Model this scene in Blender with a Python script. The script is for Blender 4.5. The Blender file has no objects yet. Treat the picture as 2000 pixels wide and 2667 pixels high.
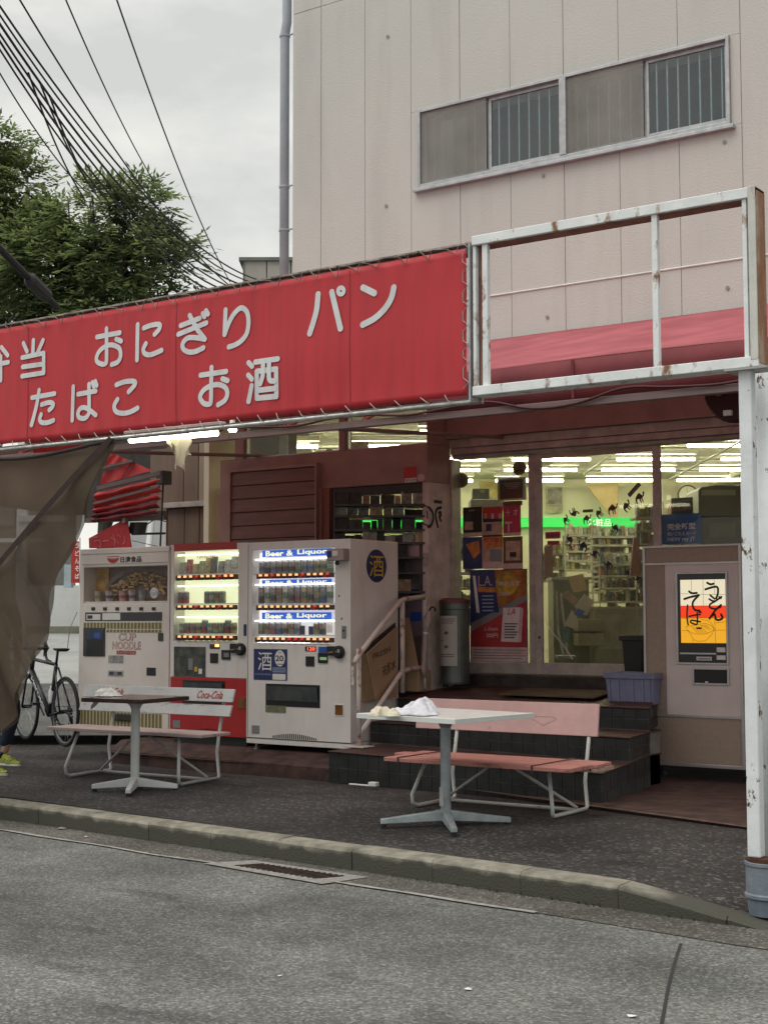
import bpy, bmesh, math, random
from mathutils import Vector, Matrix, noise as mnoise
random.seed(7)
R = math.radians
scene = bpy.context.scene
COL = scene.collection

# ---------------------------------------------------------------- camera
F_PX, W_PX, H_PX = 3800.0, 2000.0, 2667.0
YAW, PITCH, ROLL = R(35.3), R(4.13), R(-0.107)
FV = Vector((-math.sin(YAW) * math.cos(PITCH), math.cos(YAW) * math.cos(PITCH), math.sin(PITCH)))
_r = Vector((math.cos(YAW), math.sin(YAW), 0)); _u = _r.cross(FV)
RV = _r * math.cos(ROLL) + _u * math.sin(ROLL)
UV = -_r * math.sin(ROLL) + _u * math.cos(ROLL)
EYE = Vector((0, 0, 1.36))
cam_d = bpy.data.cameras.new("camera"); cam = bpy.data.objects.new("camera", cam_d); COL.objects.link(cam)
cam_d.sensor_fit = 'VERTICAL'; cam_d.sensor_height = 36.0; cam_d.lens = F_PX / H_PX * 36.0
cam_d.clip_start = 0.1; cam_d.clip_end = 2000
cam.matrix_world = Matrix(((RV.x, UV.x, -FV.x, EYE.x), (RV.y, UV.y, -FV.y, EYE.y), (RV.z, UV.z, -FV.z, EYE.z), (0, 0, 0, 1)))
scene.camera = cam

# ---------------------------------------------------------------- sky, sun, exposure
world = bpy.data.worlds.new("World"); scene.world = world; world.use_nodes = True
wn, wl = world.node_tree.nodes, world.node_tree.links
wn.clear()
SUN_EL, SUN_AZ = R(69), R(200)          # high, behind the photographer, veiled by cloud
sky = wn.new('ShaderNodeTexSky'); sky.sky_type = 'NISHITA'; sky.sun_disc = False
sky.sun_elevation = SUN_EL; sky.sun_rotation = SUN_AZ
tc = wn.new('ShaderNodeTexCoord')
mp = wn.new('ShaderNodeMapping'); mp.inputs['Scale'].default_value = (1.0, 1.0, 2.4)
wl.new(tc.outputs['Generated'], mp.inputs['Vector'])
n1 = wn.new('ShaderNodeTexNoise'); n1.inputs['Scale'].default_value = 5.5; n1.inputs['Detail'].default_value = 7; n1.inputs['Roughness'].default_value = .55
wl.new(mp.outputs['Vector'], n1.inputs['Vector'])
cr = wn.new('ShaderNodeValToRGB')
cr.color_ramp.elements[0].position = .36; cr.color_ramp.elements[0].color = (5.5, 5.6, 5.4, 1)
cr.color_ramp.elements[1].position = .66; cr.color_ramp.elements[1].color = (7.9, 7.75, 7.2, 1)
wl.new(n1.outputs['Fac'], cr.inputs['Fac'])
mx = wn.new('ShaderNodeMix'); mx.data_type = 'RGBA'; mx.inputs[0].default_value = .95   # cloud cover
wl.new(sky.outputs['Color'], mx.inputs[6]); wl.new(cr.outputs['Color'], mx.inputs[7])
bg = wn.new('ShaderNodeBackground'); bg.inputs['Strength'].default_value = .085
wl.new(mx.outputs[2], bg.inputs['Color'])
wo = wn.new('ShaderNodeOutputWorld'); wl.new(bg.outputs['Background'], wo.inputs['Surface'])

sun_d = bpy.data.lights.new("sun", 'SUN'); sun_d.energy = 1.5; sun_d.angle = R(60); sun_d.color = (1.0, .97, .92)
sun = bpy.data.objects.new("sun", sun_d); COL.objects.link(sun)
# nishita: rotation clockwise from +Y
_sd = Vector((math.sin(SUN_AZ) * math.cos(SUN_EL), math.cos(SUN_AZ) * math.cos(SUN_EL), math.sin(SUN_EL)))
sun.rotation_euler = (-_sd).to_track_quat('-Z', 'Y').to_euler()
sun.location = (0, 0, 20)

vs = scene.view_settings
vs.view_transform = 'Standard'; vs.look = 'None'; vs.gamma = 1.0; vs.use_curve_mapping = False
vs.exposure = 0.55
scene.render.engine = 'CYCLES'
cy = scene.cycles
cy.use_denoising = True; cy.max_bounces = 7; cy.diffuse_bounces = 4; cy.glossy_bounces = 3
cy.transparent_max_bounces = 14; cy.transmission_bounces = 4; cy.sample_clamp_indirect = 4.0
cy.caustics_reflective = False; cy.caustics_refractive = False

# ---------------------------------------------------------------- where a picture point lies in the place
def ray(px, py):
    return FV + RV * ((px - W_PX / 2) / F_PX) - UV * ((py - H_PX / 2) / F_PX)
def aty(px, py, Y):
    d = ray(px, py); return EYE + d * ((Y - EYE.y) / d.y)
def atz(px, py, Z):
    d = ray(px, py); return EYE + d * ((Z - EYE.z) / d.z)
def atd(px, py, D):
    return EYE + ray(px, py) * D
def gz(y):
    return max(-.004, .03 * (y - 7.15))
def atg(px, py):
    d = ray(px, py)                                  # gz plane z = .03*(y-7.15)
    t = (.03 * (EYE.y - 7.15) - EYE.z) / (d.z - .03 * d.y)
    return EYE + d * t
def rect(a, Y):
    "picture box (left, top, right, bottom) on the plane y = Y -> x0, x1, z0, z1"
    px0, py0, px1, py1 = a; mx_, my_ = (px0 + px1) / 2, (py0 + py1) / 2
    return aty(px0, my_, Y).x, aty(px1, my_, Y).x, aty(mx_, py1, Y).z, aty(mx_, py0, Y).z

# ---------------------------------------------------------------- materials
MATS = {}
def nodes_of(m):
    return m.node_tree.nodes, m.node_tree.links
def mat(name, color, rough=.6, metal=0.0, vary=.12, vscale=6.0, bump=0.0, bscale=60.0, stretch=(1, 1, 1), color2=None, spec=.4, emit=None, estr=0.0, coat=0.0):
    if name in MATS: return MATS[name]
    m = bpy.data.materials.new(name); m.use_nodes = True
    N, L = nodes_of(m); b = N['Principled BSDF']
    b.inputs['Roughness'].default_value = rough; b.inputs['Metallic'].default_value = metal
    b.inputs['Specular IOR Level'].default_value = spec; b.inputs['Coat Weight'].default_value = coat
    c = Vector(color[:3]); c2 = Vector(color2) if color2 else c * (1 - vary * 2)
    if vary > 0 or color2:
        t = N.new('ShaderNodeTexCoord'); mp = N.new('ShaderNodeMapping'); mp.inputs['Scale'].default_value = stretch
        L.new(t.outputs['Object'], mp.inputs['Vector'])
        n = N.new('ShaderNodeTexNoise'); n.inputs['Scale'].default_value = vscale; n.inputs['Detail'].default_value = 6; n.inputs['Roughness'].default_value = .62
        L.new(mp.outputs['Vector'], n.inputs['Vector'])
        r = N.new('ShaderNodeValToRGB'); r.color_ramp.elements[0].position = .36; r.color_ramp.elements[1].position = .62
        r.color_ramp.elements[0].color = (*c2, 1); r.color_ramp.elements[1].color = (*c, 1)
        L.new(n.outputs['Fac'], r.inputs['Fac']); L.new(r.outputs['Color'], b.inputs['Base Color'])
    else:
        b.inputs['Base Color'].default_value = (*c, 1)
    if bump > 0:
        t2 = N.new('ShaderNodeTexCoord'); n2 = N.new('ShaderNodeTexNoise'); n2.inputs['Scale'].default_value = bscale; n2.inputs['Detail'].default_value = 4
        L.new(t2.outputs['Object'], n2.inputs['Vector'])
        bp = N.new('ShaderNodeBump'); bp.inputs['Strength'].default_value = bump; bp.inputs['Distance'].default_value = .01
        L.new(n2.outputs['Fac'], bp.inputs['Height']); L.new(bp.outputs['Normal'], b.inputs['Normal'])
    if emit:
        b.inputs['Emission Color'].default_value = (*emit, 1); b.inputs['Emission Strength'].default_value = estr
    MATS[name] = m; return m
def rusty(name, paint, rust=(.16, .065, .025), scale=9.0, amount=.42, rough=.5, soft=.05, stretch=(1, 1, .55)):
    "old paint with rust blooms breaking through"
    m = mat(name, paint, rough, vary=.07, vscale=5, bump=.15, bscale=40)
    N, L = nodes_of(m); b = N['Principled BSDF']; src = b.inputs['Base Color'].links[0].from_socket
    t = N.new('ShaderNodeTexCoord'); mp = N.new('ShaderNodeMapping'); mp.inputs['Scale'].default_value = stretch; L.new(t.outputs['Object'], mp.inputs['Vector'])
    n = N.new('ShaderNodeTexNoise'); n.inputs['Scale'].default_value = scale; n.inputs['Detail'].default_value = 8; n.inputs['Roughness'].default_value = .68
    L.new(mp.outputs['Vector'], n.inputs['Vector'])
    r = N.new('ShaderNodeValToRGB'); r.color_ramp.elements[0].position = 1 - amount; r.color_ramp.elements[1].position = 1 - amount + soft
    L.new(n.outputs['Fac'], r.inputs['Fac'])
    n2 = N.new('ShaderNodeTexNoise'); n2.inputs['Scale'].default_value = 40; L.new(mp.outputs['Vector'], n2.inputs['Vector'])
    rr = N.new('ShaderNodeValToRGB'); rr.color_ramp.elements[0].color = (rust[0] * .35, rust[1] * .35, rust[2] * .4, 1); rr.color_ramp.elements[1].color = (rust[0] * 1.7, rust[1] * 1.8, rust[2] * 1.9, 1)
    L.new(n2.outputs['Fac'], rr.inputs['Fac'])
    x = N.new('ShaderNodeMix'); x.data_type = 'RGBA'; L.new(r.outputs['Color'], x.inputs[0]); L.new(src, x.inputs[6]); L.new(rr.outputs['Color'], x.inputs[7])
    L.new(x.outputs[2], b.inputs['Base Color'])
    return m
def ground_mat(name, base, speck, patch, rough=.85, scale=70.0, tint=None, bump=.5):
    "asphalt: stones of several greys, worn patches, fine relief"
    m = bpy.data.materials.new(name); m.use_nodes = True; N, L = nodes_of(m); b = N['Principled BSDF']
    b.inputs['Roughness'].default_value = rough; b.inputs['Specular IOR Level'].default_value = .35
    t = N.new('ShaderNodeTexCoord')
    v = N.new('ShaderNodeTexVoronoi'); v.inputs['Scale'].default_value = scale; L.new(t.outputs['Object'], v.inputs['Vector'])
    r = N.new('ShaderNodeValToRGB')
    e = r.color_ramp.elements; e[0].position = 0; e[0].color = (*[c * .6 for c in base], 1); e[1].position = 1; e[1].color = (*speck, 1)
    a = e.new(.55); a.color = (*base, 1); a2 = e.new(.86); a2.color = (*[c * 1.35 for c in base], 1)
    sp = N.new('ShaderNodeSeparateColor'); L.new(v.outputs['Color'], sp.inputs['Color']); L.new(sp.outputs[0], r.inputs['Fac'])
    n = N.new('ShaderNodeTexNoise'); n.inputs['Scale'].default_value = .9; n.inputs['Detail'].default_value = 8; n.inputs['Roughness'].default_value = .6
    L.new(t.outputs['Object'], n.inputs['Vector'])
    pr = N.new('ShaderNodeValToRGB'); pr.color_ramp.elements[0].position = .33; pr.color_ramp.elements[1].position = .66
    pr.color_ramp.elements[0].color = (*patch[0], 1); pr.color_ramp.elements[1].color = (*patch[1], 1); L.new(n.outputs['Fac'], pr.inputs['Fac'])
    x = N.new('ShaderNodeMix'); x.data_type = 'RGBA'; x.blend_type = 'MULTIPLY'; x.inputs[0].default_value = 1
    L.new(r.outputs['Color'], x.inputs[6]); L.new(pr.outputs['Color'], x.inputs[7])
    v2 = N.new('ShaderNodeTexVoronoi'); v2.inputs['Scale'].default_value = scale * .42; L.new(t.outputs['Object'], v2.inputs['Vector'])
    r2 = N.new('ShaderNodeValToRGB'); r2.color_ramp.elements[0].position = .14; r2.color_ramp.elements[0].color = (1, 1, 1, 1); r2.color_ramp.elements[1].position = .30; r2.color_ramp.elements[1].color = (0, 0, 0, 1); L.new(v2.outputs['Distance'], r2.inputs['Fac'])
    s2 = N.new('ShaderNodeSeparateColor'); L.new(v2.outputs['Color'], s2.inputs['Color'])
    g2 = N.new('ShaderNodeMath'); g2.operation = 'GREATER_THAN'; g2.inputs[1].default_value = .62; L.new(s2.outputs[1], g2.inputs[0])
    m2 = N.new('ShaderNodeMath'); m2.operation = 'MULTIPLY'; L.new(r2.outputs['Color'], m2.inputs[0]); L.new(g2.outputs[0], m2.inputs[1])
    m3 = N.new('ShaderNodeMath'); m3.operation = 'MULTIPLY'; m3.inputs[1].default_value = .75; L.new(m2.outputs[0], m3.inputs[0])
    xs_ = N.new('ShaderNodeMix'); xs_.data_type = 'RGBA'; L.new(m3.outputs[0], xs_.inputs[0]); L.new(x.outputs[2], xs_.inputs[6]); xs_.inputs[7].default_value = (*[c * 1.05 for c in speck], 1); x = xs_
    # dark damp blots and tyre marks
    n3 = N.new('ShaderNodeTexNoise'); n3.inputs['Scale'].default_value = 2.3; n3.inputs['Detail'].default_value = 5
    mp = N.new('ShaderNodeMapping'); mp.inputs['Scale'].default_value = (.5, 1.4, 1); L.new(t.outputs['Object'], mp.inputs['Vector']); L.new(mp.outputs['Vector'], n3.inputs['Vector'])
    r3 = N.new('ShaderNodeValToRGB'); r3.color_ramp.elements[0].position = .30; r3.color_ramp.elements[0].color = (.55, .55, .56, 1); r3.color_ramp.elements[1].position = .42; r3.color_ramp.elements[1].color = (1, 1, 1, 1)
    L.new(n3.outputs['Fac'], r3.inputs['Fac'])
    x2 = N.new('ShaderNodeMix'); x2.data_type = 'RGBA'; x2.blend_type = 'MULTIPLY'; x2.inputs[0].default_value = .8
    L.new(x.outputs[2], x2.inputs[6]); L.new(r3.outputs['Color'], x2.inputs[7]); L.new(x2.outputs[2], b.inputs['Base Color'])
    bp = N.new('ShaderNodeBump'); bp.inputs['Strength'].default_value = bump; bp.inputs['Distance'].default_value = .006
    L.new(sp.outputs[0], bp.inputs['Height']); L.new(bp.outputs['Normal'], b.inputs['Normal'])
    MATS[name] = m; return m
def glass_mat(name, tint=(1, 1, 1), refl=.10, rough=.02, k=.45, film=0.0):
    m = bpy.data.materials.new(name); m.use_nodes = True; N, L = nodes_of(m); N.clear()
    o = N.new('ShaderNodeOutputMaterial'); tr = N.new('ShaderNodeBsdfTransparent'); tr.inputs['Color'].default_value = (*tint, 1)
    g = N.new('ShaderNodeBsdfGlossy'); g.inputs['Roughness'].default_value = rough
    lw = N.new('ShaderNodeLayerWeight'); lw.inputs['Blend'].default_value = .5
    pw_ = N.new('ShaderNodeMath'); pw_.operation = 'POWER'; pw_.inputs[1].default_value = 5; L.new(lw.outputs['Facing'], pw_.inputs[0])
    ma = N.new('ShaderNodeMath'); ma.operation = 'MULTIPLY_ADD'; ma.inputs[1].default_value = .9; ma.inputs[2].default_value = refl + .04 * k; L.new(pw_.outputs[0], ma.inputs[0])
    x = N.new('ShaderNodeMixShader'); L.new(ma.outputs[0], x.inputs['Fac']); L.new(tr.outputs[0], x.inputs[1]); L.new(g.outputs[0], x.inputs[2])
    if film:
        tl = N.new('ShaderNodeBsdfTranslucent'); tl.inputs['Color'].default_value = (.8, .8, .76, 1)
        t = N.new('ShaderNodeTexCoord'); n = N.new('ShaderNodeTexNoise'); n.inputs['Scale'].default_value = 2.2; n.inputs['Detail'].default_value = 7; L.new(t.outputs['Object'], n.inputs['Vector'])
        mf = N.new('ShaderNodeMath'); mf.operation = 'MULTIPLY'; mf.inputs[1].default_value = film * 2; L.new(n.outputs['Fac'], mf.inputs[0])
        y = N.new('ShaderNodeMixShader'); L.new(mf.outputs[0], y.inputs['Fac']); L.new(x.outputs[0], y.inputs[1]); L.new(tl.outputs[0], y.inputs[2]); x = y
    L.new(x.outputs[0], o.inputs['Surface']); MATS[name] = m; return m
def veil_mat(name, color, see=.25, trans=.35, tcol=None):
    "open-weave or thin cloth: some light passes straight, some is scattered through"
    m = bpy.data.materials.new(name); m.use_nodes = True; N, L = nodes_of(m); N.clear()
    o = N.new('ShaderNodeOutputMaterial'); d = N.new('ShaderNodeBsdfDiffuse'); tl = N.new('ShaderNodeBsdfTranslucent'); tr = N.new('ShaderNodeBsdfTransparent')
    t = N.new('ShaderNodeTexCoord'); n = N.new('ShaderNodeTexNoise'); n.inputs['Scale'].default_value = 2.5; n.inputs['Detail'].default_value = 6; L.new(t.outputs['Object'], n.inputs['Vector'])
    r = N.new('ShaderNodeValToRGB'); r.color_ramp.elements[0].position = .35; r.color_ramp.elements[1].position = .65
    r.color_ramp.elements[0].color = (*[c * .75 for c in color], 1); r.color_ramp.elements[1].color = (*color, 1); L.new(n.outputs['Fac'], r.inputs['Fac'])
    L.new(r.outputs['Color'], d.inputs['Color']); L.new(r.outputs['Color'], tl.inputs['Color'])
    if tcol: L.remove(tl.inputs['Color'].links[0]); tl.inputs['Color'].default_value = (*tcol, 1)
    a = N.new('ShaderNodeMixShader'); a.inputs['Fac'].default_value = trans; L.new(d.outputs[0], a.inputs[1]); L.new(tl.outputs[0], a.inputs[2])
    b = N.new('ShaderNodeMixShader'); b.inputs['Fac'].default_value = see; L.new(a.outputs[0], b.inputs[1]); L.new(tr.outputs[0], b.inputs[2])
    L.new(b.outputs[0], o.inputs['Surface']); MATS[name] = m; return m
def lamp_mat(name, color, strength):
    m = bpy.data.materials.new(name); m.use_nodes = True; N, L = nodes_of(m); N.clear()
    o = N.new('ShaderNodeOutputMaterial'); e = N.new('ShaderNodeEmission'); e.inputs['Color'].default_value = (*color, 1); e.inputs['Strength'].default_value = strength
    L.new(e.outputs[0], o.inputs['Surface']); MATS[name] = m; return m

# ---------------------------------------------------------------- mesh building
class MB:
    def __init__(s): s.v = []; s.f = []
    def add(s, vs, fs):
        o = len(s.v); s.v += [Vector(p) for p in vs]; s.f += [tuple(i + o for i in f) for f in fs]; return s
    def box(s, x0, x1, y0, y1, z0, z1):
        vs = [(x, y, z) for z in (z0, z1) for y in (y0, y1) for x in (x0, x1)]
        return s.add(vs, [(0, 2, 3, 1), (4, 5, 7, 6), (0, 1, 5, 4), (2, 6, 7, 3), (0, 4, 6, 2), (1, 3, 7, 5)])
    def slab(s, pts, t):
        "polygon thickened along t"
        n = len(pts); t = Vector(t); a = [Vector(p) for p in pts]; vs = a + [p + t for p in a]
        nrm = Vector((0, 0, 0))
        for i in range(n): nrm += a[i].cross(a[(i + 1) % n])
        fl = nrm.dot(t) > 0
        fs = [tuple(range(n)), tuple(range(2 * n - 1, n - 1, -1))] + [(i, i + n, (i + 1) % n + n, (i + 1) % n) for i in range(n)]
        if fl: fs = [tuple(reversed(f)) for f in fs]
        return s.add(vs, fs)
    def tube(s, pts, r, n=8, cap=True, closed=False):
        pts = [Vector(p) for p in pts]; m = len(pts); vs = []; fs = []
        rr = r if isinstance(r, (list, tuple)) else [r] * m
        up = None
        for i, p in enumerate(pts):
            if closed: d = pts[(i + 1) % m] - pts[i - 1]
            else: d = pts[min(i + 1, m - 1)] - pts[max(i - 1, 0)]
            d.normalize()
            if up is None:
                up = Vector((0, 0, 1)) if abs(d.z) < .9 else Vector((0, 1, 0))
            a = d.cross(up).normalized(); b = a.cross(d).normalized(); up = b
            for k in range(n):
                t = 2 * math.pi * k / n; vs.append(p + (a * math.cos(t) + b * math.sin(t)) * rr[i])
        for i in range(m if closed else m - 1):
            for k in range(n):
                j = (i + 1) % m; fs.append((i * n + k, i * n + (k + 1) % n, j * n + (k + 1) % n, j * n + k))
        if cap and not closed: fs += [tuple(range(n - 1, -1, -1)), tuple(range((m - 1) * n, m * n))]
        return s.add(vs, fs)
    def lathe(s, prof, c, n=20, axis='z', sx=1, sy=1):
        vs = []; fs = []; c = Vector(c)
        for r, h in prof:
            for k in range(n):
                t = 2 * math.pi * k / n; a, b = r * math.cos(t), r * math.sin(t)
                q = Vector((a * sx, b * sy, h)) if axis == 'z' else (Vector((a * sx, -h, b * sy)) if axis == 'y' else Vector((h, a * sx, b * sy)))
                vs.append(c + q)
        m = len(prof)
        for i in range(m - 1):
            for k in range(n): fs.append((i * n + k, i * n + (k + 1) % n, (i + 1) * n + (k + 1) % n, (i + 1) * n + k))
        fs += [tuple(range(n - 1, -1, -1)), tuple(range((m - 1) * n, m * n))]
        return s.add(vs, fs)
    def beam(s, a, b, w, h, up=(0, 0, 1)):
        a, b, up = Vector(a), Vector(b), Vector(up); d = (b - a).normalized(); sd = d.cross(up).normalized(); u2 = sd.cross(d)
        vs = [p + sd * (i * w / 2) + u2 * (j * h / 2) for p in (a, b) for j in (-1, 1) for i in (-1, 1)]
        return s.add(vs, [(0, 2, 3, 1), (4, 5, 7, 6), (0, 1, 5, 4), (2, 6, 7, 3), (0, 4, 6, 2), (1, 3, 7, 5)])
    def grid(s, fn, nu, nv):
        vs = [fn(i / nu, j / nv) for j in range(nv + 1) for i in range(nu + 1)]
        fs = [(j * (nu + 1) + i, j * (nu + 1) + i + 1, (j + 1) * (nu + 1) + i + 1, (j + 1) * (nu + 1) + i) for j in range(nv) for i in range(nu)]
        return s.add(vs, fs)
    def holed(s, o, h, y0, y1, depth):
        "cabinet: outer (x0,x1,z0,z1) with a front niche h, from y0 back to y1"
        x0, x1, z0, z1 = o; a0, a1, b0, b1 = h
        s.box_no_front(x0, x1, y0, y1, z0, z1)
        vs = [(x0, y0, z0), (x1, y0, z0), (x1, y0, z1), (x0, y0, z1), (a0, y0, b0), (a1, y0, b0), (a1, y0, b1), (a0, y0, b1),
              (a0, y0 + depth, b0), (a1, y0 + depth, b0), (a1, y0 + depth, b1), (a0, y0 + depth, b1)]
        return s.add(vs, [(0, 1, 5, 4), (1, 2, 6, 5), (2, 3, 7, 6), (3, 0, 4, 7), (4, 5, 9, 8), (5, 6, 10, 9), (6, 7, 11, 10), (7, 4, 8, 11), (8, 9, 10, 11)])
    def box_no_front(s, x0, x1, y0, y1, z0, z1):
        vs = [(x, y, z) for z in (z0, z1) for y in (y0, y1) for x in (x0, x1)]
        return s.add(vs, [(0, 2, 3, 1), (4, 5, 7, 6), (2, 6, 7, 3), (0, 4, 6, 2), (1, 3, 7, 5)])

WM = {}
def tag(o, label=None, cat=None, group=None, kind=None):
    if label: o['label'] = label
    if cat: o['category'] = cat
    if group: o['group'] = group
    if kind: o['kind'] = kind
    return o
def thing(name, loc, label, cat, group=None, rz=0.0):
    o = bpy.data.objects.new(name, None); COL.objects.link(o); o.empty_display_size = .1
    o.location = loc; o.rotation_euler = (0, 0, rz)
    WM[o.name] = Matrix.Translation(Vector(loc)) @ Matrix.Rotation(rz, 4, 'Z')
    return tag(o, label, cat, group)
def obj(name, m, material, parent=None, bevel=0.0, smooth=False, local=False, kind=None, label=None, cat=None, group=None, seg=2):
    me = bpy.data.meshes.new(name)
    vs = m.v
    if parent is not None:
        W = WM[parent.name]
        if not local:
            inv = W.inverted(); vs = [inv @ p for p in vs]
        loc = None
    else:
        lo = Vector([min(p[i] for p in vs) for i in range(3)]); hi = Vector([max(p[i] for p in vs) for i in range(3)])
        loc = Vector(((lo.x + hi.x) / 2, (lo.y + hi.y) / 2, lo.z)); vs = [p - loc for p in vs]
    me.from_pydata([tuple(p) for p in vs], [], m.f); me.update()
    me.materials.append(material)
    if smooth: me.shade_smooth()
    o = bpy.data.objects.new(name, me); COL.objects.link(o)
    if parent is not None:
        o.parent = parent; WM[o.name] = WM[parent.name].copy()
    else:
        o.location = loc; WM[o.name] = Matrix.Translation(loc)
    if bevel > 0:
        b = o.modifiers.new('bevel', 'BEVEL'); b.width = bevel; b.segments = seg; b.limit_method = 'ANGLE'; b.angle_limit = R(40)
        b.harden_normals = False
    return tag(o, label, cat, group, kind)
def smooth_by_angle(o, ang=40):
    o.data.shade_smooth()
    bm = bmesh.new(); bm.from_mesh(o.data)
    for e in bm.edges:
        if len(e.link_faces) == 2 and e.calc_face_angle(0) > R(ang): e.smooth = False
    bm.to_mesh(o.data); bm.free(); return o
def copy_tree(o, parent=None):
    c = o.copy(); COL.objects.link(c)
    if parent is not None: c.parent = parent
    for ch in [x for x in bpy.data.objects if x.parent == o and x != c]:
        copy_tree(ch, c)
    return c
def fbox(name, a, Y, material, parent=None, deep=.02, proud=.0, bevel=0.0, **k):
    "box facing the street over picture box a: front at Y-proud, back at Y+deep"
    x0, x1, z0, z1 = rect(a, Y)
    return obj(name, MB().box(x0, x1, Y - proud, Y + deep, z0, z1), material, parent, bevel, **k)

# ---------------------------------------------------------------- lettering
_tc = {}
def glyphs(body, shear=0.0, bold=0.0):
    key = (body, shear, bold)
    if key in _tc: return _tc[key]
    c = bpy.data.curves.new('letters', 'FONT'); c.body = body; c.size = 1; c.shear = shear; c.offset = bold; c.resolution_u = 3
    o = bpy.data.objects.new('letters', c)
    me = o.to_mesh()
    vs = [Vector((p.co.x, p.co.y)) for p in me.vertices]; fs = [tuple(p.vertices) for p in me.polygons]
    o.to_mesh_clear(); bpy.data.objects.remove(o); bpy.data.curves.remove(c)
    _tc[key] = (vs, fs); return vs, fs
def lettering(name, body, material, parent, a=None, Y=None, frame=None, lift=.003, shear=0.0, bold=0.0, rot=0.0):
    "flat letters stretched to fill a picture box a on plane Y, or a frame (origin, right vector, up vector, normal)"
    vs, fs = glyphs(body, shear, bold)
    if not vs: return None
    x0 = min(p.x for p in vs); x1 = max(p.x for p in vs); y0 = min(p.y for p in vs); y1 = max(p.y for p in vs)
    if frame is None:
        X0, X1, Z0, Z1 = rect(a, Y)
        org, ru, up, nr = Vector((X0, Y, Z0)), Vector((X1 - X0, 0, 0)), Vector((0, 0, Z1 - Z0)), Vector((0, -1, 0))
    else:
        org, ru, up, nr = [Vector(q) for q in frame]
    c, s = math.cos(rot), math.sin(rot)
    out = []
    for p in vs:
        u, w = (p.x - x0) / max(x1 - x0, 1e-6), (p.y - y0) / max(y1 - y0, 1e-6)
        if rot:
            u, w = u - .5, w - .5; u, w = u * c - w * s + .5, u * s + w * c + .5
        out.append(org + ru * u + up * w + nr * lift)
    m = MB(); m.add(out, fs)
    return obj(name, m, material, parent)
def spline(pts, k=5):
    if len(pts) < 3: return [Vector(p) for p in pts]
    P = [Vector(p) for p in pts]; out = []
    for i in range(len(P) - 1):
        a, b, c, d = P[max(i - 1, 0)], P[i], P[i + 1], P[min(i + 2, len(P) - 1)]
        for j in range(k):
            t = j / k; out.append(.5 * ((2 * b) + (c - a) * t + (2 * a - 5 * b + 4 * c - d) * t * t + (3 * b - a - 3 * c + d) * t ** 3))
    out.append(P[-1]); return out
def brush(m, pts, w, nr=Vector((0, -1, 0)), closed=False, thick=.004):
    "one painted stroke: a ribbon of width w with round ends lying across normal nr"
    pts = [p for i, p in enumerate(pts) if i == 0 or (p - pts[i - 1]).length > 1e-5]
    n = len(pts); L_, R_ = [], []
    for i, p in enumerate(pts):
        d = (pts[(i + 1) % n] - pts[i - 1]) if closed else (pts[min(i + 1, n - 1)] - pts[max(i - 1, 0)])
        d.normalize(); s = d.cross(nr).normalized() * (w / 2)
        L_.append(p + s); R_.append(p - s)
    vs = L_ + R_; fs = [(i, i + 1, n + i + 1, n + i) for i in range(n - 1)]
    if closed: fs.append((n - 1, 0, n, 2 * n - 1))
    m.add(vs, fs)
    if not closed:
        for e, q in ((0, pts[0] - pts[1]), (n - 1, pts[-1] - pts[-2])):
            q.normalize(); s = q.cross(nr).normalized(); k = 8
            c = pts[e]
            m.add([c] + [c + (s * math.cos(math.pi * t / k) + q * math.sin(math.pi * t / k)) * (w / 2) for t in range(k + 1)], [(0, t + 1, t + 2) for t in range(k)])
    return m

# ---------------------------------------------------------------- common materials
M_road = ground_mat('road_asphalt', (.147, .149, .144), (.29, .295, .28), ((.62, .63, .62), (1.15, 1.15, 1.13)), scale=85)
M_walk = ground_mat('pavement_asphalt', (.038, .0355, .0345), (.13, .125, .12), ((.60, .57, .56), (1.2, 1.16, 1.14)), scale=55, bump=.7)
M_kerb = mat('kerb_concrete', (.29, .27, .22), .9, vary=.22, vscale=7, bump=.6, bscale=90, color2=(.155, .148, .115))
N_, L_n = nodes_of(M_kerb); b_ = N_['Principled BSDF']; src_ = b_.inputs['Base Color'].links[0].from_socket      # kerb face's shade painted in darker, mixed with splashed road dirt
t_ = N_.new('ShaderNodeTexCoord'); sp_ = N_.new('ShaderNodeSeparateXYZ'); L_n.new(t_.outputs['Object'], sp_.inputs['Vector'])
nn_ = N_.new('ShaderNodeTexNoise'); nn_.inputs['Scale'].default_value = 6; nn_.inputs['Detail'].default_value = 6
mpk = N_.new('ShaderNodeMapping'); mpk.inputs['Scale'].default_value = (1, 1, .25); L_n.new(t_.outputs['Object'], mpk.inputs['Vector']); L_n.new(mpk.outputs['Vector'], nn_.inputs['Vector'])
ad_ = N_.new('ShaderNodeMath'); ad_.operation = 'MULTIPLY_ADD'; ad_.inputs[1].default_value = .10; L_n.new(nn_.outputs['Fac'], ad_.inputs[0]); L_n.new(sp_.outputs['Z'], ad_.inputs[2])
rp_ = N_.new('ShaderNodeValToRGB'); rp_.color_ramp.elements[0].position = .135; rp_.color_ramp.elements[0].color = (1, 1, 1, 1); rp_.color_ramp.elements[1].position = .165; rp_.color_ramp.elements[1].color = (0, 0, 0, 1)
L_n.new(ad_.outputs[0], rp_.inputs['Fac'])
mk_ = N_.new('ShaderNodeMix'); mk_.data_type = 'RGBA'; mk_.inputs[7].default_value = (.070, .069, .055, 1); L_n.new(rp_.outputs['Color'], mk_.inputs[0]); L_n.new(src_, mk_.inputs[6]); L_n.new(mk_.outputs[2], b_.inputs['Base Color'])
M_tile = mat('red_paving', (.085, .046, .038), .75, vary=.3, vscale=7, bump=.3, bscale=60)
M_wall = mat('cream_pink_panel', (.575, .562, .525), .85, vary=.05, vscale=.45, bump=.38, bscale=60, color2=(.53, .522, .495))
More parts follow.
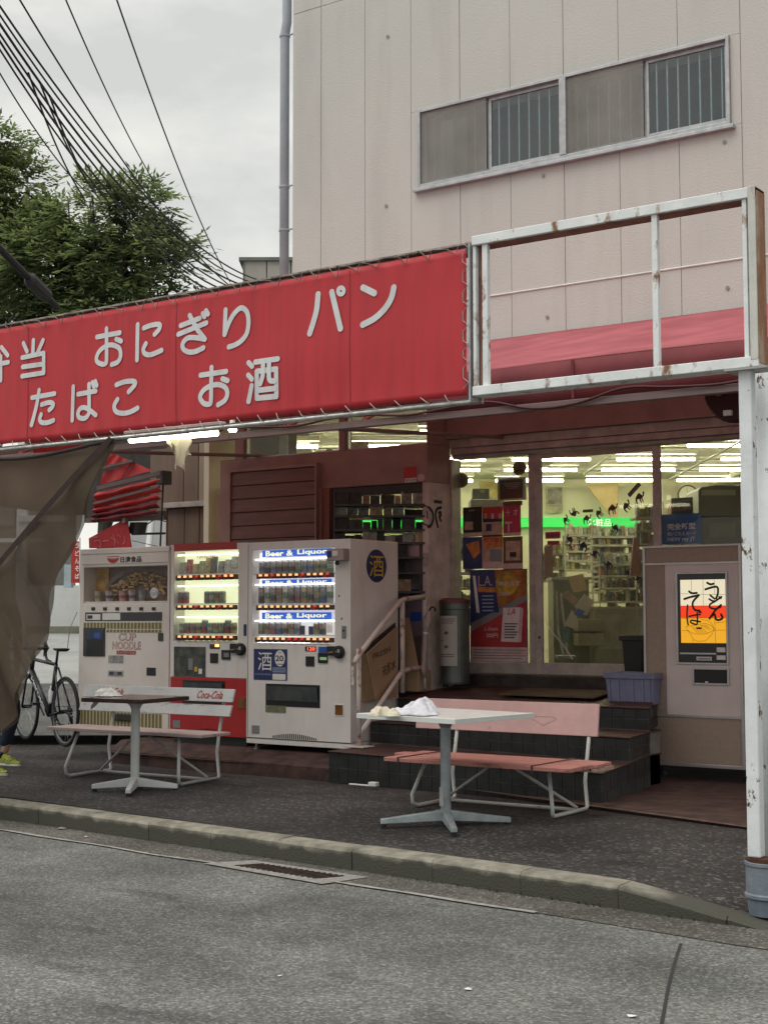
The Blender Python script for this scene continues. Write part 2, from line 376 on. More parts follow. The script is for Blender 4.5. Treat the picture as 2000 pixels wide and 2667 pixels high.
M_seam = mat('panel_seam', (.50, .475, .45), .9, vary=.1)
M_alu = mat('old_aluminium', (.50, .51, .52), .42, .55, vary=.12, vscale=10)
M_alu_dull = mat('dull_bronze_aluminium', (.46, .41, .38), .5, .25, vary=.15, vscale=8)
M_brown = mat('brown_red_wall', (.335, .21, .185), .75, vary=.10, vscale=5, bump=.15, bscale=30)
M_dark = mat('dark_housing', (.055, .05, .045), .6, vary=.15)
M_black = mat('black_plastic', (.016, .016, .017), .45, vary=.1)
M_white = mat('white_enamel', (.74, .715, .69), .38, vary=.05, vscale=3, color2=(.68, .65, .62))
M_red = mat('red_enamel', (.42, .022, .022), .35, vary=.08)
M_sign = mat('faded_red_sign_sheet', (.50, .030, .040), .5, vary=.1, vscale=3.2, stretch=(3.5, 1, .3), color2=(.44, .028, .037))
M_letter = mat('white_vinyl_letter', (.66, .68, .69), .5, vary=.05)
M_frame = rusty('rusty_white_frame', (.80, .83, .83), rust=(.24, .11, .05), scale=9, amount=.455, soft=.09)
M_post = rusty('chipped_white_post', (.76, .79, .80), rust=(.10, .045, .02), scale=16.0, amount=.40, soft=.03)
M_steel = rusty('old_steel_rail', (.42, .42, .40), scale=14, amount=.44, rough=.45)
M_wire = mat('black_cable', (.022, .022, .024), .7, vary=.1)
M_glass = glass_mat('shop_glass', (.97, .98, .95), .0, .02, .4, .035)
M_pane = glass_mat('window_glass', (.82, .88, .90), .05, .03, .7)
M_aw = veil_mat('faded_pink_awning', (.64, .225, .255), .0, .45, (.86, .54, .53))
M_aw_v = mat('red_awning_valance', (.20, .040, .047), .8, vary=.12, vscale=3)
M_stepk = mat('black_step_tile', (.028, .029, .030), .42, vary=.25, vscale=6)
M_grout = mat('tile_grout', (.22, .21, .195), .9, vary=.2)

def streaks(m, scale, stretch, lo, hi, dark, strength=1.0):
    "rain streaks or stains multiplied over a material's own colour"
    N, L = nodes_of(m); b = N['Principled BSDF']; src = b.inputs['Base Color'].links[0].from_socket
    t = N.new('ShaderNodeTexCoord'); mp = N.new('ShaderNodeMapping'); mp.inputs['Scale'].default_value = stretch; L.new(t.outputs['Object'], mp.inputs['Vector'])
    n = N.new('ShaderNodeTexNoise'); n.inputs['Scale'].default_value = scale; n.inputs['Detail'].default_value = 7; n.inputs['Roughness'].default_value = .6; L.new(mp.outputs['Vector'], n.inputs['Vector'])
    r = N.new('ShaderNodeValToRGB'); r.color_ramp.elements[0].position = lo; r.color_ramp.elements[0].color = (*dark, 1); r.color_ramp.elements[1].position = hi; r.color_ramp.elements[1].color = (1, 1, 1, 1); L.new(n.outputs['Fac'], r.inputs['Fac'])
    x = N.new('ShaderNodeMix'); x.data_type = 'RGBA'; x.blend_type = 'MULTIPLY'; x.inputs[0].default_value = strength; L.new(src, x.inputs[6]); L.new(r.outputs['Color'], x.inputs[7]); L.new(x.outputs[2], b.inputs['Base Color'])
streaks(M_wall, 1.6, (1.5, 1.5, .22), .28, .50, (.90, .89, .885))
streaks(M_road, .45, (1, 1, 1), .36, .56, (.83, .83, .825)); streaks(M_road, 1.1, (.6, 2.2, 1), .28, .38, (.78, .78, .78))
streaks(M_walk, .9, (1, 1, 1), .36, .56, (.66, .62, .62)); streaks(M_sign, 5.0, (2.6, 1, .12), .30, .5, (.88, .84, .84))
streaks(M_white, 4.0, (2.0, 2.0, .4), .28, .50, (.90, .88, .86))
YS, YL, YD, YU, YA = 6.95, 11.30, 11.75, 11.95, 8.90

# ---------------------------------------------------------------- ground: road, pavement, kerb
def kerb_y(x):
    return 6.985 - .083 * (x + 5.0)
def kerb_z(x):
    if x < -3.45: return -.003
    return -.003 - .127 * min(1, ((x + 3.45) / .95)) ** 1.15
road = MB().add([(-500, -60, -.13), (300, -60, -.13), (300, 900, -.13), (-500, 900, -.13)], [(0, 1, 2, 3)])
obj('road', road, M_road, kind='structure')
def walk_pt(u, v):
    x = -60 + (u ** .7) * 63; y0 = kerb_y(x) + .16; y1 = 13.2
    if x < -11: y1 = 13.2 + min(1, (-11 - x) / 3) * 40
    y = y0 + (y1 - y0) * v
    z = gz(min(y, 8.5)) - max(0, min(1, (y - 9.3) / .6)) * .06 if x < -3.45 else max(gz(min(y, 8.5)) - max(0, min(1, (y - 9.3) / .6)) * .06 + (kerb_z(x) + .003) * max(0, 1 - (y - y0) / 1.6), -.126)
    return Vector((x, y, z))
obj('pavement', MB().grid(walk_pt, 200, 40), M_walk, kind='structure', smooth=True)
kerb = bpy.data.objects.new('kerb', None); COL.objects.link(kerb); kerb.location = (-6, 7.1, -.13); kerb['kind'] = 'structure'; WM['kerb'] = Matrix.Translation((-6, 7.1, -.13))
xk = -40.0; k_i = 0
_rk = random.Random(3)
while xk < -2.45:
    ln = .60 if xk > -12 else 2.4
    xa, xb = xk + .002, min(xk + ln, -2.42) - .002
    cuts = [xa + (xb - xa) * t / 3 for t in range(4)]
    m = MB(); j = _rk.uniform(-.004, .004)
    for x in cuts:
        y0 = kerb_y(x) + j; zt = kerb_z(x) + j * .6
        m.v += [Vector((x, y0 + .012, -.14)), Vector((x, y0, min(zt - .018, -.125 + .001))) if zt < -.11 else Vector((x, y0 + .006, zt - .018)), Vector((x, y0 + .024, zt)), Vector((x, y0 + .165, zt + .004)), Vector((x, y0 + .165, -.16))]
    for c in range(3):
        for e in range(4): m.f.append((c * 5 + e, c * 5 + 5 + e, c * 5 + 6 + e, c * 5 + 1 + e))
    m.f += [(4, 3, 2, 1, 0), (15, 16, 17, 18, 19)]
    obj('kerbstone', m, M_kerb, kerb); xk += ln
# gutter lip of older asphalt and pale joint line
m = MB()
M_gut = ground_mat('gutter_asphalt', (.105, .102, .095), (.25, .24, .225), ((.55, .53, .50), (1.15, 1.12, 1.05)), scale=75)
def gut(u, v):
    x = -40 + 41 * u
    w = (.36 + .05 * mnoise.noise(Vector((x * 1.3, 0, 0)))) * (1 if x > -9 else .75)
    return Vector((x, kerb_y(x) + .02 - (1 - v) * w, -.126))
obj('gutter', MB().grid(gut, 340, 2), M_gut, kind='structure')
M_line = mat('worn_white_line', (.38, .37, .345), .9, vary=.2, vscale=16, color2=(.20, .196, .185))
def seam(u, v):
    x = -40 + 36.3 * u; w = .36 + .05 * mnoise.noise(Vector((x * 1.3, 0, 0))); w *= (1 if x > -9 else .75)
    wd = .030 + .030 * mnoise.noise(Vector((x * 1.6, 4, 0))) + (.012 if -4.9 < x < -3.6 else 0)
    return Vector((x, kerb_y(x) + .02 - w - (v - .5) * max(.004, wd), -.122))
obj('road_edge_line', MB().grid(seam, 400, 1), M_line, kind='structure')
# drain: pale concrete surround with an iron grating
dr = thing('drain_grate', (-5.6, 6.88, -.122), "rust brown iron drain grate in a pale concrete surround by the kerb", "drain")
q = [atz(*p, -.122) for p in [(528, 2248), (662, 2240), (960, 2284), (838, 2302)]]
qi = [atz(*p, -.112) for p in [(606, 2250), (680, 2245), (902, 2278), (822, 2285)]]
M_conc = mat('pale_concrete', (.30, .29, .27), .9, vary=.2, vscale=25, bump=.4, bscale=80)
m = MB(); m.v = [Vector(p) for p in q] + [Vector((p.x, p.y, -.1205)) for p in qi]
m.f = [(i, (i + 1) % 4, (i + 1) % 4 + 4, i + 4) for i in range(4)]
m.f = [tuple(reversed(f)) for f in m.f]
m.v += [Vector((p.x, p.y, -.1295)) for p in qi]; m.f += [(i + 4, (i + 1) % 4 + 4, (i + 1) % 4 + 8, i + 8) for i in range(4)]
obj('surround', m, M_conc, dr)
M_iron = mat('rusty_iron', (.055, .030, .025), .75, vary=.3, vscale=20, bump=.3)
m = MB(); m.slab([(p.x, p.y, -.128) for p in qi], (0, 0, .002)); obj('grate_plate', m, mat('silted_iron', (.040, .026, .022), .9, vary=.3, vscale=20), dr)
for i in range(15):
    t = (i + .5) / 15; a = Vector(qi[0]).lerp(qi[3], t); b = Vector(qi[1]).lerp(qi[2], t)
    obj('grate_bar', MB().beam((a.x, a.y, -.121), (b.x, b.y, -.121), .014, .008), M_iron, dr)
# crack across the road
M_crack = mat('tar_crack', (.03, .03, .03), .8, vary=.1)
pts = [atz(1772, 2458, -.1275), atz(1755, 2510, -.1275), atz(1738, 2580, -.1275), atz(1722, 2667, -.1275), atz(1690, 2800, -.1275)]
m = MB(); brush(m, spline(pts, 12), .014, Vector((0, 0, 1))); obj('road_crack', m, M_crack, kind='structure')

# red paved strip in front of the shop, with a low edge
m = MB()
fr = [(-10.3, 9.97), (-7.25, 9.77), (-7.15, 9.745), (-3.0, 8.72)]
bk = [(-10.3, 13.0), (-7.25, 12.4), (-7.15, 12.4), (-3.0, 12.4)]
for (x, y), (xb, yb) in zip(fr, bk):
    e = .10 if x < -7.2 else .058
    m.v += [Vector((x, y, -.02)), Vector((x, y, e)), Vector((x, y + .05, e + .012)), Vector((x, 10.15, .185 if x < -7.2 else .035)), Vector((xb, yb, .22 if x < -7.2 else .03))]
for i in range(3):
    for e in range(4): m.f.append((i * 5 + e, i * 5 + 5 + e, i * 5 + 6 + e, i * 5 + 1 + e))
obj('paved_strip', m, M_tile, kind='structure')
m = MB(); brush(m, [Vector((-10.3, 9.95, gz(9.9) + .006)), Vector((-7.6, 9.83, gz(9.85) + .006)), Vector((-3.0, 8.69, gz(8.75) + .006))], .05, Vector((0, 0, 1)))
obj('strip_edge', m, mat('worn_edge_mortar', (.15, .095, .075), .9, vary=.3, vscale=12), kind='structure')

# ---------------------------------------------------------------- steps to the shop door, tiled
E2 = Vector((-.21, .977, 0)).normalized()
steps = thing('shop_steps', (-6.2, 10.2, .05), "black tiled steps with red brown treads leading up to the shop door", "steps")
LV = [((-4.70, 9.26), (-7.32, 9.55), .02, .265), ((-4.872, 10.06), (-7.47, 10.34), .02, .45), ((-5.01, 10.70), (-7.47, 10.76), .02, .632)]
QC = Vector((-5.01, 10.70, 0))
M_tread = mat('red_brown_tread', (.085, .042, .036), .6, vary=.25, vscale=5, bump=.2, bscale=40)
TS = .108
for li, (rf, lf, zb, zt) in enumerate(LV):
    rf, lf = Vector((*rf, 0)), Vector((*lf, 0))
    yb = 11.74; rb = Vector((-5.42, yb, 0)); lb = Vector((lf.x - .02, yb if li == 2 else min(10.9, yb), 0))
    zk = .71 if li == 2 else zt
    # core slab, a hair inside the tiles
    m = MB(); ins = .008
    vs = [Vector((rf.x - ins, rf.y + ins, zb)), Vector((lf.x, lf.y + ins, zb)), Vector((lb.x, lb.y, zb)), Vector((rb.x - ins, rb.y, zb))]
    mid_ = Vector((QC.x - ins, QC.y, 0))
    tops = [Vector((rf.x - ins, rf.y + ins, zt - .004)), Vector((lf.x, lf.y + ins, zt - .004)), Vector((lb.x, lb.y, zk - .004)), Vector((rb.x - ins, rb.y, zk - .004))]
    if li == 2: m.add(vs + tops, [(0, 1, 2, 3), (7, 6, 5, 4), (0, 4, 5, 1), (1, 5, 6, 2), (2, 6, 7, 3), (3, 7, 4, 0)])
    else:
        pl_ = [vs[0], vs[1], vs[2], Vector((QC.x - ins, min(10.9, yb), zb)), Vector((QC.x - ins, QC.y, zb))]
        m.slab([Vector((p.x, p.y, zt - .004)) for p in pl_], (0, 0, zb - zt + .004))
    obj('step_core', m, M_grout, steps)
    m = MB(); tt = [p + Vector((0, 0, .004)) for p in tops]
    o_ = [Vector((rf.x + .012, rf.y - .014, zt)), Vector((lf.x - .004, lf.y - .014, zt)), Vector((lb.x, lb.y, zk)), Vector((rb.x + .012, rb.y, zk))]
    o_ = o_ if li == 2 else [o_[0], o_[1], o_[2], Vector((QC.x + .012, min(10.9, yb), zt)), Vector((QC.x + .012, QC.y, zt))]
    m.slab(o_, (0, 0, .010)); obj('tread', m, M_tread, steps, .006)
    zl = LV[li - 1][3] + .016 if li else zb
    def tiles(a, b, z0, z1, proud):
        d = (b - a); L_ = d.length; d.normalize(); nx = max(1, round(L_ / TS)); nz = max(1, round((z1 - z0) / TS)); w, h = L_ / nx, (z1 - z0) / nz
        for i in range(nx):
            for j in range(nz):
                p0 = a + d * (i * w + .003); p1 = a + d * ((i + 1) * w - .003); zz0, zz1 = z0 + j * h + .003, z0 + (j + 1) * h - .003
                pr = proud * random.uniform(.75, 1.15)
                t = MB().slab([(p0.x, p0.y, zz0), (p1.x, p1.y, zz0), (p1.x, p1.y, zz1), (p0.x, p0.y, zz1)], pr)
                obj('tile', t, M_stepk, steps)
    n_front = Vector((.11, -.993, 0)) * .009; n_side = Vector((.977, .21, 0)) * .009
    tiles(lf + Vector((0, ins, 0)), rf + Vector((-ins, ins, 0)), zl, zt - .001, n_front)
    if li < 2: tiles(rf + Vector((-ins, ins, 0)), QC + Vector((-ins, 0, 0)), zl if li else zb, zt - .001, n_side)
    if li == 2: tiles(QC + Vector((-ins, ins, 0)), Vector((-5.16, 11.15, 0)), zl, zt - .001, n_side)

# ---------------------------------------------------------------- upper building
bld = thing('pale_building', (-4.5, YU, 0), "pale pinkish grey panelled building with a strip of barred windows, rising above the shop", "building")
WX0 = aty(762, 400, YU).x
WX1 = 1.6
wz0, wz1, wx0, wx1 = rect((1092, 290, 1092, 494), YU)[2], 0, aty(1091, 391, YU).x, aty(1901, 210, YU).x
wz0 = aty(1091, 494, YU).z; wz1 = aty(1091, 289, YU).z
zj = aty(1271, 773, YU).z; ztj = aty(762, 39, YU).z
# panels between vertical seams
seam_px = [836, 950, 1070]
xs = [WX0] + [aty(p, 300, YU).x for p in seam_px] + [aty(p, 300, YU).x for p in (1197, 1328, 1467, 1611, 1766, 1930)]
while xs[-1] < WX1: xs.append(xs[-1] + .56)
rows = [(3.64, zj), (zj, ztj), (ztj, 9.6)]
m = MB().box(WX0 + .01, wx0, YU + .012, YU + .4, 3.64, 9.55).box(wx1, WX1, YU + .012, YU + .4, 3.64, 9.55).box(wx0, wx1, YU + .012, YU + .4, 3.64, wz0).box(wx0, wx1, YU + .012, YU + .4, wz1, 9.55)
obj('wall', m, M_seam, bld)
G = .0025
for i in range(len(xs) - 1):
    a, b = xs[i] + G, xs[i + 1] - G
    for r0, r1 in rows:
        z0, z1 = r0 + (.012 if r0 == zj else G), r1 - G
        dy = random.uniform(0, .004)
        ov = (max(a, wx0), min(b, wx1))
        def pan(x0, x1, za, zb):
            if x1 - x0 > .01 and zb - za > .01: obj('wall_panel', MB().box(x0, x1, YU + dy, YU + .011, za, zb), M_wall, bld, .003)
        if r0 == zj and ov[1] - ov[0] > .01:
            pan(a, b, z0, wz0); pan(a, b, wz1, z1)
            if a < wx0 < b: pan(a, wx0, wz0 + .001, wz1 - .001)
            if a < wx1 < b: pan(wx1, b, wz0 + .001, wz1 - .001)
        else: pan(a, b, z0, z1)
obj('side_wall', MB().box(WX0 + .002, WX0 + .01, YU + .03, YU + 9, 3.64, 9.55), M_wall, bld)
obj('roof_slab', MB().box(WX0, WX1, YU + .031, YU + 9, 9.55, 9.75), M_wall, bld)
# small bolt stains / plugs in the panels
for p in [(1010, 95), (1006, 536), (1415, 458), (1886, 370), (1425, 826), (1894, 750)]:
    c = aty(*p, YU); obj('anchor_plug', MB().lathe([(.016, -.006), (.018, .008)], (c.x, YU, c.z), 10, 'y'), mat('plug_grey', (.34, .32, .30), .9, vary=.1), bld)
# caulk ridge under the horizontal joint
obj('joint_ridge', MB().tube([Vector((WX0, YU - .002, zj + .004)), Vector((WX1, YU - .002, zj + .004))], .009, 6), mat('joint_caulk', (.78, .77, .75), .8, vary=.1), bld)
# window strip: two pairs of sliding sashes behind vertical bars
win = obj('window', MB().box(wx0, wx0 + .03, YU - .03, YU + .12, wz0, wz1).box(wx1 - .03, wx1, YU - .03, YU + .12, wz0, wz1).box(wx0 + .03, wx1 - .03, YU - .03, YU + .12, wz1 - .03, wz1).box(wx0 + .03, wx1 - .03, YU - .03, YU + .12, wz0 + .0, wz0 + .04), M_alu, bld, .003)
obj('sill', MB().box(wx0 - .04, wx1 + .04, YU - .06, YU + .02, wz0 - .035, wz0 - .002), M_alu, win, .004)
xm = [wx0 + .03] + [aty(p, y, YU).x for p, y in ((1270, 350), (1468, 310), (1679, 265))] + [wx1 - .03]
for i in range(4):
    a, b = xm[i], xm[i + 1]; yy = YU + (.02 if i % 2 else .05)
    fw = .028
    obj('frame', MB().box(a, a + fw, yy, yy + .03, wz0 + .04, wz1 - .03).box(b - fw, b, yy, yy + .03, wz0 + .04, wz1 - .03).box(a + fw, b - fw, yy, yy + .03, wz0 + .04, wz0 + .085).box(a + fw, b - fw, yy, yy + .03, wz1 - .065, wz1 - .03), M_alu, win, .002)
    obj('pane', MB().box(a + fw, b - fw, yy + .012, yy + .016, wz0 + .085, wz1 - .065), M_pane, win)
    nb = 7 if i else 6
    for k in range(nb):
        x = a + fw + (b - a - 2 * fw) * (k + .6) / nb
        obj('bar', MB().box(x - .006, x + .006, yy + .034, yy + .046, wz0 + .04, wz1 - .03), M_alu, win)
    if i % 2 == 0:
        obj('insect_screen', MB().box(a + .01, b - .01, YU - .012, YU - .010, wz0 + .045, wz1 - .035), veil_mat('grey_insect_screen', (.56, .54, .50), .62, .3) if 'grey_insect_screen' not in MATS else MATS['grey_insect_screen'], win)
obj('mullion', MB().box(xm[2] - .035, xm[2] + .035, YU - .035, YU + .1, wz0 + .041, wz1 - .031), M_alu, win, .003)
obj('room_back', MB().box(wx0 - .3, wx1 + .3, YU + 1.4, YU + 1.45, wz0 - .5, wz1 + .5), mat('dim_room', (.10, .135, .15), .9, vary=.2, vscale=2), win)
# downpipe
dp = thing('downpipe', (WX0 - .12, YU + .1, 0), "grey drain pipe running up the corner of the pale building", "drain pipe")
M_pvc = mat('grey_pvc', (.40, .44, .49), .5, vary=.06)
px_ = aty(741, 500, YU + .1).x
obj('pipe', MB().tube([(px_, YU + .1, 2.5), (px_, YU + .1, aty(741, 92, YU + .1).z), (px_ + .03, YU + .1, aty(741, 60, YU + .1).z), (px_ + .03, YU + .1, 9.5)], .052, 14), M_pvc, dp, smooth=True)
for py in (95, 487, 600):
    z = aty(741, py, YU + .1).z
    obj('bracket', MB().lathe([(.060, -.012), (.060, .012)], (px_, YU + .1, z), 14).box(px_ + .05, WX0 + .02, YU + .09, YU + .11, z - .006, z + .006), M_pvc, dp)

# lower annex seen past the corner
ax0, ax1 = atd(632, 675, 26), atd(770, 675, 26)
an = thing('low_annex', (ax0.x, ax0.y, 0), "low grey beige panelled annex with a flat roof edge behind the pale building", "building")
d = (ax1 - ax0); d.z = 0; d = d.normalized(); bk_ = Vector((-d.y, d.x, 0))
ztop = atd(632, 680, 26).z
M_annex = mat('annex_panel', (.40, .38, .35), .85, vary=.06, vscale=2)
obj('wall', MB().slab([ax0 + d * .03 + bk_ * .02, ax0 + d * 4 + bk_ * .02, ax0 + d * 4 + bk_ * 3, ax0 + d * .03 + bk_ * 3][::1], Vector((0, 0, 1)) * .01), M_annex, an)
def vquad(a, b, z0, z1, t): return MB().slab([(a.x, a.y, z0), (b.x, b.y, z0), (b.x, b.y, z1), (a.x, a.y, z1)], t)
for k in range(9):
    a = ax0 + d * (.43 * k + .008); b = ax0 + d * (.43 * (k + 1) - .008)
    obj('wall_panel', vquad(a, b, 0, ztop, bk_ * .1), M_annex, an, .006)
obj('side_wall', vquad(ax0 + d * .01, ax0 + d * .01 + bk_ * 4, 0, ztop, d * .05), M_annex, an)
rr_ = MB(); a, b = ax0 - d * .06 - bk_ * .05, ax0 + d * 4 - bk_ * .05
rr_.slab([(a.x, a.y, ztop), (b.x, b.y, ztop), (b.x, b.y, ztop + .06), (a.x, a.y, ztop + .06)], bk_ * 4)
obj('roof', rr_, mat('annex_roof', (.16, .17, .16), .6, vary=.1), an)

# ---------------------------------------------------------------- awning over the shop front
aw = thing('shop_awning', (-5, YU, 4.0), "faded pink red fabric awning with a dark red valance fixed under the windows", "awning")
zA1 = aty(1273, 887, YU - .03).z; zA0 = aty(1273, 963, YA).z
def roof_pt(u, v):
    x = -10.6 + 12.4 * u; y = YU - .03 + (YA - YU + .03) * v
    z = zA1 + (zA0 - zA1) * v - .035 * math.sin(math.pi * v) * abs(math.sin(math.pi * (x + 10.6) / 1.7))
    z += .012 * mnoise.noise(Vector((x * .8, v * 2.5, 0)))
    return Vector((x, y, z))
m = MB().grid(roof_pt, 120, 14); fab = obj('awning_roof', m, M_aw, aw, smooth=True)
sol = fab.modifiers.new('cloth', 'SOLIDIFY'); sol.thickness = .004
VX = aty(1112, 1090, YA).x
m = MB().grid(lambda u, v: Vector((VX + (1.75 - VX) * u, YA - .012 * math.sin(u * 60) * v - .004, zA0 - (zA0 - 2.855) * v)), 90, 3)
val = obj('valance', m, M_aw_v, aw, smooth=True); sol = val.modifiers.new('cloth', 'SOLIDIFY'); sol.thickness = .004
for px, py in ((1493, 960),):
    x = aty(px, py, YA).x; obj('valance_seam', MB().box(x - .01, x + .01, YA - .018, YA - .010, 2.86, zA0), M_aw_v, aw)
M_purple = rusty('dull_grey_pink_bar', (.21, .15, .145), scale=5, amount=.38)
obj('front_rail', MB().box(-10.6, 1.75, YA - .035, YA + .03, 2.80, 2.852), M_purple, aw, .004)
M_redbar = mat('red_painted_bar', (.30, .04, .04), .6, vary=.2, vscale=8)
obj('upper_rail', MB().box(-10.6, VX - .02, YA + .25, YA + .29, 2.99, 3.03), M_redbar, aw)
k = -10.4
while k < VX - .3:
    obj('lattice_bar', MB().tube([(k, YA + .01, 2.853), (k - .13, YA + .26, 3.0)], .012, 6).tube([(k, YA + .01, 2.853), (k + .13, YA + .26, 3.0)], .012, 6), M_redbar, aw); k += .78
pts = [Vector((-9.2 + .35 * i, YA - .05, 2.872 + .02 * math.sin(i * 1.9) - (.045 if i in (12, 13) else 0))) for i in range(28)]
obj('power_cable', MB().tube(spline(pts, 4), .010, 6), mat('dark_red_cable', (.07, .012, .014), .6, vary=.1), aw, smooth=True)
for x in (-9.6, -6.9, -3.2, .8):
    obj('arm', MB().tube([(x, YA, 2.83), (x, YU, 3.05)], .018, 8), M_purple, aw)

# ---------------------------------------------------------------- ground-floor walls
shop = thing('shop', (-7.5, YL, 0), "dark brown red shop front with transom windows and a glazed entrance under the awning", "shop")
tzb = aty(870, 1175, YL).z                                 # underside of the transom strip
tx = [aty(635, 1150, YL).x, aty(882, 1130, YL).x, aty(898, 1130, YL).x, aty(1110, 1110, YL).x]
tz1 = tzb + .52
CX = aty(1113, 1270, YL).x                                 # outer corner of the left bay
bz = aty(1000, 1262, YL).z                                 # head of the side window
LX = aty(600, 1300, YL).x; 
# band between transom and side window, and the bits round it
obj('wall', MB().box(tx[0] - .12, CX, YL, YD - .05, bz, tzb).box(tx[0] - .12, tx[0], YL, YL + .12, tzb, tz1).box(tx[1], tx[2], YL, YL + .12, tzb, tz1).box(tx[0] - .12, CX, YL, YL + .12, tz1, 3.62).box(tx[3], CX, YL, YD - .05, tzb, tz1), M_brown, shop, .006)
for i in (0, 2):
    obj('transom_window', MB().box(tx[i], tx[i] + .012, YL + .04, YL + .08, tzb, tz1).box(tx[i + 1] - .012, tx[i + 1], YL + .04, YL + .08, tzb, tz1).box(tx[i] + .012, tx[i + 1] - .012, YL + .04, YL + .08, tzb, tzb + .014), M_alu, shop)
    obj('pane', MB().box(tx[i] + .012, tx[i + 1] - .012, YL + .055, YL + .06, tzb + .014, tz1), M_glass, shop)
# pillar by the door with its scribbles
PX0 = aty(1097, 1400, YL).x
obj('pillar', MB().box(PX0, CX, YL + .02, YD - .05, .1, bz), mat('grimy_plaster', (.66, .57, .54), .9, vary=.17, vscale=4, bump=.4, bscale=30), shop, .004)
M_scr = mat('marker_ink', (.03, .028, .027), .8, vary=0)
def on_side(px, py):                                       # point on the pillar's right face
    d = ray(px, py); t = (CX + .003 - EYE.x) / d.x; return EYE + d * t
def draw_side(strokes, w):
    m = MB()
    for s in strokes: brush(m, spline([on_side(*p) for p in s], 6), w, Vector((1, 0, 0)))
    return m
def draw_front(strokes, Y, w):
    m = MB()
    for s in strokes: brush(m, spline([aty(*p, Y) for p in s], 6), w)
    return m
obj('graffiti', draw_front([[(1098, 1322), (1104, 1318), (1109, 1318), (1114, 1322)], [(1098, 1360), (1106, 1366), (1113, 1368)], [(1112, 1332), (1113, 1350)]], YL + .016, .012), M_scr, shop)
obj('graffiti', draw_side([[(1117, 1322), (1126, 1334), (1128, 1352), (1122, 1368), (1115, 1372)], [(1148, 1322), (1138, 1326), (1134, 1340), (1137, 1358), (1140, 1372)], [(1143, 1336), (1147, 1334), (1148, 1342), (1144, 1346), (1148, 1356)], [(1132, 1306), (1149, 1308)]], .03), M_scr, shop)
obj('notice_paper', MB().box(PX0 + .005, CX - .005, YL + .012, YL + .019, aty(1105, 1475, YL).z, aty(1105, 1440, YL).z), mat('faded_paper', (.42, .37, .35), .9, vary=.15, vscale=12), shop)
# siding panel of planks standing proud of the band
sx0, sx1, sz0, sz1 = aty(602, 1320, YL - .06).x, aty(822, 1300, YL - .06).x, 1.2, aty(715, 1222, YL - .06).z
m_sid = mat('brown_siding_plank', (.21, .115, .098), .7, vary=.12, vscale=5, stretch=(.4, 1, 4), bump=.2, bscale=25)
obj('siding_frame', MB().box(sx0 - .02, sx0, YL - .075, YL - .001, sz0, sz1 + .03).box(sx1, sx1 + .02, YL - .075, YL - .001, sz0, sz1 + .03).box(sx0, sx1, YL - .075, YL - .001, sz1, sz1 + .03), M_brown, shop)
nz = 12; h = (sz1 - sz0) / nz
for j in range(nz):
    z0 = sz0 + j * h
    m = MB(); m.add([(sx0, YL - .062, z0), (sx1, YL - .062, z0), (sx1, YL - .050, z0 + h - .012), (sx0, YL - .050, z0 + h - .012), (sx0, YL - .03, z0), (sx1, YL - .03, z0), (sx1, YL - .03, z0 + h), (sx0, YL - .03, z0 + h), (sx0, YL - .038, z0 + h), (sx1, YL - .038, z0 + h)],
                    [(0, 1, 2, 3), (3, 2, 9, 8), (0, 4, 5, 1), (8, 9, 6, 7)])
    obj('plank', m, m_sid, shop)
obj('wall', MB().box(sx0 - .2, sx1 + .05, YL - .028, YL + .1, .15, bz).box(sx0 - .2, sx1 + .05, YL + .001, YL + .1, bz, tzb), M_brown, shop)
obj('jamb', MB().box(sx1 + .051, sx1 + .13, YL - .01, YL + .2, .2, bz - .002), mat('terracotta_jamb', (.27, .12, .095), .8, vary=.1), shop)
# side window behind the vending machines
swx0, swx1 = sx1 + .14, PX0 - .002
M_darkfr = mat('dark_window_frame', (.05, .045, .04), .5, vary=.15)
ZBW = aty(1070, 1408, YL).z
sw = obj('window', MB().box(swx0, swx1, YL + .03, YL + .12, bz - .09, bz - .002).box(swx0, swx0 + .09, YL + .03, YL + .12, ZBW + .06, bz - .09).box(swx0 + .09, swx1, YL + .03, YL + .12, ZBW, ZBW + .06), M_darkfr, shop, .003)
obj('pane', MB().box(swx0 + .09, swx1, YL + .07, YL + .075, ZBW + .06, bz - .09), M_glass, sw)
obj('wall', MB().box(swx0, PX0 - .001, YL + .03, YL + .12, .15, ZBW - .002), mat('grubby_base_wall', (.17, .145, .14), .9, vary=.2), shop)
# entrance: fascia, shutter box, jambs, doors
zF0 = aty(1500, 1121, YD).z; zH0 = aty(1840, 1148, YD).z
DXR = -2.6
obj('fascia', MB().box(CX + .005, DXR, YD - .14, YD + .1, zF0, 3.6), M_brown, shop, .006)
obj('shutter_box', MB().box(CX + .02, DXR, YD - .10, YD + .1, zF0 - .085, zF0 - .002).box(CX + .02, DXR, YD - .085, YD + .1, zF0 - .15, zF0 - .088).box(CX + .02, DXR, YD - .05, YD + .1, zH0, zF0 - .152), M_alu_dull, shop, .004)
DX = {k: aty(k, 1450, YD).x for k in (1153, 1183, 1374, 1394, 1412, 1703, 1723, 1990)}
zS, zDB = .745, aty(1540, 1760, YD).z
zDG = aty(1540, 1728, YD).z
obj('jamb', MB().box(CX + .02, DX[1183] - .03, YD - .06, YD + .1, .68, zH0).box(DX[1183] - .03, DX[1183], YD - .03, YD + .1, .68, zH0), M_alu_dull, shop, .004)
obj('threshold', MB().box(CX + .02, DXR, YD - .03, YD + .12, .64, zDB - .012), mat('dirty_threshold', (.06, .05, .045), .7, vary=.3, vscale=8), shop)
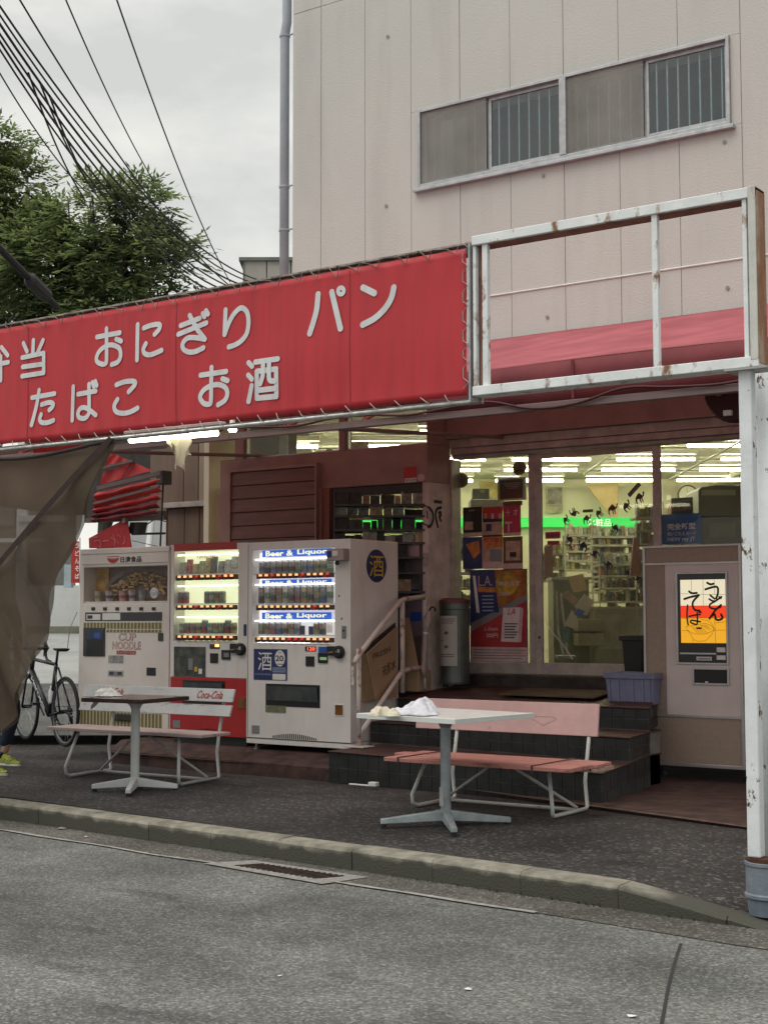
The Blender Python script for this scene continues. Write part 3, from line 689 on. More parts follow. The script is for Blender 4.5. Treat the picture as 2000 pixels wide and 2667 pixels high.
lf = obj('fixed_light', MB().box(DX[1374], DX[1394], YD + .02, YD + .06, zDB, zH0).box(DX[1183], DX[1374], YD + .02, YD + .06, zDB, aty(1280, 1725, YD).z), M_alu_dull, shop, .003)
zTG = aty(1280, 1194, YD).z
obj('pane', MB().box(DX[1183], DX[1374], YD + .038, YD + .043, aty(1280, 1725, YD).z, zH0), M_glass, lf)
door = obj('door', MB().box(DX[1394] + .006, DX[1412], YD - .015, YD + .015, zDB, zH0 - .01).box(DX[1703], DX[1723], YD - .015, YD + .015, zDB, zH0 - .01).box(DX[1412], DX[1703], YD - .015, YD + .015, zDB, zDG).box(DX[1412], DX[1703], YD - .015, YD + .015, aty(1540, 1186, YD).z, zH0 - .01), M_alu_dull, shop, .003)
obj('pane', MB().box(DX[1412], DX[1703], YD - .003, YD + .002, zDG, aty(1540, 1186, YD).z), M_glass, door)
obj('lock', MB().lathe([(.012, -.008), (.012, .008)], (DX[1412] - .03, YD - .015, aty(1405, 1660, YD).z), 10, 'y'), M_dark, door)
obj('pane', MB().box(DX[1723], DXR, YD + .04, YD + .045, zDB, zH0), M_glass, shop)
# crack with tape across the door glass
m = MB(); brush(m, [aty(*p, YD - .006) for p in [(1422, 1623), (1440, 1650), (1465, 1678), (1490, 1716)]], .010); obj('glass_crack', m, mat('white_tape', (.6, .6, .55), .7, vary=0), door)

# grit and crumbs gathered along the gutter
rg_ = random.Random(21); m = MB()
for k in range(900):
    x = rg_.uniform(-9.6, -1.4); w = abs(rg_.gauss(0, .13)); y = kerb_y(x) - .01 - w; r = rg_.uniform(.002, .0065); z = -.127
    a = rg_.uniform(0, 3.1); c, s_ = math.cos(a) * r, math.sin(a) * r
    m.add([(x - c, y - s_, z), (x + s_, y - c, z), (x + c, y + s_, z), (x - s_, y + c, z), (x, y, z + r * 1.1)], [(0, 1, 4), (1, 2, 4), (2, 3, 4), (3, 0, 4)])
obj('grit', m, mat('gutter_grit', (.20, .185, .16), .95, vary=.35, vscale=40), kind='stuff')
m = MB()
for k in range(70):
    x = rg_.uniform(-9.2, -2.8); y = kerb_y(x) - .004
    for j in range(rg_.randint(2, 5)):
        a = rg_.uniform(-1, 1); h = rg_.uniform(.012, .035); m.add([(x - .002, y, -.128), (x + .002, y, -.128), (x + a * .02, y - h * .5, -.128 + h)], [(0, 1, 2)])
obj('kerb_weeds', m, mat('weed_green', (.06, .09, .03), .8, vary=.3), kind='stuff')

# ---------------------------------------------------------------- red sign
SX1 = aty(1219, 840, YS).x; SX0 = -12.6
sz_b = aty(611, 1093, YS).z; sz_t = aty(611, 747, YS).z
sign = thing('shop_sign', (-7.5, YS, sz_b), "long red sign sheet laced into its frame, white Japanese lettering in two rows", "sign")
def sag(x, z):
    "how far the laced sheet bellies out of its plane"
    e = min(z - sz_b, sz_t - z, .18) / .18
    return .012 * mnoise.noise(Vector((x * 1.1, z * 2.2, 3.0))) + .0045 * (1 - e) * math.sin(x * 2 * math.pi / .17) + .004 * mnoise.noise(Vector((x * 4.5, z * 1.2, 8.0)))
x1_ = SX1 - .012
m = MB().grid(lambda u, v: Vector((SX0 + (x1_ - SX0) * u, YS + sag(SX0 + (x1_ - SX0) * u, sz_b + (sz_t - .012 - sz_b) * v), sz_b + (sz_t - .012 - sz_b) * v)), 420, 22)
sh_ = obj('sheet', m, M_sign, sign, smooth=True); so_ = sh_.modifiers.new('cloth', 'SOLIDIFY'); so_.thickness = .003; so_.offset = -1
obj('back_frame', MB().box(SX0, SX1 + .02, YS + .05, YS + .13, sz_t - .03, sz_t + .012).box(SX0, SX1 + .02, YS + .05, YS + .13, sz_b - .035, sz_b - .01).box(SX1 - .02, SX1 + .02, YS + .05, YS + .13, sz_b - .01, sz_t - .03), M_steel, sign)
M_seamr = mat('sign_fold', (.30, .035, .042), .6, vary=.1)
for px in (75, 460, 912):
    x = aty(px, 900, YS).x; zz_ = [sz_b + .02 + (sz_t - .05 - sz_b) * i / 16 for i in range(17)]; m = MB(); brush(m, [Vector((x, YS + sag(x, z) - .0022, z)) for z in zz_], .007); obj('sheet_seam', m, M_seamr, sign)
obj('bottom_pipe', MB().tube([(SX0, YS - .01, sz_b - .042), (SX1 + .02, YS - .01, sz_b - .042)], .012, 10), mat('bright_pipe', (.55, .55, .53), .35, .6, vary=.2, vscale=20), sign, smooth=True)
m = MB(); x = SX0 + .05; i = 0
while x < SX1 - .05:
    dz = random.uniform(-.006, .006)
    m.tube([(x, YS - .012, sz_b + .012), (x + random.uniform(.03, .07), YS - .03, sz_b - .025 + dz), (x + .085, YS - .005, sz_b - .048)], .0026, 5); x += random.uniform(.15, .19)
M_rope = mat('frayed_white_cord', (.50, .47, .42), .9, vary=.2, vscale=30)
obj('lacing', m, M_rope, sign, kind='stuff')
m = MB(); x = SX0 + .05; pts = []
while x < SX1 - .02:
    pts.append((x, YS - .012, sz_t + .008 + .012 * math.sin(x * 9))); pts.append((x + .07, YS - .016, sz_t - .045 + random.uniform(-.015, .015))); pts.append((x + .085, YS - .010, sz_t + .01)); x += random.uniform(.13, .21)
m.tube(pts, .0035, 5)
for k in range(60):
    x = random.uniform(SX0, SX1); m.tube([(x, YS + .02, sz_t + .006), (x + random.uniform(-.04, .06), YS + .0, sz_t + random.uniform(.005, .02)), (x + random.uniform(-.02, .09), YS + .03, sz_t + random.uniform(0, .016))], .003, 4)
obj('lacing', m, mat('dirty_cord', (.26, .23, .19), .95, vary=.3, vscale=20), sign, kind='stuff')
m = MB(); z = sz_b + .04; pts = []
while z < sz_t - .03:
    pts += [(SX1 - .03, YS - .008, z), (SX1 + .012, YS - .02, z + .03), (SX1 - .03, YS - .008, z + .06)]; z += random.uniform(.09, .12)
m.tube(pts, .0026, 5); obj('lacing', m, M_rope, sign, kind='stuff')
obj('top_cover', MB().box(SX0, SX1 + .02, YS + .005, YS + .14, sz_t + .013, sz_t + .024), mat('flaking_cover', (.42, .36, .32), .9, vary=.35, vscale=12), sign)
obj('edge_strip', MB().box(SX1 + .006, SX1 + .016, YS - .006, YS + .04, sz_b - .03, sz_t + .01), M_alu, sign)
streaks(M_letter, 6.0, (2.6, 1, .2), .28, .52, (.82, .80, .80))
# lettering, each character built of its painted strokes
def zA(p): return (p[0] * .3014, 760 + p[1] * .3014)
def zB(p): return (440 + p[0] * .2411, 740 + p[1] * .2411)
def zC(p): return (780 + p[0] * .1808, 680 + p[1] * .1808)
CH = [
 (zA, [[(20, 480), (75, 550)], [(-120, 645), (80, 610)], [(15, 560), (15, 765)], [(-55, 470), (-110, 570), (0, 540)], [(-75, 590), (-80, 700), (-115, 770)]]),
 (zA, [[(210, 445), (240, 515)], [(295, 420), (290, 540)], [(380, 420), (330, 530)], [(200, 570), (385, 530)], [(385, 530), (385, 700)], [(205, 650), (380, 625)], [(200, 730), (385, 700)]]),
 (zA, [[(845, 392), (1045, 355)], [(930, 320), (930, 460), (930, 590), (918, 622), (885, 625), (848, 605), (842, 565), (870, 510), (930, 468), (985, 462), (1040, 490), (1053, 550), (1030, 605), (975, 630)], [(1015, 410), (1058, 428)]]),
 (zA, [[(1200, 285), (1195, 590)], [(1255, 315), (1325, 290), (1390, 285), (1388, 325), (1350, 370)], [(1275, 450), (1252, 500), (1268, 538), (1320, 545), (1410, 508)]]),
 (zB, [[(140, 450), (340, 370)], [(115, 545), (410, 420)], [(235, 340), (310, 480), (395, 595)], [(395, 597), (300, 580), (215, 585), (165, 640), (168, 700), (225, 735), (300, 728), (380, 688)], [(375, 320), (392, 352)], [(410, 290), (430, 325)]]),
 (zB, [[(620, 280), (608, 545)], [(608, 545), (655, 420), (715, 315), (785, 258), (845, 300), (863, 400), (848, 520), (795, 605), (725, 655), (655, 680)]]),
 (zC, [[(272, 480), (255, 690), (215, 860), (160, 1045)], [(475, 450), (605, 975)], 'ring']),
 (zC, [[(925, 385), (1090, 465)], [(1370, 385), (1330, 540), (1230, 700), (1090, 830), (925, 920)]]),
 (zA, [[(280, 915), (475, 880)], [(343, 850), (320, 980), (275, 1150)], [(365, 975), (425, 957), (462, 965), (457, 995), (430, 1022)], [(360, 1060), (347, 1105), (370, 1130), (415, 1130), (465, 1110)]]),
 (zA, [[(638, 820), (628, 1110)], [(680, 885), (835, 858)], [(775, 800), (775, 1010), (768, 1060), (735, 1092), (692, 1088), (678, 1050), (700, 1008), (740, 1002), (790, 1030), (835, 1065)], [(805, 785), (820, 820)], [(832, 775), (845, 810)]]),
 (zA, [[(1015, 805), (1090, 778), (1168, 775), (1172, 805), (1120, 865)], [(1025, 930), (997, 985), (1012, 1035), (1060, 1050), (1125, 1042), (1195, 1005)]]),
 (zB, [[(350, 985), (630, 945)], [(468, 900), (466, 1080), (463, 1260), (440, 1298), (385, 1288), (345, 1225), (380, 1150), (460, 1100), (550, 1088), (625, 1122), (645, 1190), (615, 1260), (540, 1305)], [(590, 1025), (648, 1045)]]),
 (zB, [[(870, 850), (910, 890)], [(870, 985), (910, 1030)], [(908, 1100), (875, 1270)], [(945, 845), (1190, 810)], [(965, 945), (1175, 920)], [(965, 945), (965, 1235)], [(1175, 920), (1175, 1215)], [(965, 1235), (1175, 1215)], [(985, 1150), (1160, 1130)], [(1035, 860), (1032, 990), (1005, 1080)], [(1100, 850), (1100, 1000), (1115, 1045), (1160, 1050)]]),
]
for cv, strokes in CH:
    m = MB(); n = 0
    for s in strokes:
        if s == 'ring':
            pts = [aty(*cv((607 + 41 * math.cos(t * math.pi / 12), 433 + 48 * math.sin(t * math.pi / 12))), YS) for t in range(24)]
            pts = [p + Vector((0, -.004, 0)) for p in pts]; brush(m, pts, .028, closed=True); continue
        pts = spline([aty(*cv(p), YS) + Vector((0, -.0035 - .0004 * n, 0)) for p in s], 7)
        brush(m, pts, .0345 if cv is not zC else .040); n += 1
    for p in m.v: p.y += sag(p.x, p.z) - .0015
    obj('letter', m, M_letter, sign)

# ---------------------------------------------------------------- empty sign frame on its posts
fx0 = SX1 + .03; fx1 = aty(1951, 720, YS).x; fx2 = aty(1971, 720, YS).x
fzb0, fzb1 = aty(1600, 993, YS).z, aty(1600, 967, YS).z
fzt0, fzt1 = aty(1600, 576, YS).z, aty(1600, 550, YS).z
fr_ = thing('empty_signboard', (-3.3, YS, fzb0), "empty rusty white steel sign frame beside the red sign", "sign frame")
DP = .12
obj('top_beam', MB().box(fx0, fx2, YS - .01, YS + DP, fzt0, fzt1), M_frame, fr_, .004)
obj('bottom_beam', MB().box(fx0, fx2, YS - .01, YS + DP, fzb0, fzb1), M_frame, fr_, .004)
for a, b, nm in ((1230, 1238, 'upright'), (1254, 1268, 'upright'), (1697, 1712, 'upright'), (1934, 1946, 'upright')):
    xa, xb = aty(a, 780, YS).x, aty(b, 780, YS).x
    obj(nm, MB().box(xa, xb, YS + .004, YS + .036, fzb1, fzt0), M_frame, fr_, .003)
M_heavy = rusty('heavily_rusted_white', (.62, .62, .58), rust=(.26, .12, .05), scale=6, amount=.50, soft=.16, stretch=(1, 1, .25))
obj('end_upright', MB().box(fx1, fx2, YS - .012, YS + DP + .003, fzb1 - .02, fzt1 + .004), M_heavy, fr_, .004)
obj('end_cap', MB().box(fx2 + .001, fx2 + .008, YS + .0, YS + DP - .02, fzb0 + .02, fzt1 - .02), rusty('rusted_plate', (.55, .50, .42), rust=(.27, .12, .05), scale=5, amount=.58, soft=.14, stretch=(1, 1, .3)), fr_)
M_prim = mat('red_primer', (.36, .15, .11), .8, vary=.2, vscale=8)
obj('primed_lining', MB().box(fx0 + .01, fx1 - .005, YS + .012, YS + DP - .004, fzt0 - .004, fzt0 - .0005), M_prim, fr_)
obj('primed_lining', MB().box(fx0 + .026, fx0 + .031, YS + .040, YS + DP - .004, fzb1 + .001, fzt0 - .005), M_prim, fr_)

p1x = aty(1953, 1600, YS + .04).x
bx = aty(2012, 2320, YS + .02).x
post = thing('sign_post', (p1x, YS + .06, -.1), "chipped white steel post standing in a round grey base under the sign frame", "post")
pw = .10
zP = -.09
obj('shaft', MB().box(p1x - .034, p1x + .034, YS + .022, YS + .090, zP + .27, fzb0 - .002), M_post, post, .008)
obj('cap_plate', MB().box(p1x - .09, p1x + .13, YS - .02, YS + .13, fzb0 - .012, fzb0 - .003), M_steel, post)
obj('foot_collar', MB().box(p1x - .042, p1x + .10, YS + .015, YS + .11, zP + .235, zP + .268), mat('rust_collar', (.10, .04, .025), .85, vary=.3, vscale=20), post)
M_can = mat('painted_grey_can', (.13, .165, .21), .55, vary=.25, vscale=7, color2=(.20, .225, .25), bump=.2)
cxb = aty(2004, 2320, YS + .06).x
obj('base_can', MB().lathe([(.100, 0), (.106, .05), (.108, .075), (.120, .085), (.120, .100), (.113, .107), (.112, .235), (.118, .24), (.118, .255), (.108, .256), (.108, .245), (.02, .245)], (cxb, YS + .055, zP), 40), M_can, post, smooth=False)
smooth_by_angle(bpy.data.objects['base_can'], 35)
post2 = thing('sign_post', (p1x + .17, YS + .25, -.1), "second white steel post, round, just behind the square one at the right edge", "post")
x2 = aty(2004, 1600, YS + .25).x
obj('shaft', MB().tube([(x2, YS + .25, -.1), (x2, YS + .25, fzb0 + .02)], .06, 16), M_post, post2, smooth=True)

# hanging red lantern-like round sign half hidden by the post (dark disc on a bracket)
lc = aty(1918, 1012, 9.3); LK = 1.12
dsc = thing('round_sign', lc, "dark red round hanging disc half hidden behind the white post", "sign")
obj('disc', MB().lathe([(.001, -.05), (.215, -.045), (.235, 0), (.215, .045), (.001, .05)], lc, 28, 'y'), mat('dark_red_disc', (.055, .010, .013), .6, vary=.15), dsc)
obj('bracket', MB().box(lc.x - .115, lc.x - .085, 9.21, 9.24, lc.z - .05, lc.z + .10).box(lc.x - .12, lc.x + .1, 9.21, 9.24, lc.z + .10, lc.z + .125), M_purple, dsc)
obj('tag_plate', MB().box(lc.x - .06, lc.x - .005, 9.20, 9.23, lc.z - .19, lc.z - .155), M_white, dsc)

# ---------------------------------------------------------------- mesh tarp hanging from the sign, with its strap
edge_px = [(300, 1146), (268, 1215), (232, 1300), (204, 1375), (176, 1450), (150, 1530), (122, 1625), (98, 1700), (72, 1775), (46, 1840), (20, 1885), (-10, 1915), (-60, 1945), (-110, 1965), (-160, 1980)]
ep = spline([aty(*p, YS) for p in edge_px], 6)
def edge_x(z):
    for a, b in zip(ep, ep[1:]):
        if b.z <= z <= a.z: return a.x + (b.x - a.x) * (a.z - z) / max(a.z - b.z, 1e-6)
    return ep[-1].x
ztp, zbt = ep[0].z, ep[-1].z
XL = aty(-400, 1500, YS).x
tarp = thing('mesh_tarp', (-8, YS, ztp), "brown translucent mesh tarp hanging slantwise from the sign with a dark edge strap", "tarp")
def tarp_pt(u, v):
    z = ztp + (zbt - ztp) * v; xr = edge_x(z); x = XL + (xr - XL) * u
    s = (x - ep[0].x) * .8 + (z - ztp) * .62
    dy = .05 * math.sin(s * 9 + 1.2) * (v ** .5) + .025 * math.sin(s * 21) * v + .02 * mnoise.noise(Vector((x * 3, z * 3, 0)))
    if v < .12: z -= .0 if u > .97 else .05 * math.sin(min(1, max(0, (u - .45) / .5)) * math.pi) * (1 - v / .12)
    return Vector((x, YS + .01 + dy, z))
M_tarp = veil_mat('brown_mesh', (.16, .125, .095), .20, .38)
o_ = obj('mesh_sheet', MB().grid(tarp_pt, 60, 70), M_tarp, tarp, smooth=True)
# doubled flap outside the strap
def strap_x(z):
    a, b = aty(300, 1146, YS), aty(0, 1482, YS); c = aty(-220, 1690, YS)
    if z > b.z: return a.x + (b.x - a.x) * ((a.z - z) / (a.z - b.z)) ** .93
    return b.x + (c.x - b.x) * (b.z - z) / (b.z - c.z)
def flap_pt(u, v):
    z = ztp - .01 + (zbt - ztp + .02) * v; xr = edge_x(z); xl = max(XL, strap_x(z)); p = tarp_pt(1, v)
    x = xl + (xr - xl) * u; s = (x - ep[0].x) * .8 + (z - ztp) * .62
    return Vector((x, YS - .012 + .05 * math.sin(s * 9 + 1.2) * (v ** .5) + .03 * math.sin(s * 19 + 1) * v, z))
obj('folded_flap', MB().grid(flap_pt, 30, 70), M_tarp, tarp, smooth=True)
m = MB(); zz = [ztp - .005 - .033 * i for i in range(42)]
brush(m, [Vector((strap_x(z), YS - .045, z)) for z in zz], .045); obj('strap', m, mat('dark_strap', (.040, .022, .019), .8, vary=.2, vscale=20), tarp)
m = MB(); pts = [Vector((XL + (ep[0].x - XL) * i / 30, YS - .02, ztp - .012 - .055 * max(0, math.sin(min(1, max(0, (i / 30 - .45) / .5)) * math.pi)))) for i in range(31)]
m.tube(pts, .014, 6); obj('hem', m, mat('dark_hem', (.035, .026, .024), .85, vary=.2), tarp)

# ---------------------------------------------------------------- lamps under the canopy
M_tube = lamp_mat('fluorescent_tube', (1.0, .97, .66), 9.0)
ta, tb = aty(340, 1147, 7.7), aty(566, 1128, 7.7)
lp = thing('canopy_lamp', (ta + tb) / 2 + Vector((0, 0, .05)), "lit bare fluorescent tube under the red sign with a plastic bag hung on it", "lamp")
obj('tube', MB().tube([ta, tb], .021, 10), M_tube, lp)
obj('fitting', MB().box(ta.x - .05, tb.x + .05, 7.68, 7.74, ta.z + .03, ta.z + .07), M_white, lp, .004)
c = aty(606, 1119, 8.0)
lb = thing('canopy_bulb', c, "small round lit bulb under the sign, right of the fluorescent tube", "lamp")
obj('bulb', MB().lathe([(.001, -.02), (.026, -.016), (.034, 0), (.026, .016), (.012, .03)], c, 14), M_tube, lb)
obj('holder', MB().lathe([(.02, .03), (.02, .08), (.012, .1)], c, 12), M_white, lb)
# white plastic bag hooked over the tube
ba, bb = aty(434, 1134, 7.66), aty(497, 1130, 7.66); zbag = aty(470, 1240, 7.66).z
def bag_pt(u, v):
    w = 1 - .12 * v; x = ba.x + (bb.x - ba.x) * (.5 + (u - .5) * w) + .02 * v
    bot = zbag + .05 * abs(math.sin(u * 7.5 + .5)) + (.10 if u < .35 else .02) - (.0 if .35 < u < .8 else -.07)
    z = ba.z + .005 + (bot - ba.z) * v
    return Vector((x + .012 * math.sin(v * 9 + u * 4), 7.66 - .03 * math.sin(u * math.pi) - .018 * math.sin(u * 17 + v * 5) * v, z))
bag = obj('plastic_bag', MB().grid(bag_pt, 26, 26), veil_mat('thin_white_plastic', (.70, .66, .56), .12, .5), None, smooth=True, label="torn white plastic bag hanging from the fluorescent tube under the sign", cat="plastic bag")

# ---------------------------------------------------------------- utility cables crossing the sky
def cable(pa, pb, da, db, sag, r, label, grp=None, extra=None):
    a, b = atd(*pa, da), atd(*pb, db); pts = []
    for i in range(25):
        t = i / 24; p = a.lerp(b, t); p.z -= sag * 4 * t * (1 - t); pts.append(p)
    m = MB().tube(pts, [r] * 25, 6, cap=False)
    return obj('utility_cable', m, M_wire, None, label=label, cat="cable", group=grp)
G1 = "cables bundled above the tree"
ORD = ['topmost', 'second from the top', 'third from the top', 'fourth from the top', 'fifth from the top', 'lowest']
for i, (a, b, r) in enumerate([((-60, -75), (670, 728), .020), ((-60, -52), (666, 738), .018), ((-60, -30), (660, 750), .024), ((-60, -5), (655, 762), .020), ((-60, 12), (640, 768), .022), ((-60, 32), (630, 775), .018)]):
    cable(a, b, 13, 25, .50 + .025 * i, r * .58, ORD[i] + " of the thick black cables bundled together, sweeping down past the tree", G1)
cable((35, -30), (640, 775), 13, 25, .35, .010, "thin black cable just above the bundle, entering at the top left", None)
cable((160, -30), (400, 470), 14, 22, .1, .009, "thin cable from the top edge ending behind the tree top")
cable((300, -15), (600, 735), 14, 25, .2, .009, "rightmost thin cable, falling alone across the open sky")
cable((-40, 120), (225, 500), 14, 20, .12, .009, "lone thin cable at the left edge, below the bundle")
for i, (a, b) in enumerate([((75, 190), (220, 515)), ((105, 215), (250, 500)), ((130, 250), (262, 520))]):
    cable(a, b, 14.5, 20, .12, .011, ("leftmost", "middle", "rightmost")[i] + " of the three black branch cables dropping from the bundle into the tree", "branch cables dropping into the tree")
# dark heavy cable with its splice closure at the lower left
a, b = atd(-60, 585, 17), atd(150, 800, 18.5)
cb = thing('cable_closure', (a + b) / 2, "thick dark cable with a bulky splice closure in front of the tree", "cable")
obj('cable', MB().tube([a, a.lerp(b, .55), b], .045, 8), M_wire, cb)
s0, s1 = a.lerp(b, .62), a.lerp(b, .88)
obj('closure', MB().tube([s0, s0.lerp(s1, .1), s0.lerp(s1, .9), s1], [.05, .09, .09, .05], 10), mat('closure_grey', (.03, .03, .035), .6, vary=.1), cb)

# ---------------------------------------------------------------- tree
def make_tree(name, base, lobes, n_leaf, label, seed):
    rg = random.Random(seed)
    t = thing(name, base, label, "tree")
    top = max(l[0].z for l in lobes)
    tr = MB(); tr.tube([base, base + Vector((.1, 0, 1.5)), base + Vector((.05, .1, 3.2)), base + Vector((.2, 0, 4.4))], [.20, .16, .13, .09], 9)
    obj('trunk', tr, mat('bark', (.07, .058, .048), .9, vary=.3, vscale=8, bump=.5, bscale=25), t)
    st = base + Vector((.05, .1, 3.0)); bm_ = MB()
    for c, rad in lobes:
        for k in range(4):
            e = c + Vector((rg.uniform(-.6, .6) * rad.x, rg.uniform(-.6, .6) * rad.y, rg.uniform(-.2, .7) * rad.z)); mid = st.lerp(e, .5) + Vector((rg.uniform(-.2, .2), rg.uniform(-.2, .2), .25))
            bm_.tube([st, mid, e], [.07, .04, .012], 6)
    obj('branch', bm_, MATS['bark'], t, kind='stuff')
    for shade in range(3):
        vs, fs = [], []
        for _ in range(n_leaf // 3):
            c, rad = rg.choices(lobes, weights=[l[1].x * l[1].z for l in lobes])[0]
            while True:
                q = Vector((rg.uniform(-1, 1), rg.uniform(-1, 1), rg.uniform(-1, 1)))
                if .25 < q.length < 1: break
            q = q.normalized() * (q.length ** .5)
            bumpy = 1 + .38 * mnoise.noise(q * 1.7 + c) + .16 * mnoise.noise(q * 4.5 + c * 2)
            p = c + Vector((q.x * rad.x, q.y * rad.y, q.z * rad.z)) * bumpy
            if mnoise.noise(p * 1.6 + Vector((seed, 0, 0))) < -.13: continue      # gaps
            out = (q + Vector((rg.uniform(-.6, .6), rg.uniform(-.6, .6), rg.uniform(-.35, .5)))).normalized()
            L_ = rg.uniform(.38, .60); nl = 6
            side = out.cross(Vector((0, 0, 1)));
            if side.length < .05: side = Vector((1, 0, 0))
            side.normalize()
            for i in range(nl):
                f = (i + .6) / nl; s = p + out * (L_ * f) + Vector((0, 0, -.16 * f * f))
                for sg in ((-1, 1) if i < nl - 1 else (0,)):
                    ld = (side * sg * .9 + out * (.55 if sg else 1) + Vector((0, 0, -.28 + rg.uniform(-.2, .2)))).normalized()
                    ln = rg.uniform(.13, .20); wd = ln * .18
                    wv = ld.cross(Vector((rg.uniform(-.4, .4), rg.uniform(-.4, .4), 1))).normalized() * wd
                    o = len(vs); vs += [s, s + ld * ln * .45 + wv, s + ld * ln, s + ld * ln * .45 - wv]; fs.append((o, o + 1, o + 2, o + 3))
        m = MB(); m.v = vs; m.f = fs
        col = [(.115, .148, .088), (.15, .185, .108), (.20, .235, .135)][shade]
        mt = 'leaf_%s' % ['deep', 'mid', 'fresh'][shade]
        if mt not in MATS:
            mm = mat(mt, col, .55, vary=.25, vscale=3); N, L = nodes_of(mm)
            b = N['Principled BSDF']; tl = N.new('ShaderNodeBsdfTranslucent'); tl.inputs['Color'].default_value = (col[0] * 1.5, col[1] * 1.6, col[2], 1)
            x = N.new('ShaderNodeMixShader'); x.inputs['Fac'].default_value = .42; L.new(b.outputs[0], x.inputs[1]); L.new(tl.outputs[0], x.inputs[2]); L.new(x.outputs[0], N['Material Output'].inputs['Surface'])
        obj('crown', m, MATS[mt], t, kind='stuff')
    return t
D = 27.0
def lobe(px, py, rx, rz, ry=None, dd=0):
    s = D / F_PX; return (atd(px, py, D + dd), Vector((rx * s, (ry or rx) * s, rz * s)))
tb_ = atd(255, 1700, D); tb_.z = -.1
make_tree('tree', tb_, [lobe(320, 720, 165, 140), lobe(250, 575, 95, 85), lobe(365, 560, 72, 72), lobe(405, 690, 68, 92, 110), lobe(150, 700, 130, 150, 140, .6), lobe(275, 860, 205, 120, 160), lobe(465, 820, 38, 40)], 4500,
          "bushy green tree with drooping feathery leaves behind the sign, under the cables", 5)
tb2 = atd(-60, 1700, D + 1.5); tb2.z = -.1
make_tree('tree', tb2, [lobe(20, 520, 105, 120, None, 1.5), lobe(30, 640, 120, 110, None, 1.4), lobe(-90, 480, 120, 150, None, 1.6), lobe(-60, 720, 150, 140, None, 1.5), lobe(10, 380, 60, 40, None, 1.5)], 2700,
          "taller green tree at the left edge, its top rising above its neighbour", 11)

# ================================================================ vending machines
def crop(ox, oy, s):
    return lambda *a: tuple((ox + v * s) if i % 2 == 0 else (oy + v * s) for i, v in enumerate(a))
c6 = crop(180, 1380, .3014); c7 = crop(600, 1380, .3014); c4 = crop(1600, 1380, .3165); c2 = crop(1700, 1480, .1326)
M_inner = mat('lit_white_interior', (.75, .76, .72), .5, vary=0)
M_grey = mat('grey_plastic', (.22, .22, .225), .5, vary=.1)
M_slot = mat('dark_grey_panel', (.05, .05, .055), .45, vary=.1)
M_navy = mat('navy_print', (.025, .035, .13), .5, vary=.1)
M_blue = mat('blue_print', (.03, .10, .42), .5, vary=.05)
M_paper = mat('white_paper', (.74, .73, .71), .8, vary=.06, vscale=10)
M_ink = mat('black_ink', (.02, .02, .02), .7, vary=0)
M_rprint = mat('red_print', (.46, .045, .04), .6, vary=.1, vscale=12)
M_yprint = mat('yellow_print', (.62, .42, .04), .6, vary=.05)
M_display = glass_mat('display_glass', (.99, .99, .99), .0, .02, .22)
def canmat(i):
    P = [(.16, .34, .18), (.55, .08, .06), (.30, .30, .31), (.50, .38, .10), (.08, .18, .48), (.34, .26, .2), (.55, .55, .53), (.10, .10, .11), (.35, .16, .08), (.14, .28, .22), (.40, .42, .20), (.20, .24, .30)]
    return mat('can_print_%s' % 'abcdefghijkl'[i % 12], tuple(.62 * c + .38 * (sum(P[i % 12]) / 3 + .10) for c in P[i % 12]), .3, .1, vary=.3, vscale=30, spec=.5)
_cans = {}
def can(parent, x, y, z, h, r, ci, name='can'):
    key = (round(h, 3), round(r, 3), ci)
    if key not in _cans:
        m = MB(); b0, b1 = ((.30, .62), (.45, .85), (.15, .5))[ci % 3]; m.lathe([(r * .8, 0), (r, h * .05), (r, h * b0), (r, h * b1), (r, h * .9), (r * .82, h * .98), (r * .82, h)], (0, 0, 0), 12)
        me = bpy.data.meshes.new('can'); me.from_pydata([tuple(v) for v in m.v], [], m.f); me.materials.append(canmat(ci)); me.materials.append(canmat((ci * 5 + 6) % 12)); me.materials.append(M_alu)
        for i_, pg in enumerate(me.polygons): pg.material_index = 1 if i_ // 12 == 2 else (2 if i_ // 12 >= 4 else 0)
        me.shade_smooth(); _cans[key] = me
    o = bpy.data.objects.new(name, _cans[key]); COL.objects.link(o); o.parent = parent
    o.location = WM[parent.name].inverted() @ Vector((x, y, z)); return o
M_btn = mat('black_button', (.02, .02, .022), .4, vary=0)
M_btn_on = mat('lit_amber_lamp', (.5, .15, .05), .4, vary=0, emit=(1.0, .40, .16), estr=1.1)
M_btn_off = mat('red_sold_out_lamp', (.45, .04, .03), .4, vary=0, emit=(1, .06, .03), estr=.35)
M_btn_frame = mat('brown_button_rail', (.13, .07, .05), .5, vary=.2, vscale=20)
def buttons(parent, a, Y, n, off=()):
    x0, x1, z0, z1 = rect(a, Y); w = (x1 - x0) / n; h = z1 - z0
    obj('button_rail', MB().box(x0 - .015, x1 + .015, Y - .004, Y + .03, z0, z1), M_btn_frame, parent)
    for i in range(n):
        xa = x0 + i * w
        obj('price_lamp', MB().box(xa + w * .28, xa + w * .72, Y - .012, Y - .003, z0 + h * .52, z1 - h * .06), M_btn_off if i in off else M_btn_on, parent)
        obj('button', MB().box(xa + w * .08, xa + w * .62, Y - .018, Y - .003, z0 - h * .05, z0 + h * .42), M_rprint if i in off else M_btn, parent)
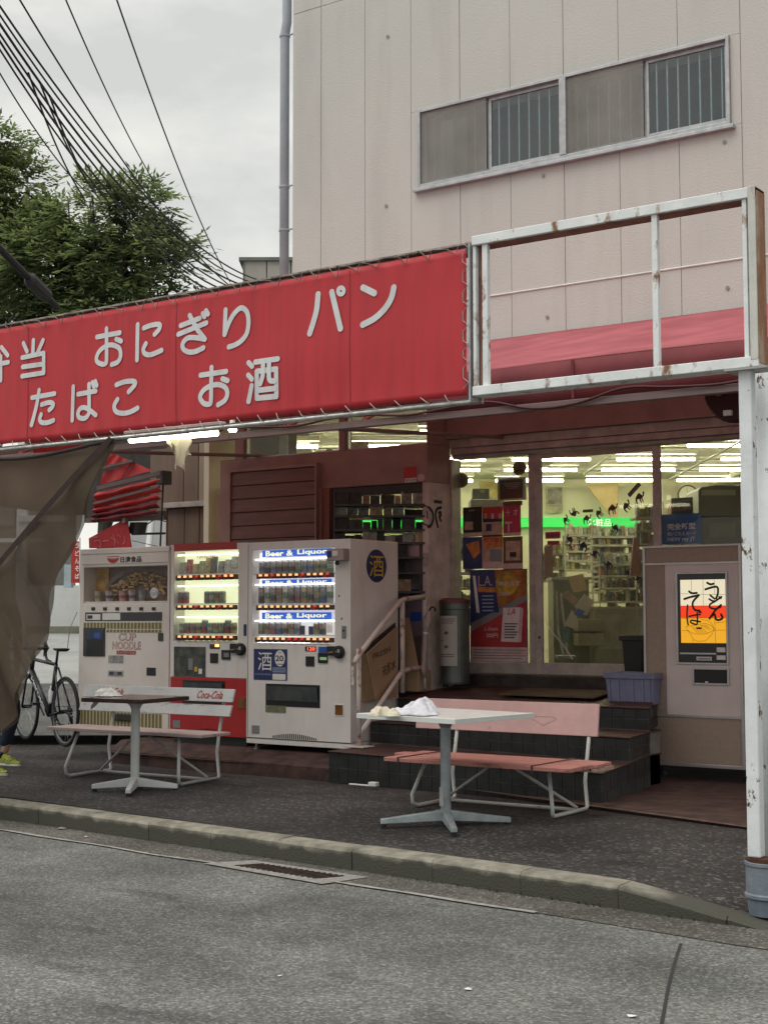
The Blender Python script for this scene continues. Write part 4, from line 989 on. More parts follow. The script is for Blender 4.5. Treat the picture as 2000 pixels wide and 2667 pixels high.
def coin_mech(parent, a, Y):
    x0, x1, z0, z1 = rect(a, Y); c = ((x0 + x1) / 2, Y, (z0 + z1) / 2); r = (z1 - z0) * .5
    mech = obj('coin_unit', MB().lathe([(r, 0), (r, .03), (r * .8, .045)], (x1 - r, Y, c[2]), 20, 'y').box(x0, x1 - r, Y - .03, Y, z0 + r * .45, z1 - r * .1), M_black, parent, .003)
    obj('coin_slot', MB().box(x1 - r * .85, x1 - r * .45, Y - .05, Y - .044, c[2] - .004, c[2] + r * .45), M_alu, mech)
    obj('lever', MB().beam((x0 + .02, Y - .035, c[2] - r * .1), (x1 - r, Y - .04, c[2] + r * .12), .012, .012), mat('brass_lever', (.35, .22, .10), .35, .8, vary=.1), mech)

# ---------------------------------------------------------------- beer machine
YB = 10.10; zb = .235; zt = aty(780, 1408, YB).z
bx0, bx1 = aty(643, 1670, YB).x, aty(913, 1670, YB).x
beer = thing('vending_machine', ((bx0 + bx1) / 2, YB, zb), "large white beer vending machine with three lit rows of cans and blue banners", "vending machine", "vending machines in front of the shop")
nx0, nx1, nz0, nz1 = rect(c7(190, 165, 900, 982), YB)
body = obj('body', MB().holed((bx0, bx1, zb + .05, zt), (nx0, nx1, nz0, nz1), YB, YB + .72, .16), M_white, beer, .008)
obj('plinth', MB().box(bx0, bx1, YB + .0, YB + .70, zb, zb + .046), M_white, beer, .004)
for x in (bx0 + .07, bx1 - .1):
    for y in (YB + .06, YB + .62): obj('foot', MB().lathe([(.03, 0), (.02, .01), (.012, .02), (.012, .06)], (x, y, zb - .055), 10), M_alu, beer)
obj('door_seam', MB().box(bx0 + .012, bx0 + .018, YB - .002, YB, zb + .06, zt - .02), M_grey, beer)
M_glow_w = mat('backlit_white_panel', (.8, .8, .78), .5, vary=0, emit=(1.0, .97, .92), estr=.30)
obj('back_light', MB().box(nx0 + .002, nx1 - .002, YB + .150, YB + .158, nz0 + .002, nz1 - .002), M_glow_w, beer)
M_lampw = lamp_mat('display_lamp', (1, .97, .90), 3.4)
M_ban_t = mat('backlit_banner_letter', (.8, .8, .55), .5, vary=0, emit=(1, 1, .66), estr=.45)
M_ban = mat('backlit_blue_banner', (.02, .10, .50), .5, vary=0, emit=(.03, .16, .85), estr=.30)
for k, (bn, cn, bt, off) in enumerate((((278, 166, 870, 228), (250, 262, 895, 372), (240, 376, 870, 416), (2, 7, 11)), ((276, 428, 868, 480), (246, 482, 892, 636), (236, 650, 872, 692), (9,)), ((275, 713, 866, 773), (244, 798, 884, 906), (226, 930, 870, 972), (5, 6, 7)))):
    Yn = YB + .10
    b_ = fbox('banner', c7(*bn), Yn, M_ban, beer, .015)
    x0, x1, z0, z1 = rect(c7(*bn), Yn)
    lettering('banner_text', 'Beer', M_ban_t, b_, frame=((x0 + .04, Yn, z0 + .006), ((x1 - x0) * .27, 0, 0), (0, 0, (z1 - z0) * .78), (0, -1, 0)), bold=.03)
    lettering('banner_text', '&', M_ban_t, b_, frame=((x0 + (x1 - x0) * .36, Yn, z0 + .006), ((x1 - x0) * .10, 0, 0), (0, 0, (z1 - z0) * .78), (0, -1, 0)), bold=.03)
    lettering('banner_text', 'Liquor', M_ban_t, b_, frame=((x0 + (x1 - x0) * .52, Yn, z0 + .004), ((x1 - x0) * .43, 0, 0), (0, 0, (z1 - z0) * .86), (0, -1, 0)), bold=.03)
    x0, x1, z0, z1 = rect(c7(*cn), YB + .06); n = 12; w = (x1 - x0) / n
    obj('shelf', MB().box(nx0 + .003, nx1 - .003, YB + .02, YB + .148, z0 - .012, z0 - .002), M_white, beer)
    obj('lamp_tube', MB().tube([(nx0 + .02, YB + .022, z1 + .012), (nx1 - .02, YB + .022, z1 + .012)], .006, 8), M_lampw, beer)
    for i in range(n):
        if k == 2 and i in (7,): 
            obj('card', MB().box(x0 + w * 6.9, x0 + w * 7.7, YB + .05, YB + .055, z0, z0 + .08), M_slot, beer); continue
        if k == 2 and i == 8: 
            obj('card', MB().box(x0 + w * 8.2, x0 + w * 8.9, YB + .06, YB + .065, z0, z0 + .075), M_navy, beer); continue
        if k == 2 and i == 11:
            obj('card', MB().box(x0 + w * 11.1, x0 + w * 11.9, YB + .06, YB + .065, z0 + .02, z0 + .12), M_paper, beer); continue
        ci = [[2, 7, 2, 5, 5, 5, 9, 2, 2, 3, 3, 0], [7, 6, 5, 10, 6, 5, 11, 3, 5, 9, 4, 6], [9, 10, 11, 4, 5, 10, 2, 0, 0, 10, 7, 0]][k][i]
        can(beer, x0 + w * (i + .5), YB + .06, z0, (z1 - z0) * (1 if k != 1 else 1), w * .43, ci)
    buttons(beer, c7(*bt), YB + .0, 12, off)
obj('lamp_tube', MB().box(nx0 + .004, nx0 + .03, YB + .10, YB + .148, nz0 + .02, nz1 - .02), mat('soft_side_light', (.8, .8, .78), .5, vary=0, emit=(1, .97, .92), estr=.5), beer)
obj('lamp_tube', MB().tube([(nx0 + .04, YB + .03, nz0 + .012), (nx1 - .3, YB + .03, nz0 + .012)], .007, 8), M_lampw, beer)
obj('display_pane', MB().box(nx0, nx1, YB + .004, YB + .007, nz0, nz1), M_display, beer)
# age-check camera box, poster, panels
x0, x1, z0, z1 = rect(c7(885, 165, 1030, 288), YB)
ib = obj('reader_box', MB().box(x0, x1, YB - .09, YB, z0 + .02, z1), mat('pinkish_grey_plastic', (.36, .30, .28), .5, vary=.1), beer, .006)
obj('reader_window', MB().box(x0 + .005, x0 + .055, YB - .093, YB - .089, z0 + .05, z1 - .02), M_navy, ib)
obj('reader_label', MB().box(x0 + .065, x0 + .12, YB - .093, YB - .089, z0 + .06, z1 - .02), M_paper, ib)
obj('reader_knob', MB().lathe([(.018, 0), (.018, .02)], ((x0 + x1) / 2, YB - .05, z0), 12, 'y'), M_black, ib)
x0, x1, z0, z1 = rect(c7(205, 1030, 493, 1298), YB)
po = obj('poster', MB().box(x0, x1, YB - .004, YB, z0, z1), M_navy, beer)
lettering('print', '酒', M_paper, po, a=c7(240, 1055, 360, 1215), Y=YB - .004, lift=.001)
obj('print', MB().lathe([(.058, 0), (.058, .001)], (aty(c7(432, 1110)[0], 1715, YB).x, YB - .005, aty(*c7(432, 1110), YB).z), 26, 'y', 1, 1.25), M_paper, po)
lettering('print', '20', M_ink, po, a=c7(392, 1085, 460, 1135), Y=YB - .006, lift=.001, bold=.02)
lettering('print', '以上', M_ink, po, a=c7(418, 1050, 448, 1068), Y=YB - .006, lift=.001)
lettering('print', 'さい', M_ink, po, a=c7(458, 1125, 485, 1145), Y=YB - .006, lift=.001)
for yy in (1158,): fbox('print', c7(405, yy, 462, yy + 6), YB - .007, M_ink, po, .001)
for i in range(3): fbox('print', c7(365, 1190 + 16 * i, 480, 1199 + 16 * i), YB - .005, mat('pale_blue_print', (.25, .33, .45), .6, vary=0), po, .001)
fbox('print', c7(365, 1245, 478, 1296), YB - .005, M_paper, po, .001)
lettering('print', '未成年者の飲酒は', mat('pale_blue_print', (.25, .33, .45)), po, a=c7(215, 1238, 355, 1256), Y=YB - .004, lift=.001)
p_ = fbox('coin_display', c7(650, 1008, 740, 1048), YB, M_slot, beer, .0, .006)
lettering('digits', '120', mat('red_led', (.5, .02, .02), .5, vary=0, emit=(1, .08, .03), estr=2.5), p_, a=c7(668, 1014, 730, 1042), Y=YB - .006, lift=.001)
fbox('id_label', c7(765, 1010, 842, 1060), YB, M_blue, beer, .0, .006)
fbox('button_plate', c7(655, 1093, 727, 1178), YB, M_black, beer, .0, .01, .003)
bl = fbox('bill_slot', c7(763, 1062, 844, 1150), YB, M_black, beer, .0, .014, .004)
fbox('slot_glow', c7(775, 1100, 832, 1125), YB - .014, mat('green_glow', (.05, .10, .05), .5, vary=0, emit=(.25, .5, .2), estr=.4), bl, .0, .002)
coin_mech(beer, c7(850, 1000, 992, 1112), YB)
for k_ in ((965, 830, 1003, 938),): 
    lk = fbox('lock', c7(*k_), YB, M_grey, beer, 0, .008, .01); x0, x1, z0, z1 = rect(c7(*k_), YB)
    obj('keyhole', MB().lathe([(.010, 0), (.010, .004)], ((x0 + x1) / 2, YB - .008, z1 - .04), 12, 'y'), M_black, lk)
x0, x1, z0, z1 = rect(c7(308, 1335, 775, 1530), YB)
ht = obj('pickup_hatch', MB().box(x0, x1, YB - .004, YB + .0, z0, z1), M_black, beer)
obj('flap', MB().slab([(x0 + .02, YB - .010, z0 + .05), (x1 - .02, YB - .010, z0 + .05), (x1 - .02, YB - .022, z1 - .02), (x0 + .02, YB - .022, z1 - .02)], (0, .008, 0)), mat('smoky_flap', (.05, .06, .062), .15, vary=.4, vscale=6, color2=(.09, .10, .10)), ht)
fbox('price_label', c7(308, 1518, 480, 1575), YB, mat('olive_label', (.20, .22, .12), .6, vary=.2, vscale=20), beer, 0, .007)
x0, x1, z0, z1 = rect(c7(903, 1503, 982, 1610), YB)
rt = obj('coin_return', MB().box(x0, x1, YB - .006, YB, z0, z1), M_paper, beer, .02, seg=3)
obj('cup', MB().box(x0 + .008, x1 - .008, YB - .009, YB - .005, z0 + .01, z1 - .01), mat('amber_cup', (.22, .085, .015), .25, vary=.2), rt, .015)
fbox('vent_plate', c7(188, 1690, 253, 1762), YB, M_grey, beer, 0, .003)
obj('base_line', MB().box(bx0 + .002, bx1 - .002, YB - .003, YB, zb + .046, zb + .054), M_slot, beer)
for i in range(22):
    t = i / 21; hgt = .038 * math.sin(math.pi * min(1, .12 + t * .8)) + .008; xx = aty(c7(372 + 370 * t, 1800)[0], 1922, YB).x
    obj('louver', MB().box(xx - .005, xx + .005, YB - .003, YB, zb + .058, zb + .058 + hgt), M_black, beer)
# sticker on the side: sake in a blue oval
def onside(px, py, X): d = ray(px, py); t = (X - EYE.x) / d.x; return EYE + d * t
cc = onside(980, 1474, bx1); ry_ = abs(onside(1006, 1474, bx1).y - cc.y); rz_ = abs(onside(980, 1431, bx1).z - cc.z)
ov = obj('side_sticker', MB().add([cc + Vector((.002, 0, 0))] + [cc + Vector((.002, ry_ * math.cos(t * math.pi / 18), rz_ * math.sin(t * math.pi / 18))) for t in range(36)], [(0, 1 + i, 1 + (i + 1) % 36) for i in range(36)]), M_navy, beer)
lettering('side_print', '酒', M_yprint, ov, frame=(cc + Vector((.003, -ry_ * .70, -rz_ * .66)), (0, ry_ * 1.40, 0), (0, 0, rz_ * 1.32), (1, 0, 0)), lift=.001)
for p in ((940, 572), (962, 768)):
    q = aty(*c7(*p), YB); obj('scuff', MB().lathe([(.010, 0), (.008, .001)], (q.x, YB - .0005, q.z), 7, 'y'), mat('scuff_brown', (.12, .07, .05), .8, vary=.2), beer)

# ---------------------------------------------------------------- red and white drinks machine
YR = 10.20; zr = .235; zrt = aty(540, 1417, YR).z
rx0, rx1 = aty(446, 1660, YR).x, bx0 - .012
red = thing('vending_machine', ((rx0 + rx1) / 2, YR, zr), "white and red drinks vending machine with lit shelves, the middle one of the row", "vending machine", "vending machines in front of the shop")
rx1 = min(rx1, aty(643, 1660, YR).x)
nx0, nx1, nz0, nz1 = rect(c6(908, 178, 1462, 962), YR)
zlow = aty(545, 1764, YR).z
obj('body', MB().holed((rx0, rx1, zlow, zrt), (nx0, nx1, nz0, nz1), YR, YR + .68, .16), M_white, red, .006)
obj('lower_door', MB().box(rx0, rx1, YR - .004, YR + .68, zr + .03, zlow - .004), M_red, red, .006)
obj('plinth', MB().box(rx0 + .02, rx1 - .02, YR + .03, YR + .6, zr - .05, zr + .03), M_black, red)
fbox('red_header', c6(910, 112, 1452, 176), YR, M_red, red, 0, .004)
M_glow_g = mat('backlit_lime_panel', (.8, .82, .66), .5, vary=0, emit=(.93, 1.0, .62), estr=.42)
obj('back_light', MB().box(nx0 + .002, nx1 - .002, YR + .150, YR + .158, nz0 + .002, nz1 - .002), M_glow_g, red)
M_lampg = lamp_mat('lime_display_lamp', (.95, 1.0, .66), 3.0)
for k, (cn, bt) in enumerate((((950, 260, 1440, 375), (935, 388, 1435, 432)), ((950, 530, 1400, 634), (935, 650, 1430, 690)), ((958, 800, 1452, 895), (935, 912, 1430, 955)))):
    x0, x1, z0, z1 = rect(c6(*cn), YR + .06)
    obj('shelf', MB().box(nx0 + .003, nx1 - .003, YR + .02, YR + .148, z0 - .012, z0 - .002), M_white, red)
    obj('lamp_tube', MB().tube([(nx0 + .02, YR + .03, z1 + .05), (nx1 - .02, YR + .03, z1 + .05)], .006, 8), M_lampg, red)
    buttons(red, c6(*bt), YR, 10, (3, 7))
    w = (x1 - x0) / 10
    if k == 0:
        for i, (wd, hh, ci) in enumerate(((1.2, .9, 6), (.9, 1.1, 1), (1.0, .75, 3), (.9, .95, 10), (1.0, 1.15, 3), (.8, 1.25, 7), (1, .9, 2), (1.1, 1.0, 6), (1.2, 1.2, 6))):
            xa = x0 + w * i * 1.12
            obj('packet', MB().slab([(xa, YR + .07, z0), (xa + w * wd, YR + .07, z0), (xa + w * wd * .95, YR + .085, z0 + (z1 - z0) * hh), (xa + w * wd * .05, YR + .085, z0 + (z1 - z0) * hh)], (0, .03, 0)), canmat(ci), red, .004)
    elif k == 1:
        for i, ci in ((0, 1), (1, 1), (5, 9), (6, 0), (7, 10), (8, 9)): can(red, x0 + w * (i + .5), YR + .06, z0, z1 - z0, w * .45, ci)
    else:
        for i, ci in enumerate((0, 1, 11, 3, 1, 0, 8, 9, 1, 3)): can(red, x0 + w * (i + .5), YR + .06, z0, (z1 - z0) * (1.25 if i in (4, 8) else 1), w * .45, ci)
lettering('brand_text', 'Yamazaki', M_rprint, red, a=c6(1105, 203, 1265, 246), Y=YR + .14, shear=.25)
obj('display_pane', MB().box(nx0, nx1, YR + .004, YR + .007, nz0, nz1), M_display, red)
M_foto = mat('dark_photo_print', (.10, .11, .09), .5, vary=.3, vscale=9, color2=(.02, .02, .018))
ph = fbox('picture_panel', c6(910, 1010, 1182, 1266), YR, M_foto, red, 0, .004)
for i, (a_, mm) in enumerate((((1085, 1185, 1110, 1225), M_yprint), ((1120, 1200, 1150, 1245), M_paper), ((960, 1090, 1000, 1180), M_slot), ((1030, 1110, 1070, 1210), M_grey), ((1150, 1130, 1178, 1200), M_slot))): fbox('print', c6(*a_), YR - .005, mm, ph, .001)
p_ = fbox('coin_display', c6(1220, 988, 1302, 1027), YR, M_slot, red, 0, .006); fbox('lamp', c6(1265, 990, 1296, 1010), YR - .006, mat('orange_lamp', (.6, .2, .05), .5, vary=0, emit=(1, .35, .08), estr=5), p_, 0, .002)
fbox('button_plate', c6(1224, 1066, 1290, 1150), YR, M_black, red, 0, .01, .003)
bl = fbox('bill_slot', c6(1324, 1038, 1398, 1120), YR, M_black, red, 0, .014, .004); fbox('slot_lip', c6(1338, 1062, 1384, 1100), YR - .014, M_grey, bl, 0, .003)
coin_mech(red, c6(1406, 978, 1532, 1086), YR)
fbox('lock', c6(1512, 815, 1543, 916), YR, M_navy, red, 0, .008, .008)
x0, x1, z0, z1 = rect(c6(988, 1302, 1350, 1500), YR)
ht = obj('pickup_hatch', MB().box(x0, x1, YR - .009, YR - .004, z0, z1), M_black, red)
obj('flap', MB().slab([(x0 + .02, YR - .014, z0 + .05), (x1 - .02, YR - .014, z0 + .05), (x1 - .02, YR - .024, z1 - .02), (x0 + .02, YR - .024, z1 - .02)], (0, .008, 0)), MATS['smoky_flap'], ht)
fbox('vent_plate', c6(900, 1645, 964, 1710), YR - .004, M_grey, red, 0, .003)
x0, x1, z0, z1 = rect(c6(1462, 1450, 1525, 1548), YR - .004)
rt = obj('coin_return', MB().box(x0, x1, YR - .010, YR - .004, z0, z1), mat('amber_cup', (.22, .085, .015)), red, .02, seg=3)
for i in range(18):
    t = i / 17; q = aty(*c6(1060 + 300 * t, 1730 - 20 * math.sin(math.pi * t)), YR); obj('louver', MB().box(q.x - .004, q.x + .004, YR - .008, YR - .004, zr + .05, zr + .07 + .03 * math.sin(math.pi * t)), M_black, red)

# ---------------------------------------------------------------- cup noodle machine
YN = 10.46; zn = .245; znt = aty(325, 1427, YN).z
qx0, qx1 = aty(207, 1660, YN).x, aty(441, 1660, YN).x
nood = thing('vending_machine', ((qx0 + qx1) / 2, YN, zn), "cream cup noodle vending machine with gold stripes, leftmost of the row", "vending machine", "vending machines in front of the shop")
M_cream = mat('cream_enamel', (.72, .675, .625), .45, vary=.05, vscale=3, color2=(.66, .61, .56))
nx0, nx1, nz0, nz1 = rect(c6(130, 318, 852, 634), YN)
obj('body', MB().holed((qx0, qx1, zn, znt), (nx0, nx1, nz0, nz1), YN, YN + .66, .20), M_cream, nood, .008)
obj('side_trim', MB().box(qx1 + .001, qx1 + .03, YN + .01, YN + .6, zn, znt + .01), M_white, nood)
obj('top_cap', MB().box(qx0 + .02, qx1, YN - .012, YN + .1, aty(325, 1441, YN).z, znt + .002), M_cream, nood, .006)
hd = fbox('header', c6(118, 203, 866, 290), YN, M_cream, nood, 0, .008, .003)
# bowl badge and the maker's name
q0 = c6(330, 228, 436, 288); x0, x1, z0, z1 = rect(q0, YN - .008)
zr_ = z1; m = MB(); cx_ = (x0 + x1) / 2; rw = (x1 - x0) / 2
m.add([(cx_ + rw * math.cos(math.pi + math.pi * t / 18), YN - .010, z1 + (z1 - z0) * math.sin(math.pi + math.pi * t / 18)) for t in range(19)], [tuple(range(19))]); bd = obj('badge', m, M_rprint, hd)
m = MB(); brush(m, [Vector((cx_ - rw * .95, YN - .0115, z1 - .014)), Vector((cx_ + rw * .95, YN - .0115, z1 - .014))], .010); obj('badge_line', m, M_paper, bd)
lettering('badge_text', 'NISSIN', M_paper, bd, a=c6(358, 240, 410, 254), Y=YN - .0115, lift=.001)
lettering('maker_name', '日清食品', M_ink, hd, a=c6(448, 228, 630, 280), Y=YN - .008, bold=.02)
# window: picture of noodles, ledge and sample cups
M_orange = mat('noodle_picture_gold', (.62, .36, .09), .5, vary=.3, vscale=7)
obj('picture', MB().box(nx0 + .003, nx1 - .003, YN + .185, YN + .195, nz0 + .003, nz1 - .003), mat('noodle_picture_brown', (.24, .135, .08), .5, vary=.25, vscale=5, color2=(.12, .075, .05)), nood)
fbox('picture_panel', c6(205, 320, 345, 560), YN + .17, M_orange, nood, .01)
m = MB()
for k in range(170):
    t = random.uniform(-.15, 1.05); c = aty(*c6(430 + 400 * t, 440 - 110 * math.sin(max(0, t) * 2.6) + random.uniform(0, 150) + 30), YN + .17)
    m.lathe([(.001, -.008), (.011, -.006), (.016, 0), (.011, .006), (.001, .008)], (c.x, YN + .165 - random.uniform(0, .02), c.z), 9, 'y', random.uniform(.8, 2.2), random.uniform(.4, 1.1))
obj('noodle_heap', m, mat('noodle_yellow', (.62, .40, .17), .5, vary=.3, vscale=12), nood, smooth=True, kind='stuff')
m = MB(); arc = [aty(*c6(330 + 560 * t / 14, 500 - 190 * math.sin(math.pi * .5 * min(1, t / 9)) ** .7), YN + .168) for t in range(15)]; brush(m, arc, .05); obj('bowl_rim', m, mat('grey_rim_print', (.20, .16, .145), .5, vary=.2), nood)
obj('ledge', MB().box(nx0 + .002, nx1 - .002, YN + .01, YN + .184, nz0 + .002, nz0 + .02), M_cream, nood)
for i, (cx2, col) in enumerate(((245, (.45, .40, .34)), (338, (.50, .46, .45)), (455, (.55, .36, .33)), (540, (.42, .38, .40)), (625, (.20, .27, .38)))):
    a_ = aty(*c6(cx2, 602), YN + .05); b_ = aty(*c6(cx2, 512), YN + .05); h = b_.z - a_.z; z0 = nz0 + .02
    r = .042
    cu = obj('cup', MB().lathe([(r * .78, 0), (r, h * .93), (r * 1.06, h * .95), (r * 1.06, h), (r * .9, h * 1.0)], (a_.x, YN + .07, z0), 18), mat('sample_cup_%s' % 'abcde'[i], col, .45, vary=.15, vscale=25), nood, smooth=False); smooth_by_angle(cu)
    obj('cup_band', MB().lathe([(r * .895, 0), (r * .965, h * .28)], (a_.x, YN + .07, z0 + h * .30), 18), mat('cup_band_%s' % 'abcde'[i], [(.30, .26, .10), (.12, .08, .22), (.45, .12, .10), (.22, .10, .16), (.50, .30, .08)][i], .5, vary=.2, vscale=20), cu)
a_ = aty(*c6(748, 545), YN + .05)
obj('cup_lid', MB().lathe([(.052, 0), (.056, .006), (.052, .012)], (a_.x, YN + .04, a_.z), 22, 'y'), M_paper, nood)
lettering('cup_lid_text', 'Noodle', MATS['pale_blue_print'], nood, a=c6(705, 525, 790, 565), Y=YN + .026, rot=.4)
obj('display_pane', MB().box(nx0, nx1, YN + .004, YN + .007, nz0, nz1), M_display, nood)
for cx2 in (213, 315, 420, 522, 627, 735):
    fbox('button', c6(cx2 - 15, 668, cx2 + 15, 696), YN, M_btn, nood, 0, .008, .002)
st = fbox('control_strip', c6(145, 712, 806, 786), YN, M_slot, nood, 0, .005)
fbox('strip_label', c6(155, 728, 275, 778), YN - .005, M_paper, st, 0, .003); fbox('strip_slot', c6(162, 738, 205, 768), YN - .008, M_slot, st, 0, .002)
fbox('strip_label', c6(292, 720, 446, 778), YN - .005, M_paper, st, 0, .003)
M_gold = mat('olive_gold_print', (.20, .155, .045), .5, vary=.1); M_pale = mat('pale_yellow_print', (.52, .50, .36), .5, vary=.08)
def stripes(a, n, gap=.38):
    x0, x1, z0, z1 = rect(c6(*a), YN); p = obj('stripe_panel', MB().box(x0, x1, YN - .002, YN, z0, z1), M_pale, nood); w = (x1 - x0) / n
    for i in range(n): obj('stripe', MB().box(x0 + w * (i + gap * .5), x0 + w * (i + 1 - gap * .5), YN - .0035, YN - .002, z0 + .002, z1 - .002), M_gold, p)
stripes((128, 800, 805, 856), 23); stripes((325, 862, 805, 888), 16)
stripes((98, 1575, 806, 1722), 24)
hb = fbox('water_bay', c6(130, 845, 315, 1092), YN, M_slot, nood, 0, .012, .006)
fbox('bay_panel', c6(150, 866, 298, 945), YN - .012, mat('blue_black_panel', (.03, .05, .09), .3, vary=.2), hb, 0, .004); fbox('bay_well', c6(155, 950, 296, 1085), YN - .012, M_black, hb, 0, .002)
fbox('bay_label', c6(220, 890, 270, 935), YN - .016, M_blue, hb, 0, .001)
M_lred = mat('logo_red', (.42, .07, .065), .6, vary=.2, vscale=15)
lettering('logo_text', 'CUP', M_lred, nood, a=c6(430, 893, 582, 958), Y=YN, bold=.03, lift=.002)
lettering('logo_text', 'NOODLE', M_lred, nood, a=c6(378, 965, 622, 1034), Y=YN, bold=.03, lift=.002)
lettering('logo_inner', 'CUP', M_cream, nood, a=c6(434, 898, 578, 953), Y=YN, bold=-.012, lift=.004)
lettering('logo_inner', 'NOODLE', M_cream, nood, a=c6(383, 970, 617, 1029), Y=YN, bold=-.012, lift=.004)
pl = fbox('logo_plate', c6(414, 1044, 580, 1076), YN, M_lred, nood, 0, .003, .002)
lettering('logo_text', 'カップヌードル', M_cream, pl, a=c6(424, 1050, 570, 1070), Y=YN - .003, lift=.002)
fbox('coin_plate', c6(344, 1085, 472, 1150), YN, mat('brushed_plate', (.36, .35, .34), .4, .5, vary=.25, vscale=14), nood, 0, .004)
rs = fbox('return_slot', c6(340, 1210, 470, 1263), YN, M_alu, nood, 0, .006, .003); fbox('slot_well', c6(350, 1225, 460, 1256), YN - .006, M_slot, rs, 0, .002); fbox('slot_flap', c6(388, 1226, 425, 1256), YN - .008, M_grey, rs, 0, .003)
fbox('panel_hatch', c6(673, 1190, 752, 1260), YN, M_black, nood, 0, .005, .003)
fbox('lock', c6(774, 890, 816, 960), YN, M_slot, nood, 0, .010, .006)
fbox('sign_plate', c6(412, 1345, 606, 1362), YN, M_grey, nood, 0, .004)
fbox('drip_tray', c6(400, 1590, 610, 1652), YN - .006, mat('olive_black_tray', (.045, .042, .03), .6, vary=.2), nood, 0, .02, .008)

# ---------------------------------------------------------------- udon and soba machine
YO = 11.16; zo = .15
ox0, ox1 = aty(1677, 1700, YO).x, aty(1934, 1700, YO).x; zot = aty(1800, 1419, YO).z
soup = thing('vending_machine', ((ox0 + ox1) / 2, YO, zo), "tall pinkish brown noodle soup vending machine with a glowing white red and yellow panel", "vending machine", "vending machines in front of the shop")
M_pinkp = mat('pinkish_panel', (.66, .575, .555), .5, vary=.05, vscale=3); M_taupe = mat('taupe_panel', (.35, .275, .22), .6, vary=.06, vscale=30, color2=(.31, .24, .19))
M_trim = mat('satin_trim', (.52, .50, .50), .35, .5, vary=.08)
obj('body', MB().box(ox0 + .005, ox1 - .005, YO + .02, YO + .62, zo + .01, zot - .004), M_pinkp, soup, .004)
obj('frame', MB().box(ox0, ox0 + .022, YO - .012, YO + .03, zo, zot).box(ox1 - .022, ox1, YO - .012, YO + .03, zo, zot).box(ox0 + .022, ox1 - .022, YO - .012, YO + .03, zot - .018, zot).box(ox0 + .022, ox1 - .022, YO - .012, YO + .03, zo, zo + .028), M_trim, soup, .003)
zc1 = aty(1800, 1467, YO).z; zc2 = aty(1800, 1866, YO).z; xv = aty(1733, 1660, YO).x
obj('trim_bar', MB().box(ox0 + .022, ox1 - .022, YO - .010, YO + .02, zc1 - .008, zc1 + .008), M_trim, soup)
obj('trim_bar', MB().box(ox0 + .022, ox1 - .022, YO - .010, YO + .02, zc2 - .008, zc2 + .008), M_trim, soup)
obj('top_panel', MB().box(ox0 + .022, ox1 - .022, YO, YO + .019, zc1 + .008, zot - .018), M_taupe, soup)
obj('side_panel', MB().box(ox0 + .022, xv, YO, YO + .019, zc2 + .008, zc1 - .008), M_taupe, soup)
obj('lower_panel', MB().box(ox0 + .022, ox1 - .022, YO, YO + .019, zo + .028, zc2 - .008), M_taupe, soup)
obj('front_panel', MB().box(xv + .002, ox1 - .022, YO - .004, YO + .019, zc2 + .008, zc1 - .008), M_pinkp, soup, .003)
for x in (ox0 + .06, ox1 - .06): obj('foot', MB().lathe([(.03, 0), (.03, .02), (.015, .02), (.015, .11)], (x, YO + .2, zo - .10), 10), M_black, soup)
x0, x1, z0, z1 = rect(c4(508, 346, 937, 1108), YO)
obj('display_frame', MB().box(x0, x0 + .018, YO - .016, YO - .004, z0, z1).box(x1 - .018, x1, YO - .016, YO - .004, z0, z1).box(x0 + .018, x1 - .018, YO - .016, YO - .004, z1 - .015, z1).box(x0 + .018, x1 - .018, YO - .016, YO - .004, z0, z0 + .015), M_trim, soup, .002)
obj('display', MB().box(x0 + .018, x1 - .018, YO - .010, YO - .004, z0 + .015, z1 - .015), mat('brown_black_glass', (.022, .018, .016), .2, vary=0), soup)
x0, x1, z0, z1 = rect(c4(543, 409, 916, 931), YO - .012)
H = z1 - z0; za = z0 + H * .585; zb2 = z0 + H * .395
lit = obj('lit_panel', MB().box(x0, x1, YO - .013, YO - .010, za, z1), mat('lit_cream', (.8, .78, .62), .4, vary=0, emit=(1.0, .92, .64), estr=.42), soup)
obj('red_pane', MB().box(x0, x1, YO - .013, YO - .010, zb2, za), mat('lit_red', (.6, .06, .02), .4, vary=0, emit=(1.0, .055, .012), estr=.52), lit)
obj('yellow_pane', MB().box(x0, x1, YO - .013, YO - .010, z0, zb2), mat('lit_yellow', (.7, .4, .02), .4, vary=0, emit=(1.0, .46, .02), estr=.46), lit)
def S(strokes, w, yy):
    m = MB()
    for i, s in enumerate(strokes): brush(m, spline([aty(*c2(*p), YO - .013) + Vector((0, yy - .0003 * i, 0)) for p in s], 6), w)
    return m
M_umber = mat('umber_brush', (.035, .022, .014), .6, vary=0); M_lead = mat('lead_line', (.10, .06, .02), .6, vary=0)
obj('lettering', S([[(1065, 285), (1125, 315), (1188, 305)], [(1030, 415), (1130, 382), (1235, 362), (1275, 400), (1272, 500), (1240, 590)]], .0175, -.004), M_umber, lit)
obj('lettering', S([[(1125, 530), (1160, 560), (1210, 600)], [(1105, 605), (1165, 640), (1230, 645)], [(1345, 560), (1270, 615), (1190, 665), (1120, 710), (1115, 765), (1170, 790), (1240, 795), (1330, 760)], [(1300, 560), (1335, 590)]], .0150, -.004), M_umber, lit)
obj('lettering', S([[(1335, 720), (1250, 800), (1190, 870), (1110, 990)], [(1165, 930), (1205, 900), (1222, 945), (1240, 1005), (1300, 1015), (1365, 975), (1335, 905)]], .0175, -.004), M_umber, lit)
obj('lettering', S([[(710, 455), (760, 490), (860, 485)], [(615, 605), (740, 565), (900, 530)], [(885, 545), (800, 640), (778, 720), (820, 815), (910, 832)]], .0175, -.004), M_umber, lit)
